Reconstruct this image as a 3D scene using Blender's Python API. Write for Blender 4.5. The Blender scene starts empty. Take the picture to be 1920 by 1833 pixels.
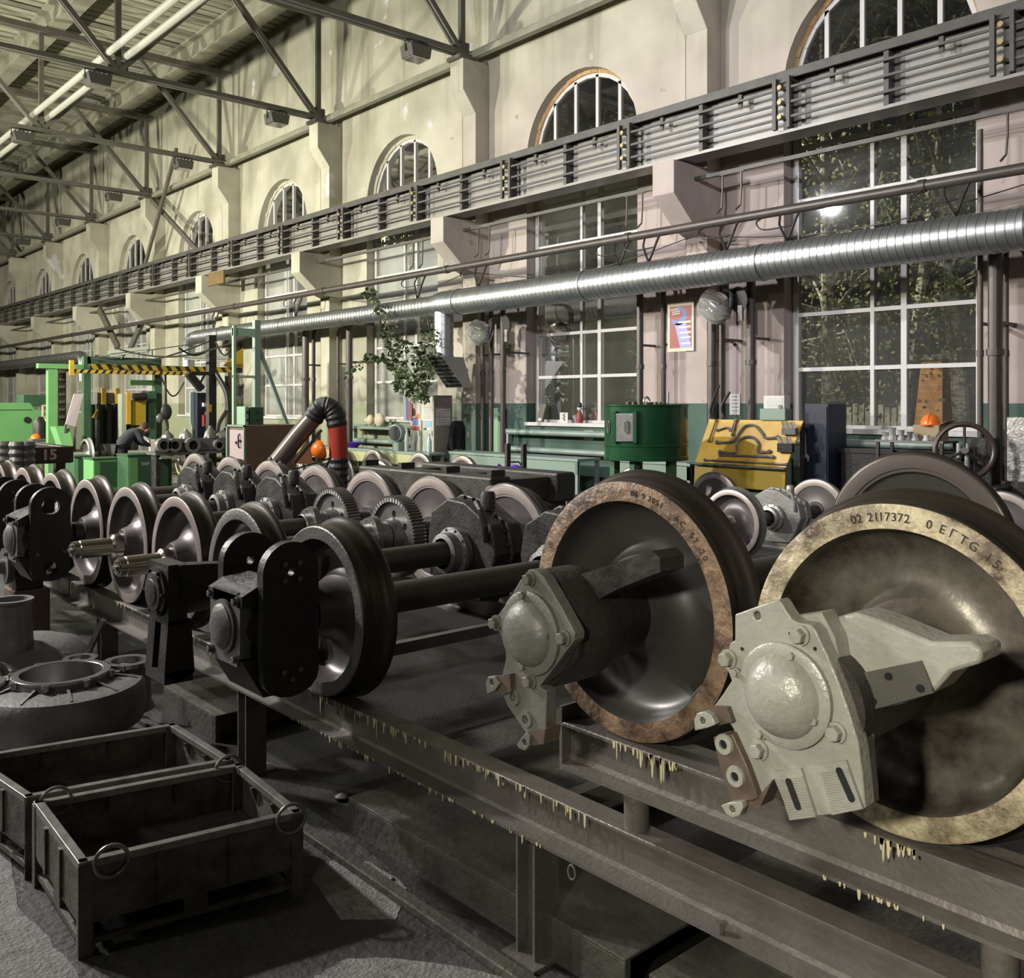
import bpy, math, random
from mathutils import Vector, Matrix
R = math.radians
random.seed(7)
SC = bpy.context.scene
COL = SC.collection

# ------------------------------------------------------------ camera
CAM_H = 2.0
TH = R(41.5)
FPX = 1762.0
CX, CY = 960.0, 756.0
sT, cT = math.sin(TH), math.cos(TH)
cam_d = bpy.data.cameras.new('camera')
cam = bpy.data.objects.new('camera', cam_d)
COL.objects.link(cam)
cam.location = (0, 0, CAM_H)
cam.rotation_euler = (R(90), 0, -TH)
cam_d.sensor_fit = 'HORIZONTAL'
cam_d.sensor_width = 36.0
cam_d.lens = 36.0 * FPX / 1920.0
cam_d.shift_x = 0.0
cam_d.shift_y = (CY - 916.5) / 1920.0
cam_d.clip_start = 0.05
cam_d.clip_end = 300
SC.camera = cam

# ------------------------------------------------------------ view, world
SC.view_settings.view_transform = 'Standard'
SC.view_settings.look = 'None'
SC.view_settings.exposure = 0.0
SC.view_settings.gamma = 1.0
SC.view_settings.use_curve_mapping = False
SC.cycles.max_bounces = 5
SC.cycles.diffuse_bounces = 3
SC.cycles.glossy_bounces = 3
SC.cycles.transparent_max_bounces = 10
SC.cycles.caustics_reflective = False
SC.cycles.caustics_refractive = False
SC.cycles.use_denoising = True
SC.cycles.sample_clamp_indirect = 4.0
w = bpy.data.worlds.new('night')
SC.world = w
w.use_nodes = True
w.node_tree.nodes['Background'].inputs[0].default_value = (0.045, 0.045, 0.05, 1)
w.node_tree.nodes['Background'].inputs[1].default_value = 0.25

# ------------------------------------------------------------ lights: hall floodlights on the far side of the hall, plus added fills
def lamp(name, loc, target, power, size, col, spread=None):
    d = bpy.data.lights.new(name, 'AREA')
    d.shape = 'DISK'; d.size = size; d.energy = power; d.color = col
    if spread: d.spread = R(spread)
    o = bpy.data.objects.new(name, d); COL.objects.link(o)
    o.location = loc
    o.rotation_euler = (Vector(target) - Vector(loc)).to_track_quat('-Z', 'Y').to_euler()
    return o
WARM = (1.0, 0.97, 0.80); NEUT = (1.0, 0.98, 0.92); COOL = (0.96, 0.95, 1.0)
lamp('hall_floodlight', (-6.5, 5.5, 4.6), (5, 4, 0.6), 90, 0.6, NEUT)
lamp('hall_floodlight', (-1.2, 11.5, 6.4), (2.2, 4.5, 0.6), 430, 0.35, (1.0, .96, .95), 130)
lamp('hall_floodlight', (-3.5, 13.5, 6.6), (12, 15, 3), 950, 0.7, NEUT)
lamp('hall_floodlight', (-1.0, 22.0, 5.6), (13, 22, 5), 2300, 0.4, WARM)
lamp('hall_floodlight', (-1.0, 31.0, 5.6), (13, 31, 5), 1900, 0.4, WARM)
lamp('hall_floodlight', (-3.0, 44.0, 6.2), (13, 44, 3), 1200, 0.6, WARM)
lamp('unseen_wall_light', (3.0, 13.5, 7.4), (13, 7.5, 4.0), 400, 0.3, COOL, 130)
lamp('unseen_wall_light', (-3.5, -1.0, 7.5), (13, 9.5, 6.0), 200, 0.5, COOL, 70)  # added weak fill from the camera side
lamp('front_wheel_fill', (-1.9, 0.2, 2.7), (2.1, 0.3, 1.1), 36, 0.25, (1.0, 0.95, 0.80), 75)  # added spot brightening the big front wheel, no fixture built

# ------------------------------------------------------------ pixel helper: a ray through the frame met with a plane of the place
def at(u, v, X=None, Y=None, Z=None, d=None):
    t = (u - CX) / FPX
    rx, ry, rz = sT + t * cT, cT - t * sT, (CY - v) / FPX
    if X is not None: k = X / rx
    elif Y is not None: k = Y / ry
    elif Z is not None: k = (Z - CAM_H) / rz
    else: k = d
    return Vector((rx * k, ry * k, CAM_H + rz * k))

# ------------------------------------------------------------ materials
MATS = {}
def mat(name, col, rough=0.6, metal=0.0, col2=None, scale=6.0, amt=0.5, bump=0.0, bscale=None, emit=None, spec=None, stretch=None, detail=6.0, rough2=None):
    if name in MATS: return MATS[name]
    m = bpy.data.materials.new(name); m.use_nodes = True
    nt = m.node_tree; N = nt.nodes; L = nt.links
    b = N['Principled BSDF']
    c = (*col, 1)
    b.inputs['Base Color'].default_value = c
    b.inputs['Roughness'].default_value = rough
    b.inputs['Metallic'].default_value = metal
    if spec is not None: b.inputs['Specular IOR Level'].default_value = spec
    if emit:
        b.inputs['Emission Color'].default_value = (*emit[:3], 1)
        b.inputs['Emission Strength'].default_value = emit[3]
    if col2 is not None or bump or rough2 is not None:
        tc = N.new('ShaderNodeTexCoord')
        src = tc.outputs['Object']
        if stretch:
            mp = N.new('ShaderNodeMapping'); mp.inputs['Scale'].default_value = stretch
            L.new(src, mp.inputs[0]); src = mp.outputs[0]
        nz = N.new('ShaderNodeTexNoise'); nz.inputs['Scale'].default_value = scale; nz.inputs['Detail'].default_value = detail
        nz.inputs['Roughness'].default_value = 0.65
        L.new(src, nz.inputs['Vector'])
        if col2 is not None:
            cr = N.new('ShaderNodeValToRGB')
            cr.color_ramp.elements[0].position = 0.5 - 0.22 * (1.15 - amt) - 0.08
            cr.color_ramp.elements[1].position = 0.5 + 0.22 * (1.15 - amt) + 0.08
            cr.color_ramp.elements[0].color = c
            cr.color_ramp.elements[1].color = (*col2, 1)
            L.new(nz.outputs['Fac'], cr.inputs[0]); L.new(cr.outputs[0], b.inputs['Base Color'])
        if rough2 is not None:
            mr = N.new('ShaderNodeMapRange'); mr.inputs[1].default_value = 0.35; mr.inputs[2].default_value = 0.65
            mr.inputs[3].default_value = rough; mr.inputs[4].default_value = rough2
            L.new(nz.outputs['Fac'], mr.inputs[0]); L.new(mr.outputs[0], b.inputs['Roughness'])
        if bump:
            n2 = nz
            if bscale:
                n2 = N.new('ShaderNodeTexNoise'); n2.inputs['Scale'].default_value = bscale; n2.inputs['Detail'].default_value = 4
                L.new(src, n2.inputs['Vector'])
            bp = N.new('ShaderNodeBump'); bp.inputs['Strength'].default_value = bump; bp.inputs['Distance'].default_value = 0.02
            L.new(n2.outputs['Fac'], bp.inputs['Height']); L.new(bp.outputs[0], b.inputs['Normal'])
    MATS[name] = m
    return m

# ------------------------------------------------------------ mesh builder
class MB:
    def __init__(s): s.v = []; s.f = []; s.mi = []; s.cur = 0
    def mark(s, i): s.cur = i; return s
    def add(s, vs, fs):
        o = len(s.v); s.v += [tuple(p) for p in vs]
        for f in fs: s.f.append(tuple(i + o for i in f)); s.mi.append(s.cur)
        return s
    def box(s, a, b, M=None):
        x0, y0, z0 = a; x1, y1, z1 = b
        vs = [Vector((x, y, z)) for x in (x0, x1) for y in (y0, y1) for z in (z0, z1)]
        if M is not None: vs = [M @ p for p in vs]
        return s.add(vs, [(0, 1, 3, 2), (4, 6, 7, 5), (0, 4, 5, 1), (2, 3, 7, 6), (0, 2, 6, 4), (1, 5, 7, 3)])
    def cbox(s, c, d, M=None):
        return s.box([c[i] - d[i] / 2 for i in range(3)], [c[i] + d[i] / 2 for i in range(3)], M)
    def bar(s, p, q, w, h=None, up=(0, 0, 1)):
        """a square bar from p to q"""
        h = h or w; p = Vector(p); q = Vector(q); d = (q - p).normalized(); u = Vector(up)
        if abs(d.dot(u)) > 0.98: u = Vector((0, 1, 0))
        a = d.cross(u).normalized(); b = a.cross(d).normalized()
        vs = [o + a * i * w / 2 + b * j * h / 2 for o in (p, q) for i, j in ((-1, -1), (1, -1), (1, 1), (-1, 1))]
        return s.add(vs, [(3, 2, 1, 0), (4, 5, 6, 7), (0, 1, 5, 4), (1, 2, 6, 5), (2, 3, 7, 6), (3, 0, 4, 7)])
    def cyl(s, p, q, r, r2=None, n=16, caps=True):
        r2 = r if r2 is None else r2
        return s.lathe([(0, r), (1, r2)], p, q, n, caps)
    def lathe(s, prof, p, q, n=32, caps=False, rel=True, ang0=0.0):
        """profile [(t, r)...]; t runs 0..1 from p to q (rel) or metres along p->q"""
        p = Vector(p); q = Vector(q); L = (q - p).length; d = (q - p).normalized()
        u = Vector((0, 0, 1)) if abs(d.z) < 0.9 else Vector((1, 0, 0))
        a = d.cross(u).normalized(); b = d.cross(a).normalized()
        vs = []; fs = []
        for t, r in prof:
            c = p + d * (t * L if rel else t)
            for k in range(n):
                g = 2 * math.pi * k / n + ang0
                vs.append(c + (a * math.cos(g) + b * math.sin(g)) * r)
        for i in range(len(prof) - 1):
            for k in range(n):
                k2 = (k + 1) % n
                fs.append((i * n + k, i * n + k2, (i + 1) * n + k2, (i + 1) * n + k))
        if caps:
            fs.append(tuple(range(n - 1, -1, -1)))
            o = (len(prof) - 1) * n; fs.append(tuple(o + k for k in range(n)))
        return s.add(vs, fs)
    def tube(s, pts, r, n=8, closed=False):
        pts = [Vector(p) for p in pts]; m = len(pts); vs = []; fs = []
        prev = None
        for i, p in enumerate(pts):
            if closed: d = (pts[(i + 1) % m] - pts[i - 1]).normalized()
            elif i == 0: d = (pts[1] - pts[0]).normalized()
            elif i == m - 1: d = (pts[-1] - pts[-2]).normalized()
            else: d = (pts[i + 1] - pts[i - 1]).normalized()
            if prev is None:
                u = Vector((0, 0, 1)) if abs(d.z) < 0.9 else Vector((1, 0, 0))
                a = d.cross(u).normalized()
            else:
                a = (prev - d * prev.dot(d)).normalized()
            prev = a; b = d.cross(a).normalized()
            rr = r[i] if isinstance(r, (list, tuple)) else r
            for k in range(n):
                g = 2 * math.pi * k / n
                vs.append(p + (a * math.cos(g) + b * math.sin(g)) * rr)
        for i in range(m if closed else m - 1):
            j = (i + 1) % m
            for k in range(n):
                k2 = (k + 1) % n
                fs.append((i * n + k, i * n + k2, j * n + k2, j * n + k))
        if not closed:
            fs.append(tuple(range(n - 1, -1, -1))); fs.append(tuple((m - 1) * n + k for k in range(n)))
        return s.add(vs, fs)
    def prism(s, poly, ext):
        """extrude a planar polygon (list of 3d points) by vector ext"""
        poly = [Vector(p) for p in poly]; ext = Vector(ext); n = len(poly)
        vs = poly + [p + ext for p in poly]
        fs = [tuple(range(n - 1, -1, -1)), tuple(range(n, 2 * n))]
        fs += [(i, (i + 1) % n, n + (i + 1) % n, n + i) for i in range(n)]
        return s.add(vs, fs)
    def plate(s, outer, holes, ext):
        """planar plate with holes; points 3d, extruded by ext (bmesh fill)"""
        import bmesh
        bm = bmesh.new(); ext = Vector(ext); es = []; loops = []
        for lp in [outer] + list(holes):
            vv = [bm.verts.new(Vector(p)) for p in lp]; loops.append(len(vv))
            for i in range(len(vv)): es.append(bm.edges.new((vv[i], vv[(i + 1) % len(vv)])))
        bmesh.ops.triangle_fill(bm, use_beauty=True, use_dissolve=False, edges=es)
        bm.verts.index_update()
        base = [v.co.copy() for v in bm.verts]; n = len(base)
        tr = [tuple(v.index for v in f.verts) for f in bm.faces]
        bm.free()
        vs = base + [p + ext for p in base]; fs = [t for t in tr] + [tuple(i + n for i in reversed(t)) for t in tr]
        o = 0
        for m in loops:
            fs += [(o + i, o + (i + 1) % m, n + o + (i + 1) % m, n + o + i) for i in range(m)]; o += m
        return s.add(vs, fs)
    def ball(s, c, r, n=16, m=10, sc=(1, 1, 1), M=None, half=False):
        c = Vector(c); vs = []; fs = []
        m0 = m // 2 if half else m
        for i in range(m0 + 1):
            ph = math.pi * i / m
            for k in range(n):
                g = 2 * math.pi * k / n
                p = Vector((math.sin(ph) * math.cos(g) * sc[0], math.sin(ph) * math.sin(g) * sc[1], math.cos(ph) * sc[2])) * r
                if M is not None: p = M @ p
                vs.append(c + p)
        for i in range(m0):
            for k in range(n):
                k2 = (k + 1) % n
                fs.append((i * n + k, (i + 1) * n + k, (i + 1) * n + k2, i * n + k2))
        return s.add(vs, fs)
    def build(s, name, m, parent=None, smooth=30, bevel=0.0, loc=None):
        me = bpy.data.meshes.new(name); me.from_pydata(s.v, [], s.f)
        ms = m if isinstance(m, (list, tuple)) else [m]
        for x in ms: me.materials.append(x)
        if len(ms) > 1: me.polygons.foreach_set('material_index', s.mi)
        import bmesh
        bm = bmesh.new(); bm.from_mesh(me)
        bmesh.ops.remove_doubles(bm, verts=bm.verts, dist=1e-5)
        bmesh.ops.recalc_face_normals(bm, faces=bm.faces); bm.to_mesh(me); bm.free()
        if smooth:
            me.shade_smooth(); me.set_sharp_from_angle(angle=R(smooth))
        o = bpy.data.objects.new(name, me); COL.objects.link(o)
        if parent is not None:
            o.parent = parent
            o.matrix_parent_inverse = Matrix.Translation(-WORLDLOC.get(parent.name, Vector((0, 0, 0))))
        if bevel:
            bv = o.modifiers.new('bevel', 'BEVEL'); bv.width = bevel; bv.segments = 2; bv.limit_method = 'ANGLE'; bv.angle_limit = R(40)
            bv.harden_normals = False
        return o
WORLDLOC = {}
def tag(o, label=None, cat=None, group=None, kind=None):
    if label: o['label'] = label
    if cat: o['category'] = cat
    if group: o['group'] = group
    if kind: o['kind'] = kind
    return o
def thing(name, label, cat, loc=(0, 0, 0), group=None):
    """an Empty at the thing's base; parts are built in world coordinates and keep them"""
    o = bpy.data.objects.new(name, None); COL.objects.link(o); o.location = loc
    o.empty_display_size = 0.1
    WORLDLOC[o.name] = Vector(loc)
    return tag(o, label, cat, group)
def dup(root, dloc, label=None, group=None, rotz=None):
    def rec(o, par):
        c = o.copy(); COL.objects.link(c)
        if par is not None: c.parent = par
        for ch in list(o.children): rec(ch, c)
        return c
    kids = list(root.children)
    r = root.copy(); COL.objects.link(r); r.location = Vector(root.location) + Vector(dloc)
    for ch in kids: rec(ch, r)
    if rotz is not None: r.rotation_euler.z = rotz
    if label: r['label'] = label
    if group: r['group'] = group
    return r
def struct(mb, name, m, **k):
    o = mb.build(name, m, **k); o['kind'] = 'structure'; return o
def circ(c, r, axis='X', n=24, a0=0.0, sc=(1, 1)):
    c = Vector(c); out = []
    for k in range(n):
        g = 2 * math.pi * k / n + a0; p, q = math.cos(g) * r * sc[0], math.sin(g) * r * sc[1]
        out.append(c + (Vector((0, p, q)) if axis == 'X' else Vector((p, 0, q)) if axis == 'Y' else Vector((p, q, 0))))
    return out
# ============================================================ materials of the place
def wall_material():
    m = bpy.data.materials.new('wall_paint'); m.use_nodes = True
    nt = m.node_tree; N = nt.nodes; L = nt.links; b = N['Principled BSDF']
    b.inputs['Roughness'].default_value = 0.85
    tc = N.new('ShaderNodeTexCoord'); sp = N.new('ShaderNodeSeparateXYZ'); L.new(tc.outputs['Object'], sp.inputs[0])
    def noise(sc, det=6, vec=None):
        n = N.new('ShaderNodeTexNoise'); n.inputs['Scale'].default_value = sc; n.inputs['Detail'].default_value = det
        L.new(vec or tc.outputs['Object'], n.inputs['Vector']); return n.outputs['Fac']
    def ramp(f, p0, p1, c0=(0, 0, 0, 1), c1=(1, 1, 1, 1)):
        r = N.new('ShaderNodeValToRGB'); r.color_ramp.elements[0].position = p0; r.color_ramp.elements[1].position = p1
        r.color_ramp.elements[0].color = c0; r.color_ramp.elements[1].color = c1; L.new(f, r.inputs[0]); return r.outputs[0]
    def mix(f, a, c):
        x = N.new('ShaderNodeMix'); x.data_type = 'RGBA'
        if isinstance(f, float): x.inputs[0].default_value = f
        else: L.new(f, x.inputs[0])
        for k, val in ((6, a), (7, c)):
            if isinstance(val, tuple): x.inputs[k].default_value = val
            else: L.new(val, x.inputs[k])
        return x.outputs[2]
    def mrange(f, a, c, lo=0.0, hi=1.0):
        r = N.new('ShaderNodeMapRange'); r.inputs[1].default_value = a; r.inputs[2].default_value = c
        r.inputs[3].default_value = lo; r.inputs[4].default_value = hi; L.new(f, r.inputs[0]); return r.outputs[0]
    cream = mix(ramp(noise(0.8, 9), 0.36, 0.66), (0.50, 0.48, 0.385, 1), (0.33, 0.315, 0.245, 1))
    pink = mix(ramp(noise(1.3), 0.35, 0.7), (0.46, 0.38, 0.355, 1), (0.37, 0.305, 0.275, 1))
    # pinker tone on the lower wall of the near bays
    ny = N.new('ShaderNodeMath'); ny.operation = 'MULTIPLY_ADD'; L.new(noise(0.35), ny.inputs[0]); ny.inputs[1].default_value = 3.0; L.new(sp.outputs['Y'], ny.inputs[2])
    fy = mrange(ny.outputs[0], 20.0, 15.0)
    fz = mrange(sp.outputs['Z'], 9.5, 5.5)
    pf = N.new('ShaderNodeMath'); pf.operation = 'MULTIPLY'; L.new(fy, pf.inputs[0]); L.new(fz, pf.inputs[1])
    c = mix(pf.outputs[0], cream, pink)
    # water streaks running down
    mp = N.new('ShaderNodeMapping'); mp.inputs['Scale'].default_value = (3.0, 3.0, 0.22); L.new(tc.outputs['Object'], mp.inputs[0])
    st = ramp(noise(0.8, 6, mp.outputs[0]), 0.52, 0.74)
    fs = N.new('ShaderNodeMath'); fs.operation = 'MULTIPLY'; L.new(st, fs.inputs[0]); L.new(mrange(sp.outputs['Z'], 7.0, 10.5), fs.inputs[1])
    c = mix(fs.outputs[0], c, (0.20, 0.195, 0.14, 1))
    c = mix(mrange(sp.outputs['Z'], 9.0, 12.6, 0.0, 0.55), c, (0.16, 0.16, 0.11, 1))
    # worn patches of bare filler
    c = mix(ramp(noise(0.9, 10), 0.66, 0.70), c, (0.56, 0.53, 0.56, 1))
    c = mix(ramp(noise(2.3, 10), 0.70, 0.73), c, (0.33, 0.26, 0.20, 1))
    # green dado
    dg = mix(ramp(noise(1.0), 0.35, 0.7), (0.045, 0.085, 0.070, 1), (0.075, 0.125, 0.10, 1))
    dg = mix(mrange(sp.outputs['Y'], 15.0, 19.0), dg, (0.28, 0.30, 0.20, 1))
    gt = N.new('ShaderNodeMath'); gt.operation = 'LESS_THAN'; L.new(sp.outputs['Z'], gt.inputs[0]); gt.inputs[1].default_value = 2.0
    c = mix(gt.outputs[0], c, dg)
    L.new(c, b.inputs['Base Color'])
    bp = N.new('ShaderNodeBump'); bp.inputs['Strength'].default_value = 0.35; bp.inputs['Distance'].default_value = 0.03
    L.new(noise(4.0, 8), bp.inputs['Height']); L.new(bp.outputs[0], b.inputs['Normal'])
    return m
M_WALL = wall_material()
M_PIL = mat('pilaster_plaster', (0.50, 0.47, 0.36), 0.85, col2=(0.41, 0.38, 0.28), scale=1.5, bump=0.15)
M_FLOOR = mat('dark_concrete', (0.028, 0.026, 0.023), 0.55, col2=(0.085, 0.084, 0.078), scale=1.1, amt=0.9, detail=9, bump=0.7, bscale=24, rough2=0.9)  # dark floor tone with paler noise mottling
M_DECK = mat('roof_boards', (0.42, 0.40, 0.30), 0.9, col2=(0.17, 0.17, 0.12), scale=2.2, amt=0.6, stretch=(0.25, 3.0, 1))
M_STEELP = mat('grey_painted_steel', (0.13, 0.125, 0.10), 0.6, 0.2, col2=(0.085, 0.08, 0.065), scale=3)
M_PURL = mat('pale_purlin_paint', (0.27, 0.265, 0.20), 0.7, 0.0, col2=(0.19, 0.185, 0.14), scale=3)
M_FRAMEW = mat('white_window_frame', (0.55, 0.53, 0.52), 0.5)
M_RAW = mat('raw_reveal_foam', (0.42, 0.20, 0.07), 0.9, col2=(0.50, 0.38, 0.20), scale=9, bump=1.0, bscale=30)
M_GIRD = mat('crane_girder_grey', (0.29, 0.275, 0.25), 0.42, 0.2, col2=(0.21, 0.2, 0.18), scale=2)
M_GIRDK = mat('crane_girder_dark', (0.10, 0.095, 0.085), 0.55, 0.3, col2=(0.06, 0.055, 0.05), scale=4)
M_GALV = mat('galvanised_duct', (0.40, 0.41, 0.41), 0.34, 0.9, col2=(0.40, 0.41, 0.42), scale=5, rough2=0.42)
M_PIPE = mat('brown_grey_pipe', (0.10, 0.085, 0.075), 0.45, 0.4, col2=(0.07, 0.06, 0.055), scale=5)
M_PIPEG = mat('grey_green_pipe', (0.23, 0.29, 0.26), 0.45, 0.1)
def glass_mat(name, tint, refl, haze=0.0):
    m = bpy.data.materials.new(name); m.use_nodes = True; nt = m.node_tree; N = nt.nodes; L = nt.links
    for x in list(N):
        if x.type != 'OUTPUT_MATERIAL': N.remove(x)
    out = [x for x in N if x.type == 'OUTPUT_MATERIAL'][0]
    tr = N.new('ShaderNodeBsdfTransparent'); tr.inputs[0].default_value = (*tint, 1)
    gl = N.new('ShaderNodeBsdfGlossy'); gl.inputs['Roughness'].default_value = 0.03; gl.inputs[0].default_value = (1, 1, 1, 1)
    nz = N.new('ShaderNodeTexNoise'); nz.inputs['Scale'].default_value = 1.2
    bp = N.new('ShaderNodeBump'); bp.inputs['Strength'].default_value = 0.12; bp.inputs['Distance'].default_value = 0.05
    L.new(nz.outputs['Fac'], bp.inputs['Height']); L.new(bp.outputs[0], gl.inputs['Normal'])
    fr = N.new('ShaderNodeFresnel'); fr.inputs[0].default_value = 1.5
    ad = N.new('ShaderNodeMath'); ad.operation = 'MULTIPLY_ADD'; ad.inputs[1].default_value = refl; ad.inputs[2].default_value = 0.02
    L.new(fr.outputs[0], ad.inputs[0])
    mx = N.new('ShaderNodeMixShader'); L.new(ad.outputs[0], mx.inputs[0]); L.new(tr.outputs[0], mx.inputs[1]); L.new(gl.outputs[0], mx.inputs[2])
    if haze:  # diffuse veil painting whitish reflections onto the glass
        df = N.new('ShaderNodeBsdfDiffuse'); df.inputs[0].default_value = (.62, .62, .56, 1); n2 = N.new('ShaderNodeTexNoise'); n2.inputs['Scale'].default_value = 1.7; n2.inputs['Detail'].default_value = 7
        mr = N.new('ShaderNodeMapRange'); mr.inputs[1].default_value = .35; mr.inputs[2].default_value = .7; mr.inputs[3].default_value = haze * .4; mr.inputs[4].default_value = haze * 1.7; L.new(n2.outputs['Fac'], mr.inputs[0])
        m2 = N.new('ShaderNodeMixShader'); L.new(mr.outputs[0], m2.inputs[0]); L.new(mx.outputs[0], m2.inputs[1]); L.new(df.outputs[0], m2.inputs[2]); L.new(m2.outputs[0], out.inputs[0]); return m
    L.new(mx.outputs[0], out.inputs[0]); return m
M_GLASS = glass_mat('window_glass', (0.84, 0.87, 0.84), 1.6, .065)
M_GLASSD = glass_mat('hazy_window_glass', (0.8, 0.82, 0.8), 1.2, .32)
M_GLASSU = glass_mat('arch_glass', (0.5, 0.52, 0.52), 0.8, .015)

# ============================================================ room shell
WX = 13.0; WT = 0.42
HW = 1.49; ZS = 1.57; ZSP = 6.97
BAYS = [0.75 + 6.0 * k for k in range(11)]       # window centres along the wall
def wall_right():
    mb = MB()
    ztop = 13.2
    ys = [-6.0]
    for c in BAYS: ys.append(c + 3.0)
    ys[-1] = 70.0
    prev = -6.0
    for i, c in enumerate(BAYS):
        y0, y1 = prev, ys[i + 1]; prev = y1
        a, b = c - HW, c + HW
        for X, flip in ((WX, 0), (WX + WT, 1)):
            q = []
            def quad(p):
                mb.add([(X, yy, zz) for yy, zz in p], [(0, 1, 2, 3)])
            quad([(y0, 0), (y1, 0), (y1, ZS), (y0, ZS)])
            quad([(y0, ZS), (a, ZS), (a, ZSP), (y0, ZSP)])
            quad([(b, ZS), (y1, ZS), (y1, ZSP), (b, ZSP)])
            n = 24
            arc = [(c - HW * math.cos(math.pi * k / n), ZSP + HW * math.sin(math.pi * k / n)) for k in range(n + 1)]
            quad([(y0, ZSP), (a, ZSP), (a, ztop), (y0, ztop)])
            quad([(b, ZSP), (y1, ZSP), (y1, ztop), (b, ztop)])
            for k in range(n):
                (ya, za), (yb, zb) = arc[k], arc[k + 1]
                quad([(ya, za), (yb, zb), (yb, ztop), (ya, ztop)])
        prof = [(a, ZS)] + arc + [(b, ZS)]
        for k in range(len(prof)):
            (ya, za), (yb, zb) = prof[k], prof[(k + 1) % len(prof)]
            mb.add([(WX, ya, za), (WX, yb, zb), (WX + WT, yb, zb), (WX + WT, ya, za)], [(0, 1, 2, 3)])
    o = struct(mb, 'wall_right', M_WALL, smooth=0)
    return o
wall_right()
struct(MB().box((-14, -6, -0.12), (13.42, 70, 0)), 'floor', M_FLOOR)
struct(MB().box((-14.2, -6, 0), (-14, 70, 13.2)), 'wall_left', M_WALL)
struct(MB().box((-14, 70, 0), (13.42, 70.2, 13.2)), 'wall_back', M_WALL)
struct(MB().box((-14, -6.2, 0), (13.42, -6, 13.2)), 'wall_front', M_WALL)
# roof: boards running across the hall
mb = MB()
y = -6.0
while y < 70:
    wd = 0.36
    dz = random.uniform(-0.012, 0.012)
    mb.box((-14, y, 12.95 + dz), (13.42, y + wd - random.uniform(.05, .10), 13.0 + dz))
    y += wd
mb.mark(1); mb.box((-14, -6, 13.06), (13.42, 70, 13.12))
struct(mb, 'ceiling', [M_DECK, mat('dark_roof_felt', (.05, .05, .04), .9)])

# pilasters with a corbel at the truss and one under the crane girder
PILY = [9.65 + 6.0 * k for k in range(10)]
k = 0
for i, y in enumerate(PILY):
    mb = MB(); hw = 0.22
    mb.box((12.62, y - hw, 0), (WX, y + hw, 9.25))
    P = [(12.62, 8.15), (12.28, 8.6), (12.28, 9.25), (12.62, 9.25)]
    mb.prism([(x, y - hw, z) for x, z in P], (0, 2 * hw, 0))
    P = [(12.62, 4.75), (12.30, 4.86), (11.76, 5.34), (11.76, 5.86), (12.62, 5.86)]
    mb.prism([(x, y - hw, z) for x, z in P], (0, 2 * hw, 0))
    struct(mb, 'trim_%d' % (i + 1), M_WALL, smooth=0, bevel=0.012)

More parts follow.
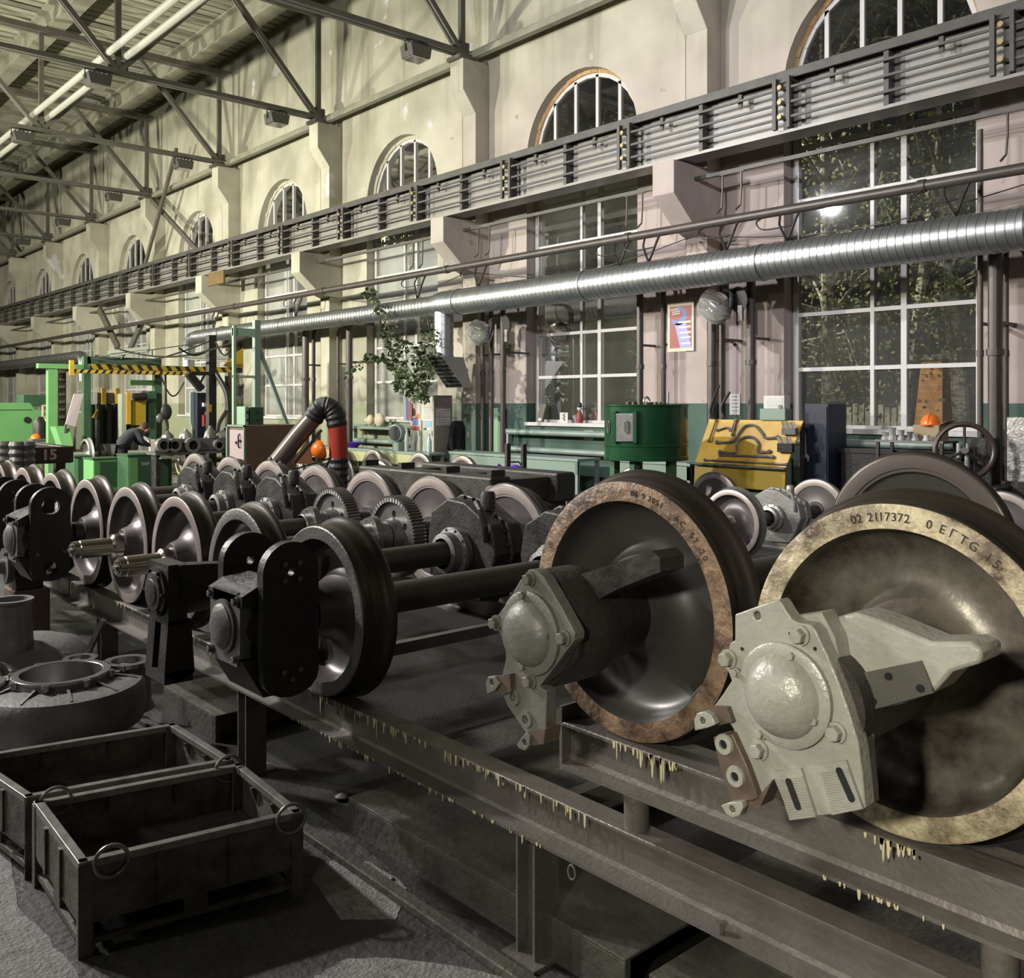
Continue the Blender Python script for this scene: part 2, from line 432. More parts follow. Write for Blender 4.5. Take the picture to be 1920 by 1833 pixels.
# windows: lower casement frame, arched upper frame, glass, sill
for i, c in enumerate(BAYS[1:], 1):
    if c > 60: break
    root = bpy.data.objects.new('window_%d' % i, None); COL.objects.link(root)
    root.location = (WX + 0.2, c, ZS); root['kind'] = 'structure'; WORLDLOC[root.name] = Vector(root.location)
    X0, X1 = WX + 0.22, WX + 0.30
    a, b = c - HW + 0.03, c + HW - 0.03
    mb = MB(); zt = 6.35
    def vb(y, w_=0.07, z0=ZS + 0.06, z1=zt): mb.box((X0 - .004, y - w_ / 2, z0), (X1 + .004, y + w_ / 2, z1))
    vb(a + 0.05, 0.12); vb(b - 0.05, 0.10)
    ym = c - 0.02
    vb(ym - 0.32, 0.085); vb(ym + 0.16, 0.06)
    for z in (ZS + 0.07, 2.53, 3.39, 4.27, 5.18, 6.02):
        mb.box((X0, a, z - 0.03), (X1, b, z + 0.03))
    mb.box((X0, a, zt - 0.04), (X1, b, zt + 0.04))
    mb.build('window_frame', M_FRAMEW, root, smooth=0)
    mb = MB(); n = 14; r = HW - 0.10
    for k in range(n):
        g0, g1 = math.pi * k / n, math.pi * (k + 1) / n
        p = Vector((X0 + 0.04, c - r * math.cos(g0), ZSP + r * math.sin(g0))); q = Vector((X0 + 0.04, c - r * math.cos(g1), ZSP + r * math.sin(g1)))
        mb.bar(p, q, 0.08, 0.08, up=(1, 0, 0))
    for s_ in (-1, 1): mb.box((X0, c + s_ * r - 0.04, 6.4), (X1, c + s_ * r + 0.04, ZSP))
    for yy in (-0.86, -0.28, 0.30, 0.88):
        mb.box((X0, c + yy - 0.035, 6.4), (X1, c + yy + 0.035, ZSP + math.sqrt(r * r - yy * yy)))
    mb.build('arch_frame', M_FRAMEW, root, smooth=0)
    mb = MB()
    mb.add([(X0 + .04, y, z) for y, z in ((a, ZS + .05), (b, ZS + .05), (b, 6.37), (a, 6.37))], [(0, 1, 2, 3)]); mb.build('glass', M_GLASS if i < 3 else M_GLASSD, root, smooth=0)
    mb = MB()
    arc = [(c - (r + .04) * math.cos(math.pi * k / 20), ZSP + (r + .04) * math.sin(math.pi * k / 20)) for k in range(21)]
    prof = [(a, 6.37)] + arc + [(b, 6.37)]
    mb.add([(X0 + 0.04, y, z) for y, z in prof], [tuple(range(len(prof)))])
    mb.build('arch_glass', M_GLASSU, root, smooth=0)
    # rough foam strip between frame and reveal
    mb = MB()
    for k in range(28):
        g0, g1 = math.pi * k / 28, math.pi * (k + 1) / 28
        for ra, rb in ((r + 0.03, HW - 0.005),):
            j = random.uniform(-0.015, 0.015)
            P = [(X0 - 0.03 + j, c - ra * math.cos(g0), ZSP + ra * math.sin(g0)), (X0 - 0.03 + j, c - ra * math.cos(g1), ZSP + ra * math.sin(g1)),
                 (X0 - 0.05 + j, c - rb * math.cos(g1), ZSP + rb * math.sin(g1)), (X0 - 0.05 + j, c - rb * math.cos(g0), ZSP + rb * math.sin(g0))]
            mb.prism(P, (0.07, 0, 0))
    mb.build('foam_seal', M_RAW if i < 3 else M_PIL, root, smooth=0)
    MB().box((WX - 0.06, a - 0.04, ZS - 0.02), (X0 + 0.02, b + 0.04, ZS + 0.05)).build('window_sill', M_FRAMEW, root, smooth=0)

M_PALEPANE = mat('pale_pane_tone', (0.55, 0.56, 0.56), 0.5, col2=(0.42, 0.43, 0.42), scale=3)
for i, ya, yb, za, zb in ((2, -.28, 1.36, 4.32, 5.1), (3, .2, 1.36, 1.68, 3.35), (3, -.28, .12, 1.68, 5.1), (3, .2, 1.36, 4.32, 5.95), (3, -1.3, -.4, 4.3, 5.95), (4, .2, 1.36, 1.68, 5.95), (4, -1.3, -.4, 1.68, 3.35), (5, .2, 1.36, 1.68, 5.95), (5, -1.3, -.4, 1.68, 5.95), (6, -1.3, 1.36, 1.68, 5.95), (7, -1.3, 1.36, 1.68, 5.95)):  # pale panes: film on near windows, painted-in reflections farther off
    c = BAYS[i]; root = bpy.data.objects['window_%d' % i]
    MB().box((WX + .31, c + ya if i != 2 else c + .2, za), (WX + .315, c + yb, zb)).build('pale_pane', M_PALEPANE, root, smooth=0)

# pale slabs painting in the lit areas of the floor
def blob(px, seed):
    r = random.Random(seed); out = []; n = len(px)
    for i in range(n):
        a, b = px[i], px[(i + 1) % n]
        for k in range(5):
            f = k / 5; p = at(a[0] + (b[0] - a[0]) * f, a[1] + (b[1] - a[1]) * f, Z=.0); out.append(Vector((p.x + r.uniform(-.008, .008), p.y + r.uniform(-.008, .008), .0)))
    return out
M_CONC = mat('painted_lit_concrete', (0.30, 0.30, 0.28), 0.8, col2=(0.11, 0.11, 0.10), scale=14, bump=0.6, bscale=60, detail=9)
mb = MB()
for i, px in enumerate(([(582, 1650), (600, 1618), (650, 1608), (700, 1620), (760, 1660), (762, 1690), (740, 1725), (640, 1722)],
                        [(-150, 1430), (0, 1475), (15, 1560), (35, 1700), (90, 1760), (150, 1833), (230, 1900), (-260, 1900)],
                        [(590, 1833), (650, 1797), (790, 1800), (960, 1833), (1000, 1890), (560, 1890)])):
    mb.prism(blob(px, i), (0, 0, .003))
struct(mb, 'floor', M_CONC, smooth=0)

mb = MB(); r = random.Random(4); pts = []  # near-black sheet over the floor under the racks
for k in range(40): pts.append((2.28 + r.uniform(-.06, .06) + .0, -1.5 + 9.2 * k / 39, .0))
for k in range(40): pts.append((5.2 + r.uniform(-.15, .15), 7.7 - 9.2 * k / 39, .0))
mb.prism(pts, (0, 0, .002)); struct(mb, 'floor', mat('black_floor_sheet', (.010, .009, .008), .45, col2=(.022, .02, .018), scale=3, bump=.3, bscale=40, rough2=.8), smooth=0)
# ============================================================ roof steel
ORD = ['nearest', 'second nearest', 'third nearest', 'fourth nearest', 'fifth nearest', 'sixth nearest', 'seventh nearest', 'farthest but one', 'farthest']
TR_LABEL = ['grey lattice roof truss running out of the frame top above the first capital',
            'grey lattice roof truss whose foot meets the wall left of the top centre',
            'grey lattice roof truss third from the camera, above the fourth arched window',
            'grey lattice roof truss fourth from the camera, in the upper left',
            'grey lattice roof truss fifth from the camera, in the upper left',
            'grey lattice roof truss sixth from the camera, in the dim upper left',
            'grey lattice roof truss seventh from the camera, in the dim far roof',
            'grey lattice roof truss far down the hall, last but one',
            'grey lattice roof truss farthest down the hall']
def truss(y, label):
    t = thing('roof_truss', label, 'truss', (12.45, y, 9.3), 'roof trusses across the hall')
    zb, zt = 9.42, 12.15
    mb = MB()
    for dy in (-0.07, 0.07): mb.bar((12.6, y + dy, zb), (-13.9, y + dy, zb), 0.10, 0.10)
    mb.build('bottom_chord', M_STEELP, t, smooth=0)
    mb = MB()
    for dy in (-0.08, 0.08): mb.bar((12.6, y + dy, zt), (-13.9, y + dy, zt), 0.13, 0.15)
    mb.build('top_chord', M_STEELP, t, smooth=0)
    bot = [12.4, 7.35, 2.3, -2.75, -7.8, -12.85]; top = [9.87, 4.85, -0.2, -5.3, -10.3]
    def diag(a, b, w_=0.11):
        mb = MB()
        for dy in (-0.05, 0.05): mb.bar((a[0], y + dy, a[1]), (b[0], y + dy, b[1]), 0.06, w_)
        mb.build('diagonal', M_STEELP, t, smooth=0)
    for i in range(5):
        diag((bot[i], zb), (top[i], zt)); diag((top[i], zt), (bot[i + 1], zb))
    for x in (12.42, 7.35, 4.85, 2.3, -2.75, -7.8):
        mb = MB(); mb.bar((x, y, zb), (x, y, zt), 0.12, 0.10); mb.build('post', M_STEELP, t, smooth=0)
    for x in bot[:4]:
        MB().box((x - 0.22, y - 0.012, zb - 0.06), (x + 0.22, y + 0.012, zb + 0.26)).build('gusset_plate', M_STEELP, t, smooth=0)
    MB().box((12.2, y - 0.24, 9.25), (12.62, y + 0.24, 9.33)).build('bearing_plate', M_STEELP, t, smooth=0)
for i in range(9):
    truss(PILY[1 + i], TR_LABEL[i])

# purlins lengthwise under the boards, pairs of bright conduits, tie along the wall
for x, lab in ((11.6, 'wide pale roof purlin nearest the arched wall'), (7.7, 'wide pale roof purlin second from the arched wall'), (3.8, 'wide pale roof purlin third from the arched wall'), (0.0, 'wide pale roof purlin nearest the middle of the hall')):
    mb = MB(); mb.box((x - 0.22, -5.9, 12.24), (x + 0.22, 69.9, 12.30)); mb.box((x - 0.05, -5.9, 12.3), (x + 0.05, 69.9, 12.86)); mb.box((x - 0.22, -5.9, 12.86), (x + 0.22, 69.9, 12.93))
    tag(mb.build('roof_purlin', M_PURL, smooth=0), lab, 'beam', 'lengthwise roof purlins')
M_COND = mat('bright_roof_tube', (0.50, 0.50, 0.44), 0.35, 0.4)
for x, lab in ((7.12, 'left one of two bright tubes slung under the roof'), (7.50, 'right one of two bright tubes slung under the roof')):
    tag(MB().cyl((x, 12.0, 9.78), (x, 69.9, 9.78), 0.085, n=12).build('roof_tube', M_COND), lab, 'pipe', 'bright tubes under the roof')
mb = MB(); mb.box((12.52, 9.0, 9.30), (12.66, 69.9, 9.42)); mb.box((12.64, 9.0, 9.36), (12.68, 69.9, 9.52))
tag(mb.build('wall_tie_beam', M_PURL, smooth=0), 'long slim tie beam joining the truss feet along the wall', 'beam')
# vertical hangers and a cross brace pair hanging down in the fourth bay
for a, b, lab in (((12.34, 30.8, 10.4), (12.34, 33.6, 6.9), 'dark diagonal brace leaning left before the fifth arched window'),
                  ((12.50, 33.4, 9.2), (12.50, 29.4, 6.9), 'dark diagonal brace leaning right before the fifth arched window')):
    mb = MB()
    for dx in (-0.02, 0.02): mb.bar((a[0] + dx, a[1], a[2]), (b[0] + dx, b[1], b[2]), 0.04, 0.16)
    mb.bar((a[0] - .04, a[1], a[2]), (a[0] + .04, a[1], a[2]), 0.12, 0.16)
    tag(mb.build('wind_brace', M_STEELP, smooth=0), lab, 'brace', 'crossed wind braces on the wall')

# floodlights clamped under the trusses
M_LAMPH = mat('lamp_housing_grey', (0.10, 0.095, 0.09), 0.45, 0.6)
M_LAMPG = mat('lamp_reflector', (0.55, 0.53, 0.50), 0.18, 0.9)
def flood(loc, label, sc=1.0):
    t = thing('truss_floodlight', label, 'floodlight', loc, 'floodlights under the trusses')
    x, y, z = loc
    mb = MB()
    P = [(-0.26, 0.14), (0.26, 0.14), (0.22, -0.10), (-0.22, -0.10)]
    mb.prism([(x + a, y - 0.2, z + b) for a, b in P], (0, 0.4, 0))
    for i in range(5): mb.box((x - 0.2 + i * 0.1 - 0.008, y - 0.17, z + 0.14), (x - 0.2 + i * 0.1 + 0.008, y + 0.17, z + 0.19))
    mb.build('housing', M_LAMPH, t, bevel=0.01)
    mb = MB(); mb.box((x - 0.19, y - 0.17, z - 0.125), (x + 0.19, y + 0.17, z - 0.098)); mb.build('lens', M_LAMPG, t, smooth=0)
    mb = MB()
    for s_ in (-1, 1): mb.bar((x + s_ * 0.27, y, z), (x + s_ * 0.27, y, z + 0.24), 0.02, 0.04)
    mb.bar((x - 0.28, y, z + 0.24), (x + 0.28, y, z + 0.24), 0.04, 0.02)
    mb.build('bracket', M_LAMPH, t, smooth=0)
FL = [(780, 72, 0, 'truss floodlight nearest the camera, by the first capital'), (519, 207, 1, 'truss floodlight on the second truss near the wall'),
      (183, 135, 1, 'truss floodlight on the second truss by the bright tubes'), (343, 300, 2, 'truss floodlight on the third truss near the wall'),
      (42, 243, 2, 'truss floodlight on the third truss by the bright tubes'), (213, 355, 3, 'truss floodlight on the fourth truss near the wall'), (118, 407, 4, 'truss floodlight on the fifth truss near the wall'),
      (44, 443, 5, 'truss floodlight on the sixth truss near the wall')]
for u, v, k, lab in FL:
    p = at(u, v, Y=PILY[1 + k]); flood((p.x, PILY[1 + k], 9.12), lab)

# ============================================================ crane girder
g = thing('crane_girder', 'long grey crane runway girder along the wall with conductor bars', 'girder', (12.05, -2.0, 5.88))
gy0, gy1 = -2.0, 66.0
mb = MB(); mb.box((11.88, gy0, 5.88), (12.30, gy1, 5.925)); mb.box((12.05, gy0, 5.92), (12.08, gy1, 6.72))
mb.build('web', M_GIRD, g, smooth=0)
mb = MB(); mb.box((11.86, gy0, 6.70), (12.28, gy1, 6.75)); mb.box((12.0, gy0, 6.75), (12.14, gy1, 6.83)); mb.box((11.84, gy0, 6.64), (11.88, gy1, 6.75)); mb.build('top_flange', M_GIRDK, g, smooth=0)
for z in (6.06, 6.27, 6.48):
    mb = MB(); mb.box((11.80, gy0, z), (11.83, gy1, z + 0.035)); mb.build('conductor_bar', M_GIRDK, g, smooth=0)
MB().box((12.28, gy0, 5.6), (12.34, gy1, 5.66)).build('cable_rail', M_GIRDK, g, smooth=0)
y = 1.5; k = 0
M_INS = mat('insulator_brass', (0.35, 0.28, 0.14), 0.4, 0.3)
while y < 62:
    mb = MB(); mb.box((11.88, y - 0.035, 5.92), (12.06, y + 0.035, 6.70))
    mb.build('stiffener', M_GIRDK, g, smooth=0)
    mb = MB(); mb.prism([(11.95, y + 0.75, 6.62), (11.88, y + 0.75, 6.62), (11.88, y + 0.75, 6.42), (11.90, y + 0.75, 6.42)], (0, 0.06, 0))
    mb.build('hook', M_GIRDK, g, smooth=0)
    if k % 2 == 0 and y < 40:
        mb = MB(); mb.box((11.78, y + 0.10, 5.93), (11.84, y + 0.16, 6.66)); mb.box((11.78, y - 0.12, 5.93), (11.84, y - 0.07, 6.66)); mb.box((11.84, y - .12, 6.60), (12.05, y + .16, 6.64))
        br = mb.build('bar_bracket', M_GIRDK, g, smooth=0)
        mb = MB()
        for z in (6.06, 6.27, 6.48): mb.cyl((11.74, y + 0.02, z + 0.03), (11.86, y + 0.02, z + 0.03), 0.035, n=10)
        mb.build('insulator', M_INS, br)
    y += 1.5; k += 1

# hooks hanging from the cable rail
HL = ['cable hook pair hanging at the right edge above the thick riser', 'cable hook pair hanging left of the big right window', 'cable hook pair hanging right of the middle window',
      'cable hook pair hanging left of the middle window', 'cable hook pair hanging near the drop duct bay']
for i, y in enumerate((4.3, 8.55, 10.55, 14.6, 16.9)):
    mb = MB()
    for dy in (0, 0.35): mb.tube([(12.31, y + dy, 5.62), (12.31, y + dy, 5.35), (12.31, y + dy + 0.02, 5.08), (12.25, y + dy + 0.06, 5.0)], 0.016, 6)
    mb.box((12.29, y - .05, 5.59), (12.33, y + .40, 5.62))
    mb.build('cable_hook', M_PIPE, g)

# ============================================================ pipes and ducts
X0 = 11.95
mb = MB(); mb.cyl((X0, -2, 4.79), (X0, 66, 4.79), 0.07, n=14)
for y in range(0, 60, 5): mb.cyl((X0, y + 0.5, 4.79), (X0, y + 0.6, 4.79), 0.085, n=14)
tag(mb.build('steam_pipe', M_PIPE), 'long slim dark pipe running along the wall above the duct', 'pipe')
def spiral_duct(pts, r, pitch=0.11):
    """a duct with raised seams, from ring profile along a straight run"""
    p, q = Vector(pts[0]), Vector(pts[1]); L = (q - p).length
    prof = []; s_ = 0.0
    while s_ < L:
        prof += [(s_, r), (s_ + pitch * 0.80, r), (s_ + pitch * 0.86, r + 0.006), (s_ + pitch * 0.94, r + 0.006)]; s_ += pitch
    prof = [x for x in prof if x[0] < L] + [(L, r)]
    return MB().lathe(prof, p, q, 28, True, rel=False)
DX = 11.8; DZ = 4.05
t = thing('ventilation_duct', 'big shiny galvanised spiral duct running along the wall', 'duct', (DX, 1.0, DZ))
spiral_duct([(DX, 1.0, DZ), (DX, 15.5, DZ)], 0.255).build('large_duct', M_GALV, t, smooth=40)
MB().lathe([(0, 0.262), (0.1, 0.262), (0.4, 0.205), (0.5, 0.205)], (DX, 15.4, DZ), (DX, 16.0, DZ), 28, True, rel=False).build('reducer', M_GALV, t)
spiral_duct([(DX, 15.85, DZ), (DX, 27.9, DZ - 0.03)], 0.195, 0.12).build('small_duct', M_GALV, t, smooth=40)
mb = MB()
for y in (4.2, 7.8, 11.35, 14.9): mb.cyl((DX, y, DZ), (DX, y + 0.05, DZ), 0.272, n=28)
for y in (18.6, 22.3, 26.0): mb.cyl((DX, y, DZ - .015), (DX, y + 0.05, DZ - .015), 0.212, n=28)
mb.build('joint_band', M_GALV, t)
mb = MB()
pts = [(DX, 27.8, DZ - .03), (DX, 28.15, DZ - .05), (DX, 28.4, DZ - 0.2), (DX, 28.5, DZ - 0.5), (DX, 28.5, DZ - 1.2)]
mb.tube(pts, 0.195, 20); mb.build('end_elbow', M_GALV, t)
# drop leg with louvred hood
py = at(832, 600, X=DX).y
mb = MB(); prof = []
for i in range(6): prof += [(i * 0.16, 0.20), (i * 0.16 + 0.13, 0.20), (i * 0.16 + 0.14, 0.207), (i * 0.16 + 0.155, 0.207)]
mb.lathe(prof + [(1.0, 0.20)], (DX, py, DZ - 0.12), (DX, py, DZ - 1.12), 22, True, rel=False)
br = mb.build('drop_duct', M_GALV, t)
mb = MB(); z1, z0 = DZ - 1.10, DZ - 1.72
P = [(DX - 0.26, z1), (DX + 0.28, z1), (DX + 0.5, z0 + 0.03), (DX + 0.30, z0)]
mb.prism([(x, py - 0.3, z) for x, z in P], (0, 0.6, 0))
M_HOOD = mat('dull_sheet_metal', (0.30, 0.30, 0.28), 0.4, 0.5)
M_DARKM = mat('dark_void_steel', (0.02, 0.02, 0.018), 0.7)
hd = mb.build('louvre_hood', M_HOOD, t, smooth=0)
mb = MB()
for i in range(8):
    f0 = (i + 0.15) / 8; f1 = (i + 0.75) / 8
    a = Vector((P[0][0], 0, P[0][1])).lerp(Vector((P[3][0], 0, P[3][1])), f0); b = Vector((P[0][0], 0, P[0][1])).lerp(Vector((P[3][0], 0, P[3][1])), f1)
    mb.prism([(a.x - .004, py - 0.26, a.z), (a.x - .004, py + 0.26, a.z), (b.x - .004, py + 0.26, b.z), (b.x - .004, py - 0.26, b.z)], (-0.012, 0, 0.0))
mb.build('louvre_slots', M_DARKM, hd, smooth=0)
# the far duct on the left with its elbow
t = thing('ventilation_duct', 'smaller galvanised duct with a bent end at the far left', 'duct', (DX, 36.0, 3.9))
p = at(150, 668, X=DX)
spiral_duct([(DX, p.y, p.z), (DX, 62, p.z)], 0.22, 0.5).build('straight_run', M_GALV, t)
MB().tube([(DX, p.y + .1, p.z), (DX, p.y - .25, p.z - .02), (DX, p.y - .45, p.z - .18), (DX, p.y - .5, p.z - .45), (DX, p.y - .5, p.z - 1.0)], 0.22, 18).build('end_elbow', M_GALV, t)

# vertical pipes on the wall
PV = [(905, 600, 845, 4.0, .045, 12.7), (921, 545, 845, 4.0, .05, 12.6), (943, 590, 880, 3.9, .055, 12.3), (1200, 560, 770, 3.9, .06, 12.6),
      (1244, 560, 765, 3.9, .045, 12.75), (1335, 600, 800, 3.6, .07, 12.45), (1352, 560, 800, 3.95, .03, 12.45), (1408, 530, 800, 3.95, .07, 12.5),
      (1866, 470, 900, 4.0, .085, 12.35), (1838, 200, 900, 5.5, .035, 12.45), (1886, 480, 900, 3.9, .035, 12.78), (655, 600, 840, 3.8, .08, 12.3), (634, 610, 840, 3.8, .04, 12.7), (573, 600, 800, 3.9, .09, 12.4), (588, 600, 800, 3.9, .05, 12.75), (428, 640, 800, 3.6, .1, 12.6)]
PLB = ['thin dark riser pipe left of the hanging lamp by the green dado', 'dark riser pipe just right of the coat rack wall', 'dark riser pipe crossing in front of the workbench near the second lamp',
       'dark riser pipe at the right edge of the middle window', 'slim riser pipe behind the red and blue poster', 'thick riser pipe below the bulbous wall lamp', 'slim riser pipe just right of the bulbous wall lamp',
       'thick dark riser pipe left of the big right window', 'thick dark riser pipe at the right edge of the frame', 'very tall slim riser beside the right window', 'slim riser pipe at the far right edge',
       'dark riser pipe left of the climbing plant', 'slim riser pipe second left of the climbing plant', 'thick riser pipe above the black hose bend', 'slim riser pipe above the black hose bend', 'wide riser pipe behind the green mast']
for (u, v0, v1, zt, r, X), lab in zip(PV, PLB):
    p = at(u, 756, X=X); mb = MB(); mb.cyl((X, p.y, 0), (X, p.y, zt), r, n=12)
    mb.cyl((X, p.y, 2.6), (X, p.y, 2.68), r * 1.25, n=12)
    mb.box((X, p.y - 0.02, 3.0), (WX - .004, p.y + 0.02, 3.04))
    if zt < 5: mb.tube([(X, p.y, zt), (X + .05, p.y, zt + .12), (X + .2, p.y, zt + 0.2), (WX - .02, p.y, zt + .2)], r, 10)
    tag(mb.build('riser_pipe', M_PIPE), lab, 'pipe', 'riser pipes on the arched wall')
# ============================================================ foreground: racks and wheelsets
M_RACK = mat('dirty_rack_steel', (0.215, 0.20, 0.18), 0.40, 0.35, col2=(0.115, 0.10, 0.085), scale=5, bump=0.2, bscale=60, rough2=0.6, detail=9)
M_DRIP = mat('cream_paint_drips', (0.60, 0.54, 0.33), 0.5)
M_TREAD = mat('worn_tread_steel', (0.085, 0.072, 0.058), 0.30, 0.6, col2=(0.035, 0.028, 0.023), scale=5, stretch=(14, 1, 1), rough2=0.5)
M_RIMB = mat('rim_face_cream_rust', (0.58, 0.50, 0.33), 0.5, 0.1, col2=(0.10, 0.065, 0.04), scale=9, amt=0.95, bump=0.5, bscale=45, detail=9)
M_RIMA = mat('rim_face_rust', (0.32, 0.21, 0.13), 0.5, 0.15, col2=(0.085, 0.055, 0.04), scale=13, amt=1.0, bump=0.4, bscale=50, detail=9)
M_WEBB = mat('greasy_wheel_web', (0.155, 0.14, 0.11), 0.34, 0.25, col2=(0.030, 0.022, 0.016), scale=6, amt=0.9, bump=0.12, bscale=20, rough2=0.55, detail=9)
M_WEBA = mat('dark_oiled_web', (0.085, 0.080, 0.072), 0.32, 0.35, col2=(0.045, 0.04, 0.036), scale=3.5, rough2=0.5)
M_RIMP = mat('machined_rim_face', (0.42, 0.36, 0.33), 0.40, 0.45, col2=(0.32, 0.26, 0.24), scale=8)
M_WEBP = mat('plum_grey_web', (0.15, 0.13, 0.13), 0.40, 0.4, col2=(0.09, 0.078, 0.076), scale=5)
M_RIMK = mat('grey_scraped_rim', (0.20, 0.19, 0.18), 0.45, 0.4, col2=(0.12, 0.11, 0.10), scale=12, bump=0.2, bscale=60)
M_AXLE = mat('oily_axle', (0.085, 0.078, 0.062), 0.42, 0.4, col2=(0.055, 0.05, 0.04), scale=5)
M_JOURN = mat('polished_journal', (0.48, 0.45, 0.40), 0.22, 0.95, col2=(0.36, 0.33, 0.29), scale=9)
M_BLACK = mat('black_greasy_casting', (0.022, 0.020, 0.018), 0.38, 0.3, col2=(0.045, 0.040, 0.036), scale=6, bump=0.25, bscale=40, rough2=0.6)
M_CAP = mat('grey_bearing_cap', (0.19, 0.185, 0.175), 0.42, 0.3, col2=(0.12, 0.115, 0.11), scale=8, bump=0.15, bscale=50)
M_BOXB = mat('pale_grey_box_paint', (0.37, 0.37, 0.325), 0.33, 0.05, col2=(0.25, 0.24, 0.195), scale=9, amt=0.3, bump=0.18, bscale=70)
M_BOXA = mat('mid_grey_box_paint', (0.19, 0.185, 0.165), 0.45, 0.1, col2=(0.12, 0.115, 0.10), scale=8, bump=0.15, bscale=60)
M_GEAR = mat('gear_steel', (0.30, 0.285, 0.27), 0.36, 0.7, col2=(0.20, 0.19, 0.18), scale=9)
M_RUSTB = mat('brown_bracket', (0.16, 0.115, 0.085), 0.5, 0.2, col2=(0.09, 0.065, 0.05), scale=15, bump=0.2)
M_HOLE = mat('unlit_bore', (0.006, 0.006, 0.006), 0.9)

def ibeam(x0, x1, y0, y1, z0, z1, tf=0.012, tw=0.012, lip=0.0):
    mb = MB(); xm = (x0 + x1) / 2
    P = [(x0 - lip, z0), (x1, z0), (x1, z0 + tf), (xm + tw, z0 + tf + .01), (xm + tw / 2, z0 + tf + .025), (xm + tw / 2, z1 - tf - .02), (xm + tw, z1 - tf - .006), (x1, z1 - tf),
         (x1, z1 - .003), (x1 - .003, z1), (x0 + .003, z1), (x0, z1 - .003), (x0, z1 - tf), (xm - tw, z1 - tf - .006), (xm - tw / 2, z1 - tf - .02), (xm - tw / 2, z0 + tf + .025), (xm - tw, z0 + tf + .01), (x0 - lip, z0 + tf)]
    mb.prism([(x, y0, z) for x, z in P], (0, y1 - y0, 0))
    return mb
def drips(x, zt, y0, y1, n, name, parent, lmax=0.05, seed=1, dark=False):
    r = random.Random(seed); mb = MB()
    for i in range(n):
        y = r.uniform(y0, y1); L = r.uniform(0.012, lmax) * (2.2 if r.random() < .15 else 1); w_ = r.uniform(0.002, 0.006)
        mb.prism([(x, y - w_, zt), (x, y + w_, zt), (x, y + w_ * .6, zt - L * .8), (x, y, zt - L), (x, y - w_ * .6, zt - L * .8)], (-0.003, 0, 0))
    o = mb.build(name, M_DRIP, parent, smooth=0); o['kind'] = 'stuff'; return o

ZL = 0.616; ZU = 0.956
rk = thing('storage_rack', 'long low steel rack under the row of dark wheelsets, its near beam streaked with drips', 'rack', (2.355, 2.0, 0))
ibeam(2.285, 2.385, -1.6, 7.95, ZL - .176, ZL, lip=0.02).build('near_beam', M_RACK, rk, smooth=0)
ibeam(4.337, 4.445, -1.6, 10.9, ZL - .176, ZL).build('far_beam', M_RACK, rk, smooth=0)
ibeam(2.285, 2.385, 8.0, 10.9, ZL - .176, ZL).build('near_beam', M_RACK, rk, smooth=0)
for y in (0.25, 2.50, 4.78, 7.1, 9.4):
    for x in (2.335, 4.391):
        mb = MB(); mb.box((x - .06, y - .05, 0.012), (x + .06, y - .04, ZL - .176)); mb.box((x - .06, y + .04, 0.012), (x + .06, y + .05, ZL - .176)); mb.box((x - .006, y - .04, 0.012), (x + .006, y + .04, ZL - .176))
        mb.box((x - .10, y - .09, 0.0), (x + .10, y + .09, 0.012))
        mb.build('post', M_RACK, rk, smooth=0)
    mb = MB(); mb.box((2.41, y - .03, ZL - .15), (4.32, y + .03, ZL - .08)); mb.build('cross_tie', M_RACK, rk, smooth=0)
drips(2.283, ZL, 2.2, 4.0, 70, 'paint_drips', rk, 0.05, 3)
drips(2.283, ZL, 4.3, 7.9, 60, 'paint_drips', rk, 0.04, 4)
drips(2.263, ZL - .165, 2.4, 4.2, 40, 'paint_drips', rk, 0.014, 5)
# lifting eye and nut on the beam foot
p = at(1075, 1632, X=2.27)
mb = MB(); c = Vector((2.262, p.y, ZL - .205))
mb.tube([c + Vector((0, math.cos(g) * .017, math.sin(g) * .024)) for g in [2 * math.pi * k / 14 for k in range(14)]], 0.004, 6, closed=True)
mb.build('ring_eye', M_CAP, rk)
q = at(1352, 1735, X=2.28); MB().cyl((2.275, q.y, ZL - .16), (2.275, q.y, ZL - .13), 0.012, n=6).build('loose_nut', M_CAP, rk)

ru = thing('upper_rack', 'short raised rack carrying the two big front wheelsets on a paint-dripped beam', 'rack', (2.235, 0.5, ZL))
ibeam(2.165, 2.262, -1.6, 2.20, ZU - .152, ZU, lip=0.005).build('near_beam', M_RACK, ru, smooth=0)
ibeam(2.345, 2.44, -1.6, 2.20, ZU - .152, ZU - .05).build('inner_beam', M_RACK, ru, smooth=0)
ibeam(4.178, 4.28, -1.6, 2.20, ZU - .152, ZU).build('far_beam', M_RACK, ru, smooth=0)
for x in (2.305, 4.19): MB().box((x - .14, 2.20, ZU - .16), (x - .0, 2.212, ZU + .05)).build('end_plate', M_RACK, ru, smooth=0)
for y in (2.03, 0.9, -0.6):
    for x in (2.34, 4.30): MB().cyl((x, y, ZL), (x, y, ZU - .152), 0.042, n=20).build('stub_leg', M_RACK, ru)
    MB().box((2.30, y - .03, ZU - .15), (4.12, y + .03, ZU - .10)).build('cross_tie', M_RACK, ru, smooth=0)
drips(2.162, ZU, 1.72, 1.98, 22, 'paint_drips', ru, 0.035, 8)
drips(2.162, ZU, 1.02, 1.16, 16, 'paint_drips', ru, 0.035, 9)
drips(2.155, ZU - .142, 0.95, 1.25, 14, 'paint_drips', ru, 0.012, 10)

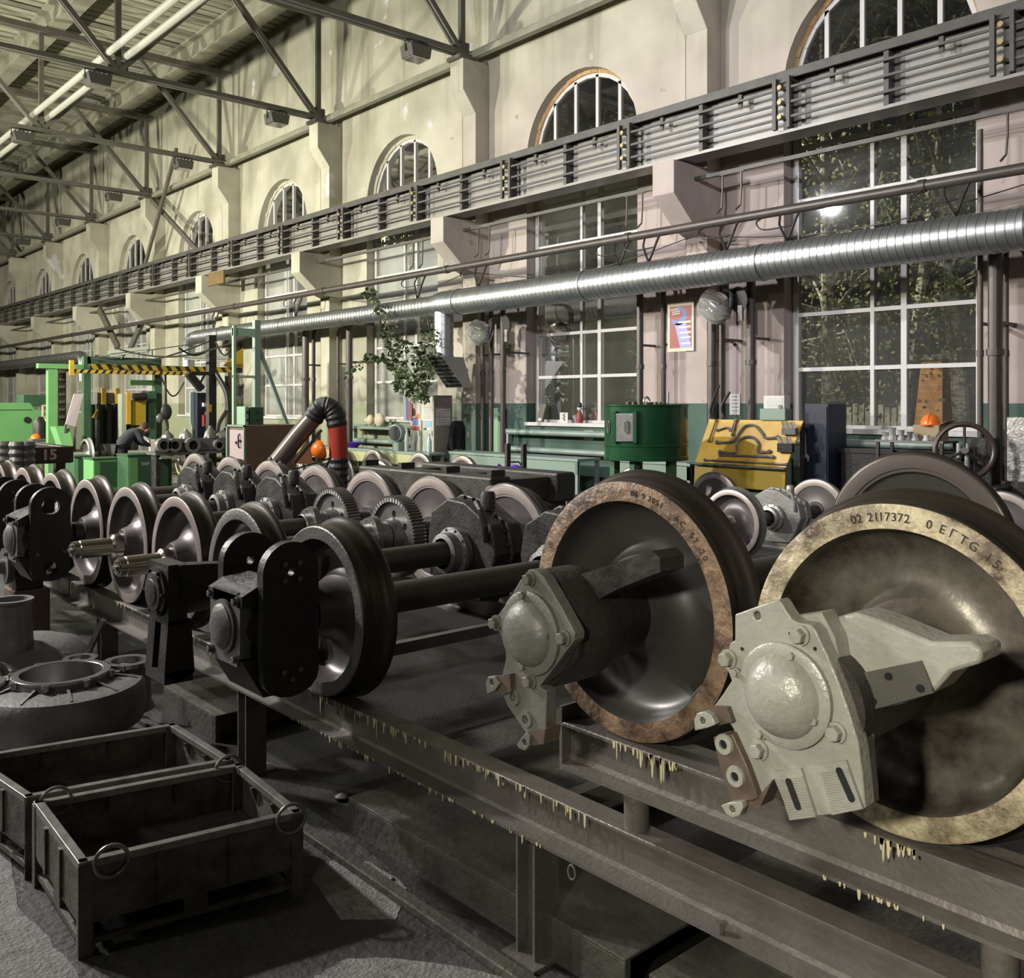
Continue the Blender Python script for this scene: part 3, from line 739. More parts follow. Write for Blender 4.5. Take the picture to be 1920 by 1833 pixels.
# ---- wheel
def wheel(x, y, z, s, name, mt, mr, mw, parent, R0=0.4, n=72, deep=1.0, wt=1.0):
    """outer face at x, the body runs to x + s*0.13 (s = +1 or -1)"""
    k = R0 / 0.4
    A = [(-.03, .075), (-.03, .108), (-.012, .118), (.028, .132), (.070 * deep, .165), (.092 * deep, .21), (.094 * deep, .26), (.088, .298), (.070, .320), (.040, .330), (.008, .335), (0, .338)]
    Bp = [(0, .338), (0, .392), (.004, .398)]
    C = [(.004, .398), (.03, .401), (.034, .399), (.06, .402), (.078, .406), (.090, .418), (.100, .428), (.110, .431), (.120, .427), (.127, .416), (.13, .408)]
    D = [(.13, .408), (.13, .352), (.126, .350), (.126, .336), (.116, .326), (.112, .27), (.112, .20), (.128, .13), (.145, .12), (.145, .075)]
    mb = MB(); p = Vector((x, y, z)); q = p + Vector((s, 0, 0))
    for mi, pr in ((2, A), (1, Bp), (0, C), (1, D[:4]), (2, D[3:])):
        mb.mark(mi); mb.lathe([(a * wt, b * k) for a, b in pr], p, q, n, False, rel=False)
    o = mb.build(name, [mt, mr, mw], parent, smooth=38)
    return o
def hexbolt(mb, c, r, h, n=6, ax=(-1, 0, 0)):
    c = Vector(c); a = Vector(ax)
    mb.lathe([(0, r * 1.35), (h * .25, r * 1.35)], c, c + a, 14, True, rel=False)
    mb.lathe([(0, r), (h * .9, r), (h, r * .85)], c, c + a, n, True, rel=False, ang0=0.3)
    return mb
def stub(x, y, z, parent, s=-1, L=0.36, mtl=None):
    mb = MB(); p = (x, y, z); q = (x + s, y, z)
    mb.lathe([(0.02, .086), (.09, .084), (.10, .070), (.105, .064), (.13, .062), (L - .055, .062), (L - .05, .057), (L - .015, .057), (L - .01, .045), (L, .045)], p, q, 32, True, rel=False)
    j = mb.build('journal', mtl or M_JOURN, parent)
    mb = MB(); mb.box((x + s * (L), y - .035, z - .008), (x + s * (L + .012), y + .035, z + .008))
    for k in range(3):
        g = R(90 + 120 * k); mb.cyl((x + s * L, y + .028 * math.cos(g), z + .028 * math.sin(g)), (x + s * (L + .008), y + .028 * math.cos(g), z + .028 * math.sin(g)), 0.007, n=8)
    mb.build('end_keeper', mtl or M_JOURN, j, smooth=0)
    return j
def tall_box(x1, y, z, parent, holes='bolts'):
    """bearing box with two tall rounded spring plates; x1 is its wheel side"""
    x0 = x1 - 0.30
    b = MB(); b.lathe([(0, .155), (.05, .165), (.28, .165), (.33, .14)], (x1, y, z), (x0, y, z), 28, True, rel=False)
    b.box((x0 + .02, y - .15, z - .15), (x1 - .04, y + .15, z + .12))
    # sloping shoulder under the cap
    b.prism([(x0 - .04, y - .17, z - .13), (x0 + .12, y - .17, z - .13), (x0 + .16, y - .17, z - .30), (x0 + .06, y - .17, z - .30)], (0, .34, 0))
    b.prism([(x0 - .04, y - .17, z + .10), (x0 - .04, y - .17, z + .15), (x0 + .10, y - .17, z + .22), (x0 + .10, y - .17, z + .10)], (0, .34, 0))
    body = b.build('axle_box', M_BLACK, parent, smooth=35)
    for sy in (-1, 1):
        w_ = 0.135; xc = x0 + .165; out = []
        for k in range(17):
            g = math.pi * k / 16; out.append((xc + w_ * math.cos(g), y + sy * .17, z + .24 + w_ * math.sin(g)))
        for k in range(9):
            g = math.pi + math.pi * k / 8; out.append((xc + w_ * math.cos(g), y + sy * .17, z - .21 + w_ * .7 * math.sin(g)))
        hl = []
        if holes == 'round': hl = [circ((xc, y + sy * .17, z + .24), .062, 'Y', 22), circ((xc, y + sy * .17, z - .21), .05, 'Y', 20)]
        else: hl = [circ((xc, y + sy * .17, z + .245), .020, 'Y', 14)]
        pl = MB().plate(out, hl, (0, sy * .055, 0)).build('spring_plate', M_BLACK, body, smooth=35)
        mb = MB(); yy = y + sy * .225
        pts = [(-.035, .21), (.035, .21), (-.035, .28), (.035, .28)] if holes != 'round' else [(-.09, -.10), (.09, -.10)]
        pts += [(-.04, -.19), (.04, -.19), (0, -.225)]
        for a, c in (pts if holes != 'round' else pts[:2]): mb.cyl((xc + a, yy, z + c), (xc + a, yy + sy * .012, z + c), .012, n=8)
        mb.build('plate_bolts', M_CAP, body, smooth=30)
    # end cover
    mb = MB(); xe = x0 - .04
    out = [(xe + .0, y + a, z + c) for a, c in ((-.12, -.16), (.12, -.16), (.15, -.12), (.15, .12), (.12, .16), (-.12, .16), (-.15, .12), (-.15, -.12))]
    mb.prism(out, (.05, 0, 0)); mb.lathe([(0, .118), (.014, .118), (.016, .100), (.022, .098), (.040, .07), (.047, .03), (.048, .001)], (xe, y, z), (xe - 1, y, z), 32, False, rel=False)
    for a, c in ((-.125, .125), (.125, .125), (-.125, -.125), (.125, -.125)): hexbolt(mb, (xe, y + a, z + c), .016, .025)
    mb.build('end_cap', M_CAP, body, smooth=35)
    return body
def arm_box(x1, y, z, parent):
    x0 = x1 - 0.30
    b = MB(); b.lathe([(0, .10), (.12, .13), (.30, .14)], (x1 + .06, y, z), (x0, y, z), 28, True, rel=False)
    b.box((x0 + .0, y - .13, z - .16), (x0 + .10, y + .13, z + .15))
    b.prism([(x0 + .05, y - .16, z + .15), (x0 + .22, y - .16, z + .14), (x1 + .10, y - .16, z + .12), (x1 + .12, y - .16, z + .05), (x0 + .08, y - .16, z + .02)], (0, .10, 0))
    b.prism([(x0 - .0, y - .13, z - .14), (x0 + .12, y - .13, z - .14), (x0 + .14, y - .13, z - .42), (x0 + .04, y - .13, z - .46), (x0 - .02, y - .13, z - .40)], (0, .09, 0))
    b.prism([(x0 - .0, y + .04, z - .14), (x0 + .12, y + .04, z - .14), (x0 + .14, y + .04, z - .42), (x0 + .04, y + .04, z - .46), (x0 - .02, y + .04, z - .40)], (0, .09, 0))
    b.box((x0 - .02, y - .13, z - .46), (x0 + .13, y + .13, z - .40))
    body = b.build('axle_box', M_BLACK, parent, smooth=35)
    mb = MB(); mb.box((x1 - .06, y - .185, z - .10), (x1 + .05, y - .16, z + .01)); 
    for a, c in ((-.03, -.07), (-.03, -.02), (.02, -.045)): mb.cyl((x1 + a, y - .185, z + c), (x1 + a, y - .187, z + c), .006, n=8)
    mb.build('pad_plate', M_CAP, body, smooth=0)
    mb = MB(); mb.lathe([(0, .13), (.02, .13), (.022, .105), (.035, .10), (.04, .07), (.045, .066), (.05, .03), (.05, .001)], (x0, y, z), (x0 - 1, y, z), 30, False, rel=False)
    for k in range(6):
        g = R(60 * k); hexbolt(mb, (x0 - .02, y + .115 * math.cos(g), z + .115 * math.sin(g)), .010, .015)
    mb.build('end_cap', M_BLACK, body, smooth=35)
    return body
def gear(x, y, z, parent, r=0.30, teeth=72, wd=0.11):
    mb = MB(); n = teeth * 4; prof = []
    vs = []; fs = []
    for xx in (x, x + wd):
        for k in range(n):
            rr = r if (k % 4) in (0, 1) else r - .018
            g = 2 * math.pi * k / n; vs.append((xx, y + rr * math.cos(g), z + rr * math.sin(g)))
    for k in range(n): fs.append((k, (k + 1) % n, n + (k + 1) % n, n + k))
    mb.add(vs, fs)
    ri = r - .045
    for xx in (x, x + wd):
        v2 = []; f2 = []
        for k in range(n):
            rr = r if (k % 4) in (0, 1) else r - .018
            g = 2 * math.pi * k / n; v2.append((xx, y + rr * math.cos(g), z + rr * math.sin(g)))
        for k in range(n):
            g = 2 * math.pi * k / n; v2.append((xx, y + ri * math.cos(g), z + ri * math.sin(g)))
        for k in range(n): f2.append((k, (k + 1) % n, n + (k + 1) % n, n + k))
        mb.add(v2, f2)
    o1 = circ((x + .028, y, z), ri, 'X', 48); hl = [circ((x + .028, y + .165 * math.cos(R(60 * k + 30)), z + .165 * math.sin(R(60 * k + 30))), .026, 'X', 14) for k in range(6)]
    mb.plate(o1, hl, (wd - .056, 0, 0))
    mb.lathe([(0, ri), (.028, ri)], (x, y, z), (x + 1, y, z), 48, False, rel=False)
    mb.lathe([(wd - .028, ri), (wd, ri)], (x, y, z), (x + 1, y, z), 48, False, rel=False)
    mb.lathe([(-.05, .10), (-.05, .125), (.028, .14)], (x, y, z), (x + 1, y, z), 32, False, rel=False)
    g_ = mb.build('gear_wheel', M_GEAR, parent, smooth=25)
    # bearing carrier ring with lobes to the left of the gear
    mb = MB(); xc = x - .20
    out = []
    for k in range(48):
        g = 2 * math.pi * k / 48; rr = .150 + .022 * max(0, math.cos(3 * g + .4)); out.append((xc, y + rr * math.cos(g), z + rr * math.sin(g)))
    mb.plate(out, [circ((xc, y, z), .09, 'X', 24)], (.05, 0, 0)); mb.lathe([(0.05, .125), (.14, .12)], (xc, y, z), (xc + 1, y, z), 28, False, rel=False)
    mb.lathe([(-.06, .10), (-.05, .108), (0, .108)], (xc, y, z), (xc + 1, y, z), 28, False, rel=False)
    for k in range(9):
        g = R(40 * k); mb.cyl((xc - .006, y + .135 * math.cos(g), z + .135 * math.sin(g)), (xc, y + .135 * math.cos(g), z + .135 * math.sin(g)), .007, n=8)
    mb.build('bearing_carrier', M_GEAR, parent, smooth=30)
def gearbox(x, y, z, parent, m=None, rot=0.0, big=1.0):
    m = m or M_BLACK; mb = MB()
    out = []
    for a, c in ((-.30, -.18), (-.22, -.30), (.10, -.32), (.28, -.22), (.34, .05), (.30, .24), (.12, .34), (-.06, .33), (-.20, .26), (-.33, .20), (-.38, .02)):
        a *= big; c *= big; out.append((x, y + a * math.cos(rot) - c * math.sin(rot), z + a * math.sin(rot) + c * math.cos(rot)))
    mb.prism(out, (.26, 0, 0))
    o2 = [((p[0] + .12), y + (p[1] - y) * 1.07, z + (p[2] - z) * 1.07) for p in out]; mb.prism(o2, (.03, 0, 0))
    b = mb.build('gear_casing', m, parent, smooth=30, bevel=.012)
    mb = MB(); mb.lathe([(-.14, .10), (-.13, .13), (-.07, .135), (-.06, .165), (-.03, .165), (-.025, .145), (0, .15)], (x, y, z), (x + 1, y, z), 30, False, rel=False)
    for k in range(10):
        g = R(36 * k); hexbolt(mb, (x - .06, y + .15 * math.cos(g), z + .15 * math.sin(g)), .009, .012)
    mb.build('bearing_flange', M_CAP if m is M_BLACK else m, parent, smooth=30)
    mb = MB()
    for i in range(len(o2)):
        p = Vector(o2[i]); q = Vector(o2[(i + 1) % len(o2)])
        for f in (.25, .75):
            c = p.lerp(q, f); n_ = (c - Vector((c.x, y, z))).normalized(); hexbolt(mb, c - n_ * .014 - Vector((.0, 0, 0)), .009, .02)
    mb.build('casing_bolts', m, b, smooth=30)
    mb = MB(); a = Vector((x - .01, y - .30 * big, z + .10)); mb.tube([a, a + Vector((-.03, -.02, .10)), a + Vector((-.03, .02, .20)), a + Vector((0, .10, .24))], .022, 8)
    mb.lathe([(0, .05), (.10, .05), (.12, .04)], (x + .13, y - .15 * big, z + .28 * big), (x + .13, y - .15 * big, z + .9), 14, True, rel=False)
    mb.build('oil_filler', m, b)
def wheelset(y, z, xf, xg, label, mt, mr, mw, box=None, gearkind=None, mfar=None, group='wheelsets on the long rack', n=72, stubs=True, hole='bolts', name='wheelset', mj=None, wt=1.0):
    t = thing(name, label, 'wheelset', (xf, y, z - .4), group)
    wheel(xf, y, z, 1, 'wheel', mt, mr, mw, t, n=n, wt=wt)
    wheel(xg + .13, y, z, -1, 'wheel', mt, (mfar or mr), mw, t, n=n)
    MB().lathe([(.10, .095), (.20, .092), (.24, .078), (xg - xf - .15, .078), (xg - xf - .10, .092), (xg - xf, .095)], (xf, y, z), (xf + 1, y, z), 32, True, rel=False).build('axle', M_AXLE, t)
    if stubs:
        stub(xf, y, z, t, mtl=(mj or (M_JOURN if box is None else M_AXLE)), L=.36 if box is None else .12); stub(xg + .13, y, z, t, s=1, mtl=mj or M_JOURN, L=.36 if xf < 5 else .13)
    if box == 'tall': tall_box(xf - .17 + (.05 if wt > 1 else 0), y, z, t, hole)
    if box == 'arm': arm_box(xf - .14, y, z, t)
    if gearkind == 'gear': gear(xg - .36, y, z, t)
    if gearkind == 'box': gearbox(xg - .42, y, z, t)
    return t
XF, XG = 2.31, 4.28
ZC = ZL + .403; ZCU = ZU + .403
wheelset(3.95, ZC, XF - .05, XG, 'dark wheelset with tall black bearing box, first in the row behind the big wheels', M_TREAD, M_RIMK, M_WEBP, 'tall', 'box', M_RIMP, wt=1.38)
wheelset(4.90, ZC, XF, XG, 'dark wheelset with a black armed bearing box and grey scraped rim', M_TREAD, M_RIMK, M_WEBP, 'arm', 'box', M_RIMP)
wheelset(5.78, ZC, XF, XG, 'wheelset with bare polished journal and big gear, right of its twin', M_TREAD, M_RIMP, M_WEBP, None, 'gear', M_RIMP)
wheelset(6.65, ZC, XF, XG, 'wheelset with bare polished journal and big gear, left of its twin', M_TREAD, M_RIMP, M_WEBP, None, 'gear', M_RIMP)
wheelset(7.52, ZC, XF, XG, 'wheelset behind the black bearing plate with the big round hole', M_TREAD, M_RIMP, M_WEBP, 'tall', 'box', M_RIMP, hole='round')
wheelset(8.42, ZC, XF, XG, 'wheelset behind the black bearing plate with small bolt holes', M_TREAD, M_RIMP, M_WEBP, 'tall', 'box', M_RIMP, n=48)
wheelset(9.30, ZC, XF, XG, 'wheelset last but one at the left end of the long row', M_TREAD, M_RIMP, M_WEBP, 'tall', 'box', M_RIMP, n=48)
wheelset(10.18, ZC, XF, XG, 'wheelset at the far left end of the long row', M_TREAD, M_RIMP, M_WEBP, None, None, M_RIMP, n=48)

def stamp(chars, y, z, x, parent, r, size, m):
    """letters stamped round a rim face; chars = [(character, angle in degrees clockwise from the top)]"""
    mb = MB()
    for ch, ang in chars:
        cu = bpy.data.curves.new('t', 'FONT'); cu.body = ch; cu.size = size; cu.extrude = 0.0012; cu.align_x = 'CENTER'; cu.align_y = 'CENTER'; cu.resolution_u = 3
        o = bpy.data.objects.new('t', cu); me = bpy.data.meshes.new_from_object(o)
        g = R(ang); c = Vector((x, y - r * math.sin(g), z + r * math.cos(g)))
        ex = Vector((0, -math.cos(g), -math.sin(g))); ey = Vector((0, -math.sin(g), math.cos(g))); ez = Vector((-1, 0, 0))
        mb.add([c + ex * v.co.x + ey * v.co.y + ez * v.co.z for v in me.vertices], [tuple(p.vertices) for p in me.polygons])
        bpy.data.objects.remove(o); bpy.data.curves.remove(cu); bpy.data.meshes.remove(me)
    return mb.build('stamped_marks', m, parent, smooth=0)
M_STAMP = mat('stamp_dark', (0.02, 0.016, 0.012), 0.7)

def trace(pts, ox, oy, s, X):
    return [at(ox + a / s, oy + b / s, X=X) for a, b in pts]
def front_set(y, label, mr, mw):
    t = thing('wheelset', label, 'wheelset', (2.19, y, ZU), 'two big wheelsets on the raised rack')
    wa = wheel(2.19, y, ZCU, 1, 'wheel', M_TREAD, mr, mw, t, n=128, deep=1.05)
    wheel(4.12 + .13, y, ZCU, -1, 'wheel', M_TREAD, mat('dark_brown_rim_face', (.10, .082, .072), .5, .2), M_WEBA, t, n=96)
    MB().lathe([(.10, .095), (.24, .08), (1.78, .08), (1.93, .095)], (2.19, y, ZCU), (3.19, y, ZCU), 32, True, rel=False).build('axle', M_AXLE, t)
    stub(4.25, y, ZCU, t, s=1)
    return t, wa
# ---- first big wheelset
YA, YB = 1.95, 1.083
tA, wA = front_set(YA, 'big wheelset with a rusty brown rim and a diamond-shaped bearing cover', M_RIMA, M_WEBA)
stamp([('0', 5), ('6', 7.5), ('9', 12), ('2', 16), ('0', 18.5), ('5', 21), ('1', 23.5), ('6', 34), ('C', 38), ('5', 45), ('7', 48), ('2', 54), ('0', 57)], YA, ZCU, 2.1895, wA, .366, .026, M_STAMP)
XP = 1.79; s3 = 3.161
b = MB()
b.lathe([(0, .14), (.05, .165), (.15, .165), (.27, .135), (.37, .115)], (XP + .03, YA, ZCU), (XP + 1, YA, ZCU), 40, True, rel=False)
arm = trace([(470, 690), (640, 690), (1085, 545), (1130, 590), (1130, 670), (880, 770), (700, 870), (560, 860)], 880, 860, s3, 1.93)
b.prism(arm, (.10, 0, 0))
b.prism(trace([(600, 1000), (660, 1020), (640, 1180), (560, 1280), (470, 1360), (400, 1330), (420, 1200)], 880, 860, s3, XP + .04), (.10, 0, 0))
body = b.build('axle_box', M_BLACK, tA, smooth=35)
out = trace([(352, 655), (300, 720), (240, 830), (168, 925), (160, 1010), (195, 1060), (215, 1120), (215, 1190), (197, 1268), (190, 1380), (225, 1465), (335, 1625), (360, 1690), (430, 1695), (452, 1650), (455, 1375), (412, 1352), (520, 1210), (622, 1075), (625, 1030), (540, 870), (440, 700), (400, 660)], 880, 860, s3, XP)
hl = [circ(at(880 + a / s3, 860 + c / s3, X=XP), r_, 'X', 12) for a, c, r_ in ((268, 1408, .011), (342, 1540, .011))]
pl = MB().plate(out, hl, (.04, 0, 0)).build('cover_plate', M_BOXA, body, smooth=35, bevel=.003)
c = at(880 + 368 / s3, 860 + 1030 / s3, X=XP)
MB().lathe([(0, .117), (.012, .117), (.016, .110), (.017, .092), (.03, .086), (.045, .066), (.055, .035), (.058, .001)], c, c + Vector((-1, 0, 0)), 48, False, rel=False).build('dome_cap', M_BOXA, pl, smooth=40)
for a, d_, r_ in ((165, 970, .017), (365, 712, .016), (568, 1060, .017), (368, 1315, .017), (345, 805, .011), (487, 1040, .011), (345, 1222, .011)):
    hexbolt(MB(), at(880 + a / s3, 860 + d_ / s3, X=XP) + Vector((-.0 if r_ > .012 else -.012, 0, 0)), r_, r_ * 1.5).build('bolt', M_BOXA, pl, smooth=30)
mb = MB()
for a, d_ in ((268, 1408), (342, 1540)):
    q = at(880 + a / s3, 860 + d_ / s3, X=XP); mb.lathe([(0, .026), (.008, .024), (.008, .012), (-.03, .012)], q, q + Vector((-1, 0, 0)), 20, False, rel=False)
mb.build('bore_rings', M_BOXA, pl)
for cx_, cy_, pts in ((130, 1325, [(95, 1330), (110, 1290), (150, 1290), (180, 1330), (150, 1375), (105, 1395)]), (325, 1680, [(280, 1690), (335, 1620), (358, 1640), (355, 1700), (330, 1732), (290, 1715)])):
    q = at(880 + cx_ / s3, 860 + cy_ / s3, X=XP - .03)
    MB().plate(trace(pts, 880, 860, s3, XP - .03), [circ(q, .009, 'X', 12)], (.022, 0, 0)).build('eye_lug', M_BOXA, pl, smooth=30, bevel=.002)
MB().prism(trace([(150, 1290), (240, 1275), (245, 1380), (185, 1400)], 880, 860, s3, XP - .02), (.06, 0, 0)).build('lug_root', M_RUSTB, pl, smooth=0)
MB().prism(trace([(345, 1620), (450, 1600), (440, 1690), (355, 1700)], 880, 860, s3, XP - .02), (.06, 0, 0)).build('lug_root', M_RUSTB, pl, smooth=0)

# ---- second big wheelset
tB, wB = front_set(YB, 'biggest wheelset at the right with a cream crusted rim and pale grey bearing box', M_RIMB, M_WEBB)
stamp([('0', -17), ('2', -14.5), ('2', -10), ('1', -7.5), ('1', -5.5), ('7', -3), ('3', -.5), ('7', 2), ('2', 4.5), ('0', 13), ('E', 18), ('Г', 22), ('T', 26), ('G', 30), ('I', 36), ('5', 39.5)], YB, ZCU, 2.1895, wB, .366, .030, M_STAMP)
XQ = 1.78; s4 = 3.985
b = MB()
b.lathe([(0, .125), (.10, .12), (.18, .115), (.30, .112), (.38, .112)], (XQ + .03, YB, ZCU), (XQ + 1, YB, ZCU), 40, True, rel=False)
sh = MB(); sh.prism(trace([(700, 230), (960, 190), (1060, 380), (1100, 600), (1200, 900), (1260, 1150), (1300, 1640), (1180, 1620)], 1300, 1100, s4, XQ + .04), (.05, 0, 0))
body = b.build('axle_box', M_BLACK, tB, smooth=35)  # black paints in the shaded hollow behind the pale cover
sh.build('shroud', M_BOXB, body, smooth=35)
# upper shroud curving to the wheel, and the grooved arm
arm = [(690, 740), (800, 715), (900, 745), (1010, 790), (1150, 850), (1330, 850), (1390, 885), (1385, 950), (1250, 990), (1165, 1085), (1010, 1140), (860, 1175), (800, 1000), (735, 850)]
MB().prism(trace(arm, 1280, 860, 2.4766, 1.868), (.10, 0, 0)).build('side_arm', M_BOXB, body, smooth=35, bevel=.008)
mb = MB(); q4 = trace([(800, 1000), (1110, 935), (1170, 1085), (855, 1172)], 1280, 860, 2.4766, 1.863)
mb.prism(q4, (-.004, 0, 0))
for i in range(17):
    f0 = (i + .1) / 17; f1 = (i + .6) / 17
    a0, a1 = q4[0].lerp(q4[3], f0), q4[0].lerp(q4[3], f1); b0, b1 = q4[1].lerp(q4[2], f0), q4[1].lerp(q4[2], f1)
    mb.prism([a0 + Vector((-.004, 0, 0)), b0 + Vector((-.004, 0, 0)), b1 + Vector((-.004, 0, 0)), a1 + Vector((-.004, 0, 0))], (-.003, 0, 0))
M_PAD = mat('bare_grooved_pad', (0.17, 0.165, 0.14), 0.35, 0.5)
pad = mb.build('grooved_pad', M_PAD, body, smooth=0)
mb = MB()
for a, d_ in ((955, 1010), (1103, 1065), (883, 1125)):
    q = at(1280 + a / 2.4766, 860 + d_ / 2.4766, X=1.854); mb.lathe([(0, .008), (.002, .008)], q, q + Vector((-1, 0, 0)), 14, True, rel=False)
mb.build('bolt_holes', M_HOLE, pad, smooth=0)
out = [(310, 205), (520, 130), (635, 95), (665, 130), (700, 190), (735, 240), (775, 268), (880, 285), (920, 335), (960, 430), (1000, 510), (1080, 700), (1160, 930), (1230, 1160), (1262, 1400), (1285, 1655), (1050, 1700), (945, 1712), (930, 1716), (735, 1740), (690, 1640), (600, 1440), (490, 1620), (400, 1400), (330, 1130), (285, 1040), (150, 895), (220, 800), (285, 700), (262, 640), (230, 600), (215, 530), (235, 490), (262, 470), (275, 420), (310, 398)]
pl = MB().plate(trace(out, 1300, 1100, s4, XQ), [circ(at(1300 + 475 / s4, 1100 + 215 / s4, X=XQ), .0095, 'X', 18)], (.04, 0, 0)).build('cover_plate', M_BOXB, body, smooth=35, bevel=.003)
c = at(1300 + 690 / s4, 1100 + 805 / s4, X=XQ)
MB().lathe([(0, .112), (.012, .112), (.016, .106), (.017, .089), (.03, .084), (.048, .064), (.060, .035), (.064, .001)], c, c + Vector((-1, 0, 0)), 56, False, rel=False).build('dome_cap', M_BOXB, pl, smooth=40)
for a, d_, r_ in ((268, 535, .0165), (805, 360, .0165), (500, 1215, .0165), (1075, 1085, .0165), (765, 505, .009), (938, 985, .010), (530, 1085, .010), (345, 632, .008)):
    hexbolt(MB(), at(1300 + a / s4, 1100 + d_ / s4, X=XQ) + Vector((0 if r_ > .012 else -.012, 0, 0)), r_, r_ * 1.5).build('bolt', M_BOXB, pl, smooth=30)
mb = MB()
for a, d_ in ((725, 350), (365, 463), (910, 462), (300, 645)):
    q = at(1300 + a / s4, 1100 + d_ / s4, X=XQ - .0005); mb.lathe([(0, .0042), (.001, .0042)], q, q + Vector((-1, 0, 0)), 12, True, rel=False)
mb.build('small_holes', M_HOLE, pl, smooth=0)
for quad, slot in (([(620, 1372), (815, 1350), (930, 1712), (735, 1738)], ((712, 1455), (780, 1640))), ([(945, 1318), (1150, 1290), (1280, 1652), (1048, 1698)], ((1090, 1375), (1180, 1580)))):
    q4 = trace(quad, 1300, 1100, s4, XQ - .001); mb = MB(); mb.prism(q4, (-.006, 0, 0)); o_ = Vector((-.006, 0, 0))
    for i in range(17):
        f0 = .15 + .85 * (i + .1) / 17; f1 = .15 + .85 * (i + .6) / 17
        mb.prism([q4[0].lerp(q4[3], f0) + o_, q4[1].lerp(q4[2], f0) + o_, q4[1].lerp(q4[2], f1) + o_, q4[0].lerp(q4[3], f1) + o_], (-.003, 0, 0))
    pd = mb.build('grooved_foot', M_BOXB, pl, smooth=0)
    a = at(1300 + slot[0][0] / s4, 1100 + slot[0][1] / s4, X=XQ - .0105); e = at(1300 + slot[1][0] / s4, 1100 + slot[1][1] / s4, X=XQ - .0105)
    d_ = (e - a).normalized(); n_ = Vector((0, -d_.z, d_.y)); w_ = .0075; pts = []
    for k in range(9):
        g = math.pi * k / 8; pts.append(a + n_ * w_ * math.cos(g) - d_ * w_ * math.sin(g))
    for k in range(9):
        g = math.pi * k / 8; pts.append(e - n_ * w_ * math.cos(g) + d_ * w_ * math.sin(g))
    MB().prism(pts, (-.001, 0, 0)).build('slot', M_HOLE, pl, smooth=0)
st = MB().prism(trace([(145, 1120), (290, 1095), (400, 1340), (485, 1575), (440, 1600), (280, 1612), (200, 1370)], 1300, 1100, s4, XQ - .018), (.05, 0, 0)).build('mounting_bar', M_RUSTB, pl, smooth=30, bevel=.003)
mb = MB()
for a, d_ in ((232, 1175), (318, 1415)):
    q = at(1300 + a / s4, 1100 + d_ / s4, X=XQ - .018); mb.lathe([(0, .024), (.006, .022), (.006, .011), (.0, .010)], q, q + Vector((-1, 0, 0)), 22, False, rel=False)
mb.build('bore_rings', M_BOXB, st)
mb = MB()
for a, d_ in ((232, 1175), (318, 1415)):
    q = at(1300 + a / s4, 1100 + d_ / s4, X=XQ - .0185); mb.lathe([(0, .010), (.001, .010)], q, q + Vector((-1, 0, 0)), 16, True, rel=False)
mb.build('bores', M_HOLE, st, smooth=0)
for cx_, cy_, pts in ((68, 1000, [(5, 990), (25, 945), (80, 930), (135, 960), (165, 1030), (100, 1055), (10, 1075)]), (290, 1662, [(205, 1632), (270, 1610), (360, 1605), (372, 1650), (345, 1710), (290, 1728), (245, 1700)])):
    q = at(1300 + cx_ / s4, 1100 + cy_ / s4, X=XQ - .035)
    MB().plate(trace(pts, 1300, 1100, s4, XQ - .035), [circ(q, .008, 'X', 12)], (.02, 0, 0)).build('eye_lug', M_BOXB, pl, smooth=30, bevel=.002)
MB().prism(trace([(60, 925), (150, 895), (250, 900), (290, 1010), (165, 1040)], 1300, 1100, s4, XQ - .015), (.05, 0, 0)).build('lug_root', M_RUSTB, pl, smooth=0)
MB().prism(trace([(365, 1600), (480, 1570), (590, 1445), (500, 1640), (370, 1700)], 1300, 1100, s4, XQ - .012), (.05, 0, 0)).build('lug_root', M_RUSTB, pl, smooth=0)
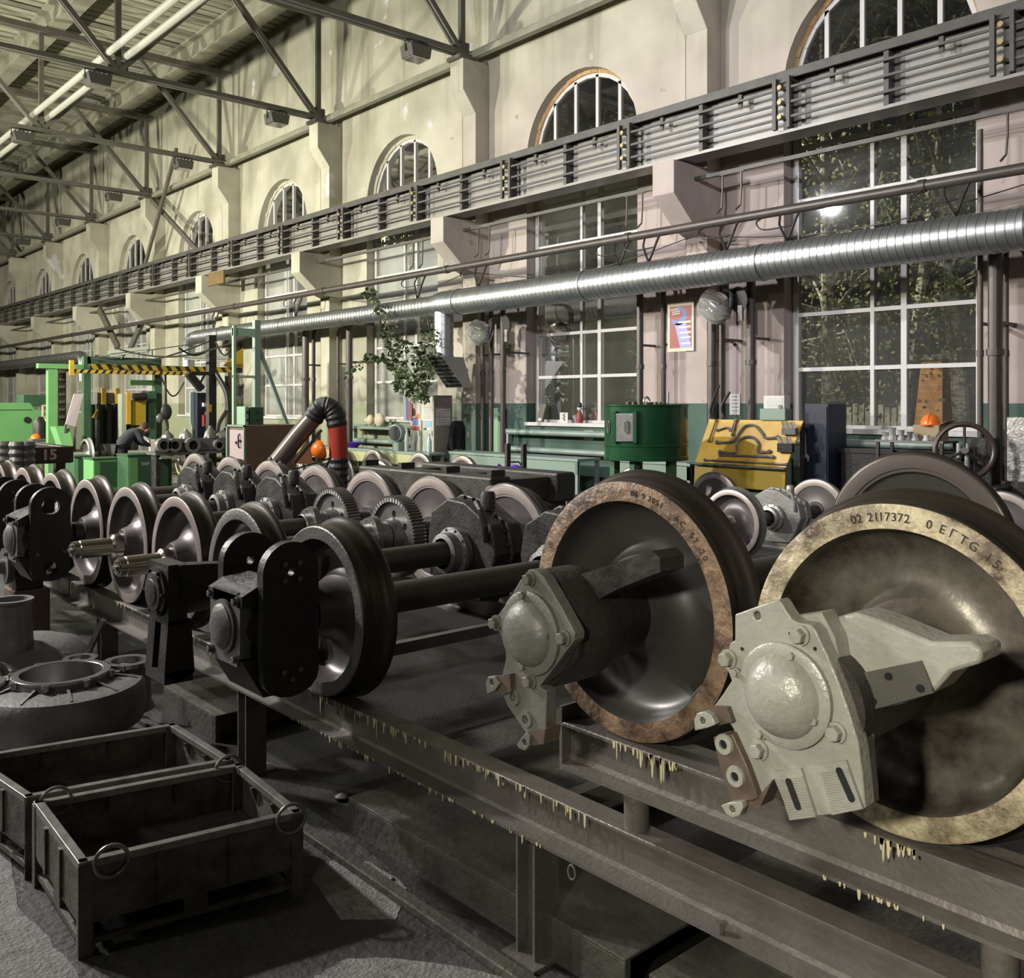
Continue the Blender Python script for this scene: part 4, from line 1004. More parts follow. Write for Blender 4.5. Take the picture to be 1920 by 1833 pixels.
# ============================================================ floor clutter in front
M_CRATE = mat('worn_crate_steel', (0.19, 0.175, 0.145), 0.5, 0.3, col2=(0.055, 0.05, 0.045), scale=9, bump=0.25, bscale=50, rough2=0.7, detail=9)
M_EDGE = mat('rubbed_edge_steel', (0.34, 0.33, 0.30), 0.35, 0.5, col2=(0.15, 0.14, 0.13), scale=12)
def crate(cs, zt, label, rings):
    """cs: near-left, near-right, far-right, far-left corners (x, y)"""
    C_ = [Vector((x, y, 0)) for x, y in cs]
    cen = sum(C_, Vector()) / 4
    t = thing('steel_crate', label, 'crate', (cen.x, cen.y, 0), 'open steel crates on the floor')
    zb = 0.135
    for i, nm in enumerate(('side_panel', 'side_panel', 'side_panel', 'side_panel')):
        a, b = C_[i], C_[(i + 1) % 4]; inn = (cen - (a + b) / 2); inn.z = 0; inn.normalize()
        mb = MB(); mb.prism([a + Vector((0, 0, zb)), b + Vector((0, 0, zb)), b + Vector((0, 0, zt - .03)), a + Vector((0, 0, zt - .03))], inn * .008)
        L = (b - a).length
        for f in (.34, .66):
            p = a.lerp(b, f) - inn * .006; mb.bar(p + Vector((0, 0, zb)), p + Vector((0, 0, zt - .03)), .03, .012, up=(b - a).normalized().cross(Vector((0, 0, 1))))
            p = a.lerp(b, f) + inn * .012
            mb.prism([p + Vector((0, 0, zt - .04)), p + Vector((0, 0, zt - .12)), p + inn * .03 + Vector((0, 0, zt - .04))], (b - a).normalized() * .01)
        mb.build(nm, M_CRATE, t, smooth=0)
        mb = MB(); m_ = inn * .018
        mb.bar(a + m_ + Vector((0, 0, zt - .015)), b + m_ + Vector((0, 0, zt - .015)), .036, .03); mb.build('rim', M_EDGE, t, smooth=0, bevel=.003)
        mb = MB(); mb.bar(a + m_ + Vector((0, 0, zb)), b + m_ + Vector((0, 0, zb)), .03, .03); mb.bar(a + m_ + Vector((0, 0, .05)), b + m_ + Vector((0, 0, .05)), .022, .022)
        mm = a.lerp(b, .5) + m_; mb.bar(mm + Vector((0, 0, .04)), mm + Vector((0, 0, zb)), .02, .09, up=(b - a).normalized().cross(Vector((0, 0, 1))).cross(Vector((0, 0, 1))))
        mb.build('base_rail', M_CRATE, t, smooth=0)
        p = a + (cen - a).normalized() * .03
        MB().bar(p, p + Vector((0, 0, zt - .01)), .05, .05, up=(b - a).normalized()).build('leg', M_CRATE, t, smooth=0, bevel=.002)
    mb = MB(); mb.prism([c + (cen - c).normalized() * .02 + Vector((0, 0, zb + .005)) for c in C_], (0, 0, .006)); mb.build('bottom', M_CRATE, t, smooth=0)
    for i, f in rings:
        a, b = C_[i], C_[(i + 1) % 4]; d = (b - a).normalized(); nrm = Vector((d.y, -d.x, 0))
        if i == 2: nrm = -nrm
        c = a.lerp(b, f) + nrm * .012 + Vector((0, 0, zt - .015))
        ring = [c + d * .058 * math.cos(2 * math.pi * k / 28) + Vector((0, 0, .058 * math.sin(2 * math.pi * k / 28))) + nrm * .004 * math.cos(k) * 0 for k in range(28)]
        MB().tube(ring, .0075, 8, closed=True).build('lifting_ring', M_EDGE, t)
crate([(1.072, 3.563), (1.889, 3.419), (1.933, 4.069), (1.098, 4.249)], .347, 'rusty open steel crate with four lifting rings in the front left', [(0, .13), (0, .94), (2, .07), (2, .90)])
crate([(1.085, 4.31), (1.925, 4.13), (1.915, 4.80), (1.0, 4.99)], .347, 'second open steel crate directly behind the ringed crate', [])

M_CAST = mat('grey_cast_iron', (0.24, 0.235, 0.225), 0.42, 0.3, col2=(0.14, 0.135, 0.13), scale=6, bump=0.2, bscale=35, rough2=0.55)
M_MACH = mat('bright_machined_face', (0.42, 0.41, 0.40), 0.25, 0.8)
def vl(mb, c, prof, n=40, caps=False):
    return mb.lathe([(z, r) for z, r in prof], (c[0], c[1], 0), (c[0], c[1], 1), n, caps, rel=False)
# big gearbox half, lying flat on timbers
cx, cy = 1.60, 5.62
t = thing('gearbox_casting', 'large round cast gearbox half lying flat behind the crates', 'casting', (cx, cy, 0), 'grey castings at the left')
mb = MB()
for dx in (-.3, .15): mb.box((cx + dx, cy - .45, 0), (cx + dx + .10, cy + .45, .20))
mb.build('support_timber', mat('oily_timber', (0.05, 0.04, 0.03), 0.7), t, smooth=0)
mb = MB(); vl(mb, (cx, cy), [(.20, .001), (.20, .40), (.215, .43), (.30, .445), (.40, .44), (.43, .42), (.445, .36), (.45, .30), (.455, .262), (.48, .255), (.485, .255)], 64)
for k in range(10):
    g = R(36 * k + 10); d = Vector((math.cos(g), math.sin(g), 0)); mb.prism([Vector((cx, cy, .44)) + d * .25, Vector((cx, cy, .44)) + d * .40, Vector((cx, cy, .475)) + d * .25], d.cross(Vector((0, 0, 1))) * .014)
body = mb.build('housing', M_CAST, t, smooth=35)
mb = MB(); vl(mb, (cx, cy), [(.482, .255), (.495, .255), (.498, .252), (.498, .215), (.495, .212), (.40, .212), (.30, .205), (.30, .001)], 56)
for k in range(8):
    g = R(45 * k + 12); vl(mb, (cx + .258 * math.cos(g), cy + .258 * math.sin(g)), [(.46, .022), (.497, .022), (.497, .008), (.48, .008)], 14)
mb.build('bore_flange', M_MACH, body, smooth=35)
for bx, by, r_, zt in ((1.975, 5.66, .125, .485), (1.20, 5.74, .13, .488), (1.85, 6.12, .09, .43)):
    mb = MB(); vl(mb, (bx, by), [(.20, r_ + .03), (.24, r_ + .01), (zt - .02, r_), (zt - .018, r_)], 32); mb.build('side_boss', M_CAST, t, smooth=35)
    mb = MB(); vl(mb, (bx, by), [(zt - .022, r_ + .01), (zt, r_ + .01), (zt, r_ * .72), (zt - .12, r_ * .70), (zt - .12, .001)], 36)
    for k in range(6):
        g = R(60 * k); vl(mb, (bx + r_ * math.cos(g), by + r_ * math.sin(g)), [(zt - .03, .018), (zt - .001, .018), (zt - .001, .006), (zt - .02, .006)], 12)
    mb.build('boss_flange', M_MACH, t, smooth=35)
MB().bar((1.85, 5.55, .44), (1.98, 5.66, .44), .08, .05).build('joining_web', M_CAST, t, smooth=0)
p = at(236, 1316, d=5.20); q = p + Vector((-.1, .3, 0))
MB().lathe([(0, .066), (.0, .045), (.05, .045), (.05, .001)], p, q, 24, False, rel=False).build('side_port', M_CAST, t)
MB().lathe([(0, .066), (.2, .07)], p, q, 24, False, rel=False).build('port_neck', M_CAST, t)
# second casting behind it
cx, cy = 1.72, 6.75
t = thing('gearbox_casting', 'domed grey casting with an upright ringed neck at the left edge', 'casting', (cx, cy, 0), 'grey castings at the left')
mb = MB(); vl(mb, (cx, cy), [(.0, .001), (.0, .36), (.16, .40), (.34, .38), (.42, .30), (.46, .18), (.47, .001)], 48); body = mb.build('housing', M_CAST, t, smooth=35)
mb = MB(); vl(mb, (1.58, 6.62), [(.30, .14), (.72, .12), (.735, .135), (.75, .135), (.75, .10), (.60, .10), (.60, .001)], 32); mb.build('upright_neck', M_CAST, t, smooth=35)
MB().lathe([(0, .08), (0, .05), (.05, .05), (.05, .001)], (1.42, 6.33, .36), (1.30, 6.0, .36), 20, False, rel=False).build('side_port', M_CAST, t)
MB().bar((1.95, 6.30, .40), (2.02, 6.22, .62), .035, .03).build('lever', M_EDGE, t, smooth=0)
# clamp unit with a hanging disc at the end of the rack
t = thing('bearing_unit', 'small greasy bearing unit with an upright disc at the rack end', 'machine part', (2.05, 8.05, 0))
MB().box((1.92, 7.95, 0), (2.18, 8.25, .55)).build('pedestal', M_RUSTB, t, smooth=0, bevel=.01)
MB().lathe([(0, .13), (.03, .14), (.05, .14), (.05, .06), (.09, .055), (.09, .001)], (1.92, 8.05, .74), (1.0, 8.05, .74), 28, True, rel=False).build('disc', M_CAP, t)
MB().box((1.94, 7.98, .55), (2.14, 8.2, .86)).build('bearing_block', M_BLACK, t, smooth=0, bevel=.01)
MB().tube([(2.0, 8.0, .86), (1.96, 7.95, .98), (1.90, 7.98, 1.05)], .02, 8).build('hook', M_CAP, t)

# low sill of steel sheets between the rails
M_SHEET = mat('grimy_floor_sheet', (0.12, 0.113, 0.092), 0.5, 0.2, col2=(0.035, 0.032, 0.027), scale=3.5, bump=0.4, bscale=30, rough2=0.75, detail=9)
SH = [((2.34, -1.3), (2.95, .62)), ((2.34, .66), (2.95, 1.98)), ((2.34, 2.08), (3.0, 3.8)), ((3.05, 1.2), (4.2, 2.3)), ((2.36, 5.3), (2.95, 6.1)), ((3.05, 3.0), (4.1, 4.3))]
SL = ['grimy floor sheet under the beam in the bottom right corner', 'grimy floor sheet under the beam just right of its near post', 'grimy floor sheet with rounded end left of the near post', 'grimy floor sheet deep between the rails beneath the first big wheel',
      'thick crumbling slab beneath the rack at the left', 'dull floor sheet deep between the rails beneath the first dark wheelset']
for ((x0, y0), (x1, y1)), lab in zip(SH, SL):
    inner = x0 > 3
    mb = MB(); zt = .16 if not inner else .10
    mb.box((x0, y0, 0.0), (x0 + .03, y1, zt - .01)); mb.box((x0, y0, zt - .012), (x1, y1, zt)); mb.box((x1 - .03, y0, 0), (x1, y1, zt - .01))
    for k in range(3):
        yy = y0 + (y1 - y0) * (k + .5) / 3; mb.box((x0 + .03, yy - .02, 0), (x1 - .03, yy + .02, zt - .012))
    tag(mb.build('floor_sheet', M_SHEET, smooth=0, bevel=.004), lab, 'steel sheet', 'low steel sheets under the racks')
tag(MB().box((2.14, 1.2, 0), (2.20, 6.2, .035)).build('floor_rail', M_SHEET, smooth=0, bevel=.006), 'long flat bar lying on the floor alongside the rack', 'bar')
# concrete rubble by the bar
r = random.Random(3); LB = ['small lump of broken concrete by the floor bar, leftmost', 'small lump of broken concrete by the floor bar, middle', 'small lump of broken concrete by the floor bar, rightmost', 'flat concrete crumb lying nearest the ringed crate']
for (u, v, s_), lab in zip(((640, 1500, .03), (672, 1512, .035), (715, 1528, .03), (735, 1650, .012)), LB):
    p = at(u, v, Z=0); mb = MB(); mb.ball((0, 0, 0), 1, 8, 5)
    mb.v = [(p.x + x * s_ * r.uniform(.8, 1.3), p.y + y * s_ * r.uniform(.8, 1.3), max(0, s_ * .5 + z * s_ * .6 * r.uniform(.8, 1.2))) for x, y, z in mb.v]
    tag(mb.build('concrete_lump', M_CAP, smooth=60), lab, 'rubble', 'concrete crumbs by the rack')
# ============================================================ middle ground
M_GREEND = mat('dark_green_paint', (0.008, 0.060, 0.020), 0.25, 0.0, col2=(0.006, 0.040, 0.015), scale=2)
M_GREEN = mat('bright_green_paint', (0.17, 0.40, 0.15), 0.4, col2=(0.13, 0.33, 0.12), scale=2)
M_GREENM = mat('mid_green_paint', (0.055, 0.125, 0.068), 0.4, col2=(0.04, 0.09, 0.05), scale=2)
M_GREENP = mat('pale_green_paint', (0.26, 0.40, 0.27), 0.5)
M_YEL = mat('yellow_paint', (0.65, 0.42, 0.05), 0.4, col2=(0.50, 0.28, 0.04), scale=3)
M_YELG = mat('mustard_paint', (0.40, 0.27, 0.02), 0.45)
M_ORANGE = mat('orange_plastic', (0.85, 0.19, 0.02), 0.3)
M_RED = mat('red_hose', (0.35, 0.03, 0.015), 0.4)
M_BLKR = mat('black_rubber', (0.018, 0.016, 0.015), 0.5, bump=0.0)
M_OLIVE = mat('olive_brown_tube', (0.12, 0.095, 0.07), 0.32, 0.2)
M_NAVY = mat('navy_paint', (0.008, 0.012, 0.028), 0.45)
M_PALE = mat('pale_locker_paint', (0.40, 0.43, 0.34), 0.5, col2=(0.34, 0.36, 0.29), scale=3)
M_TAUPE = mat('taupe_locker_side', (0.20, 0.18, 0.155), 0.55)
M_BROWN = mat('brown_board', (0.17, 0.105, 0.06), 0.5, col2=(0.12, 0.075, 0.045), scale=4)
M_LILAC = mat('lilac_panel', (0.42, 0.32, 0.32), 0.5)
M_PAPER = mat('paper', (0.62, 0.60, 0.57), 0.8)
M_CREAM = mat('cream_frame', (0.60, 0.50, 0.36), 0.5)
M_PRED = mat('poster_red', (0.30, 0.055, 0.05), 0.5); M_PBLU = mat('poster_blue', (0.13, 0.17, 0.40), 0.5); M_PLIL = mat('poster_lilac', (0.30, 0.30, 0.55), 0.5); M_PCRE = mat('poster_cream', (0.70, 0.66, 0.40), 0.5)
M_BLUEP = mat('pale_blue_paper', (0.22, 0.42, 0.62), 0.6)
M_LEAF = mat('plant_leaf', (0.030, 0.055, 0.022), 0.4, col2=(0.10, 0.13, 0.05), scale=7)
M_STEM = mat('plant_stem', (0.11, 0.10, 0.05), 0.7)
M_CHROME = mat('bright_steel', (0.62, 0.62, 0.60), 0.28, 0.65)
M_TABLE = mat('grey_green_bench', (0.20, 0.27, 0.22), 0.45)
M_CARD = mat('cardboard', (0.33, 0.25, 0.15), 0.8)
M_PURP = mat('purple_plastic', (0.12, 0.03, 0.45), 0.35)

# ---- wheelsets on the floor track near the wall
XW, XH, ZR = 9.30, 11.22, 0.18
tr = thing('floor_track', 'low pair of rails carrying the row of wheelsets near the arched wall', 'track', (10.3, 14, 0))
for x in (XW + .035, XH + .035): ibeam(x - .03, x + .055, 3.0, 25.0, 0, ZR).build('rail', M_RACK, tr, smooth=0)
M_CASTP = mat('pale_cleaned_casting', (0.36, 0.35, 0.33), 0.4, 0.4, col2=(0.25, 0.24, 0.22), scale=6, bump=.2, bscale=30)
def wset2(y, label, gk=None, n=48, rim=None, bx=None):
    t = wheelset(y, ZR + .4, XW, XH - .03, label, M_GEAR if rim is None else M_TREAD, rim or M_RIMP, M_WEBP, None, None, M_RIMP, group='wheelsets on the floor track', n=n)
    if gk: gearbox(XH - 1.0, y, ZR + .4, t, gk)
    return t
M_RIMC = mat('cream_painted_rim', (0.55, 0.52, 0.30), 0.5)
wset2(4.30, 'wheelset with a pale casing mostly hidden behind the biggest wheel, right', M_CASTP)
wset2(6.62, 'clean wheelset with a broad pinkish face below the tool board', M_CASTP)
wset2(8.25, 'clean wheelset whose far ring shows below the green drum', None)
wset2(9.75, 'dull steel wheelset right of the purple kettle', None)
wset2(14.1, 'wheelset on the floor track under the coat, rightmost of three in line', None, 32)
wset2(15.5, 'wheelset on the floor track before the pale locker', None, 32)
wset2(17.2, 'wheelset on the floor track left of the pale locker', None, 32)
wset2(18.7, 'wheelset on the floor track behind the red hose', None, 32)
wset2(22.9, 'wheelset with cream painted rims left of the brown cabinet', None, 32, M_RIMC)

# ---- dirty bogie frame behind the long row
t = thing('bogie_frame', 'grimy black bogie frame standing behind the far ends of the long row', 'frame', (6.6, 9.0, 0))
MB().box((6.55, 7.75, .86), (6.85, 10.4, 1.2)).build('side_beam', M_BLACK, t, smooth=0, bevel=.03)
MB().box((7.55, 7.75, .86), (7.85, 10.4, 1.2)).build('side_beam', M_BLACK, t, smooth=0, bevel=.03)
for y in (8.0, 9.0, 10.1):
    MB().box((6.85, y - .12, .9), (7.55, y + .12, 1.15)).build('cross_beam', M_BLACK, t, smooth=0, bevel=.01)
    MB().box((6.58, y - .12, 0), (6.82, y + .12, .86)).build('pedestal', M_BLACK, t, smooth=0); MB().box((7.58, y - .12, 0), (7.82, y + .12, .86)).build('pedestal', M_BLACK, t, smooth=0)
    MB().cyl((6.50, y - .3, 1.02), (6.55, y - .3, 1.02), .10, n=20).build('axle_guide', M_CAST, t)
for y in (7.8, 8.6, 9.5, 10.3):
    MB().box((6.6, y, 1.2), (6.8, y + .08, 1.27)).build('bracket', M_BLACK, t, smooth=0)

# ---- fume extraction arm with hood
t = thing('fume_arm', 'bent fume extraction arm with olive tube, black elbow and red hose', 'extraction arm', (5.4, 9.4, 0))
dA = 10.6
def A(u, v): return at(u, v, d=dA)
MB().tube([A(515, 872), A(560, 815), A(592, 778)], .105, 20).build('lower_tube', M_OLIVE, t)
el = [A(586, 786), A(596, 770), A(606, 762), A(618, 764), A(628, 776), A(633, 800)]
pts = []; 
for i in range(len(el) - 1):
    for k in range(4): pts.append(el[i].lerp(el[i + 1], k / 4))
pts.append(el[-1]); mb = MB(); mb.tube(pts, [.118 if k % 2 else .108 for k in range(len(pts))], 20); mb.build('elbow_hose', M_BLKR, t, smooth=20)
MB().tube([A(633, 795), A(635, 858)], .105, 20).build('red_hose', M_RED, t)
p0 = A(635, 855); mb = MB(); zz = p0.z; prof = []
k = 0
while k * .04 < zz: prof.append((k * .04, .112 if k % 2 else .10)); k += 1
mb.lathe(prof, p0, (p0.x, p0.y, 0), 18, True, rel=False); mb.build('corrugated_base', M_BLKR, t, smooth=15)
mb = MB(); p1 = A(510, 870); mb.lathe([(k * .03, .13 if k % 2 else .115) for k in range(6)], p1 + Vector((-.06, 0, -.03)), A(545, 880), 16, True, rel=False); mb.build('end_cuff', M_BLKR, t, smooth=15)
mb = MB(); mb.bar(A(552, 868), A(603, 806), .02, .03); mb.bar(A(545, 882), A(628, 856), .015, .02); mb.build('spring_link', M_BLACK, t, smooth=0)
t = thing('extraction_hood', 'orange bowl-shaped hood hanging under the bent fume arm', 'hood', A(600, 848))
c = A(604, 842); ax = (A(590, 846) - c).normalized() + Vector((-.3, -.5, 0)); 
MB().lathe([(0, .11), (.02, .115), (.05, .108), (.09, .085), (.12, .045), (.13, .002)], c, c + ax, 24, False, rel=False).build('bowl', M_ORANGE, t)
mb = MB(); mb.prism([A(547, 868), A(572, 832), A(590, 828), A(585, 862), A(600, 872)], (0, .02, 0)); mb.build('tan_flap', mat('tan_flap', (.45, .20, .07), .5), t, smooth=0)
MB().tube([c + Vector((0, 0, -.1)), A(600, 878), A(612, 872), A(618, 862)], .012, 6).build('handle', M_BLACK, t)

# ---- brown cabinet with lilac control panel
y0, y1 = 13.7, 14.25; x0 = at(461, 800, Y=y0).x; x1 = at(556, 800, Y=y0).x; zt = at(461, 797, Y=y0).z
t = thing('control_cabinet', 'brown control cabinet with a lilac switch panel left of the fume arm', 'cabinet', ((x0 + x1) / 2, y0 + .3, 0))
MB().box((x0, y0, 0), (x1, y1 + .1, zt)).build('body', M_BROWN, t, smooth=0, bevel=.01)
mb = MB(); mb.box((x0 - .03, y0, zt - .03), (x0, y1 + .1, zt + .0)); mb.box((x0 - .03, y1 + .06, 0.1), (x0, y1 + .1, zt)); mb.box((x0 - .03, y0, 0.1), (x0, y0 + .03, zt)); mb.build('front_frame', M_TABLE, t, smooth=0)
pn = MB().box((x0 - .012, y0 + .06, .2), (x0, y1, zt - .08)).build('switch_panel', M_LILAC, t, smooth=0)
mb = MB()
for (a, z) in ((.15, zt - .25), (.30, zt - .28), (.15, zt - .6)): mb.lathe([(0, .025), (.02, .022)], (x0 - .012, y0 + a, z), (x0 - 1, y0 + a, z), 10, True, rel=False)
mb.build('knob', M_BLKR, pn)
mb = MB(); mb.tube([(x0 - .012, y0 + .18, zt - .14), (x0 - .04, y0 + .18, zt - .16), (x0 - .04, y0 + .18, zt - .34), (x0 - .012, y0 + .18, zt - .36)], .012, 6); mb.build('handle', M_BLKR, pn)

# ---- green drum on posts
c = Vector((10.4, 7.95, 0)); r_ = .60
c = at(1211, 756, X=10.5); c.z = 0
z0 = 1.19; z1 = 1.985
t = thing('green_drum', 'big dark green drum with a slotted latch plate standing before the wall', 'drum', c)
mb = MB(); mb.lathe([(0, r_ - .02), (0, r_ + .012), (.05, r_ + .012), (.06, r_), (.19, r_), (.20, r_ + .008), (.225, r_ + .008), (.235, r_), (.76, r_), (.77, r_ + .012), (.795, r_ + .012), (.795, r_ - .03), (.74, r_ - .04), (.74, .001)], (c.x, c.y, z0), (c.x, c.y, z0 + 1), 64, False, rel=False)
mb.lathe([(0, r_ - .02), (0, .001)], (c.x, c.y, z0), (c.x, c.y, z0 + 1), 64, False, rel=False); mb.build('shell', M_GREEND, t, smooth=35)
def ondrum(u, v, off=0.0):
    """point on the drum front for a pixel"""
    o_ = Vector((0, 0, CAM_H)); d_ = (at(u, v, d=1.0) - o_); a = d_.x ** 2 + d_.y ** 2; oc = Vector((-c.x, -c.y)); rr = r_ + off
    b_ = d_.x * oc.x + d_.y * oc.y; cc = oc.length_squared - rr * rr; k = (-b_ - math.sqrt(max(b_ * b_ - a * cc, 0))) / a
    return o_ + d_ * k
mb = MB(); q = [ondrum(1155, 775, .02), ondrum(1190, 775, .02), ondrum(1190, 828, .02), ondrum(1155, 828, .02)]; mb.prism(q, (q[0] - Vector((c.x, c.y, q[0].z))).normalized() * .03)
lp = mb.build('latch_plate', M_CAP, t, smooth=0, bevel=.008)
for uu in (1153, 1192):
    a, b_ = ondrum(uu, 771, .03), ondrum(uu, 830, .03); MB().bar(a, b_, .05, .06).build('latch_rib', M_GREEND, t, smooth=0)
def slotring(u, v, parent, off, w_=.028, h_=.085):
    p = ondrum(u, v, off); n_ = (p - Vector((c.x, c.y, p.z))).normalized(); e = n_.cross(Vector((0, 0, 1))).normalized(); pts = []
    for k in range(20):
        g = 2 * math.pi * k / 20; pts.append(p + e * w_ * math.cos(g) + Vector((0, 0, h_ * (math.copysign(abs(math.sin(g)) ** .5, math.sin(g))))))
    MB().tube(pts, .009, 6, closed=True).build('slot_loop', M_CAP, parent)
slotring(1174, 800, lp, .055); slotring(1141, 800, t, .01)
for k in range(5):
    g = R(200 + 72 * k); MB().bar((c.x + .45 * math.cos(g), c.y + .45 * math.sin(g), 0), (c.x + .45 * math.cos(g), c.y + .45 * math.sin(g), z0), .12, .09).build('leg', M_GREENM, t, smooth=0)
r = random.Random(5)
t2 = thing('scrap_tray', 'tray of small oily scrap lying on top of the green drum', 'tray', (c.x, c.y, z1))
MB().lathe([(0, .34), (.04, .36)], (c.x, c.y, z0 + .742), (c.x, c.y, z0 + 2), 30, True, rel=False).build('dish', M_BLACK, t2)
mb = MB()
for k in range(34):
    g = r.uniform(0, 6.28); q = r.uniform(0, .3); mb.cbox((c.x + q * math.cos(g), c.y + q * math.sin(g), z0 + .80), (.05, .04, .06), None)
o = mb.build('scrap', M_OLIVE, t2, smooth=0); o['kind'] = 'stuff'
p = ondrum(1211, 750); p = Vector((c.x - .1, c.y - .1, z0 + .84))
tag(MB().tube([p + Vector((.06 * math.cos(2 * math.pi * k / 14), 0, .06 * math.sin(2 * math.pi * k / 14))) for k in range(14)], .016, 6, closed=True).build('pipe_clamp', M_CHROME), 'bright round clamp standing in the scrap on the green drum', 'clamp')

# ---- yellow tool board
BX = 11.95
bt = [at(1330, 786, X=BX), at(1506, 789, X=BX)]
zB = at(1290, 868, X=BX - .3).z
ya, yb = bt[0].y, bt[1].y; zT = bt[0].z
t = thing('tool_board', 'sloping yellow tool board with hooks, rods and a narrow shelf', 'tool board', (BX, (ya + yb) / 2, 0))
P0 = Vector((BX, ya, zT)); P1 = Vector((BX, yb, zT)); P3 = Vector((BX - .3, ya + .05, zB)); P2 = Vector((BX - .3, yb + .1, zB))
MB().prism([P0, P1, P2, P3], (.03, 0, 0)).build('panel', M_YEL, t, smooth=0)
mb = MB(); mb.prism([P3 + Vector((-.12, .06, 0)), P2 + Vector((-.12, -.06, 0)), P2 + Vector((.02, -.06, 0)), P3 + Vector((.02, .06, 0))], (0, 0, .02)); mb.build('shelf', M_CAP, t, smooth=0)
MB().prism([P3 + Vector((0, 0, -.02)), P2 + Vector((0, 0, -.02)), P2 + Vector((-.02, 0, -.32)), P3 + Vector((-.02, 0, -.32))], (.03, 0, 0)).build('lower_panel', M_YELG, t, smooth=0)
for yy in (ya - .02, yb + .05):
    mb = MB(); mb.bar((BX + .06, yy, 0), (BX + .06, yy, zT), .05, .05); mb.build('frame_post', M_BLACK, t, smooth=0)
MB().box((BX - .24, yb + .0, .72), (BX + .1, ya, .77)).build('lower_tray', M_BLACK, t, smooth=0)
MB().box((BX - .2, yb + .1, .0), (BX + .3, ya - .5, .70)).build('base_cabinet', M_GREENP, t, smooth=0)
def onb(u, v, off=.012):
    """point just in front of the sloping panel"""
    n_ = (P1 - P0).cross(P3 - P0).normalized()
    if n_.x > 0: n_ = -n_
    o_ = Vector((0, 0, CAM_H)); d_ = at(u, v, d=1.0) - o_; k = (P0 + n_ * off - o_).dot(n_) / d_.dot(n_); return o_ + d_ * k
def smooth_pts(pts, m=5):
    out = []; n = len(pts)
    for i in range(n - 1):
        p0, p1, p2, p3 = pts[max(i - 1, 0)], pts[i], pts[i + 1], pts[min(i + 2, n - 1)]
        for k in range(m):
            t_ = k / m; out.append(.5 * ((2 * p1) + (-p0 + p2) * t_ + (2 * p0 - 5 * p1 + 4 * p2 - p3) * t_ * t_ + (-p0 + 3 * p1 - 3 * p2 + p3) * t_ ** 3))
    out.append(pts[-1]); return out
def ctool(name, px, r_, label, m=None, grp='tools on the yellow board'):
    s5 = 2.909
    r_ *= 1.4; mb = MB(); mb.tube(smooth_pts([onb(1260 + a / s5, 660 + b / s5, .03) for a, b in px]), r_, 7)
    for a, b in (px[0], px[-1]):
        q = onb(1260 + a / s5, 660 + b / s5, .03); mb.ball(q, r_ * 1.7, 8, 6)
    return tag(mb.build(name, m or M_CAP), label, 'tool', grp)
ctool('curved_spanner', [(245, 492), (330, 488), (365, 440), (400, 402), (450, 400), (490, 440), (510, 468), (575, 465)], .014, 'large arched brake pipe hung across the upper half of the yellow board')
ctool('curved_spanner', [(262, 545), (345, 548), (352, 500), (390, 465), (440, 465), (472, 500), (472, 545), (530, 542)], .014, 'smaller arched pipe hung across the lower half of the yellow board')
ctool('steel_rod', [(262, 560), (550, 572)], .012, 'short steel rod lying just above the long rod on the board')
ctool('steel_rod', [(178, 588), (625, 612)], .010, 'long thin steel rod lying above the shelf of the board')
ctool('hook_tool', [(200, 485), (240, 372)], .010, 'straight thin hook at the left edge of the yellow board')
ctool('hook_tool', [(245, 425), (300, 410), (320, 430), (345, 370)], .010, 'bent hook beside the left edge of the yellow board')
ctool('hook_tool', [(350, 370), (330, 450)], .012, 'grey flat lever left of the upper arched pipe')
def cord(pts, label, m=M_BLKR, r_=.016, name='cable'):
    return tag(MB().tube(smooth_pts([Vector(p) for p in pts]), r_, 7).build(name, m), label, 'cord', 'black cords behind the yellow board')
a = at(1345, 722, X=BX + .1)
cord([at(1348, 722, X=BX + .1), at(1334, 760, X=BX + .1), at(1332, 780, X=BX + .1), P0 + Vector((.03, -.08, .0))], 'black cord looping above the left corner of the tool board', r_=.022)
cord([at(1368, 735, X=BX + .1), at(1353, 762, X=BX + .1), at(1356, 782, X=BX + .1), P0 + Vector((.03, -.25, .0))], 'black cord looping above the board, right of another', r_=.022)
# box of small parts, clamp tray and crate of bits on the board
def holder(u0, v0, u1, v1, dp, name, m, label, cat, fill=None):
    a, b_ = onb(u0, v0, .0), onb(u1, v1, .0); t_ = thing(name, label, cat, (a.x, a.y, b_.z))
    x_ = min(a.x, b_.x); MB().box((x_ - dp, min(a.y, b_.y), b_.z), (x_ + .0, max(a.y, b_.y), a.z)).build('box', m, t_, smooth=0, bevel=.004)
    if fill:
        for k in range(fill):
            yy = min(a.y, b_.y) + (k + .5) / fill * abs(a.y - b_.y); MB().bar((x_ - dp / 2, yy, a.z), (x_ - dp / 2 - .02, yy + .02, a.z + .09), .02, .03).build('bit', M_CHROME if k % 2 else M_CREAM, t_, smooth=0)
    return t_
holder(1466, 830, 1490, 848, .07, 'bit_tray', M_BLACK, 'small dark tray of bits fixed on the lower right of the board', 'tray', 5)
holder(1474, 802, 1497, 815, .08, 'bit_tray', M_CAP, 'small tray of pale handles at the upper right corner of the board', 'tray', 6)
t = thing('parts_bin', 'grey two-pocket bin with a pale switch box above the tool board', 'bin', (BX + .05, 7.6, zT))
a = at(1427, 792, X=BX); b_ = at(1475, 792, X=BX)
MB().box((BX - .04, b_.y, zT), (BX + .14, a.y, zT + .17)).build('bin', M_TABLE, t, smooth=0, bevel=.01)
MB().box((BX, b_.y + .04, zT + .17), (BX + .16, a.y - .04, zT + .36)).build('switch_box', M_PAPER, t, smooth=0, bevel=.01)
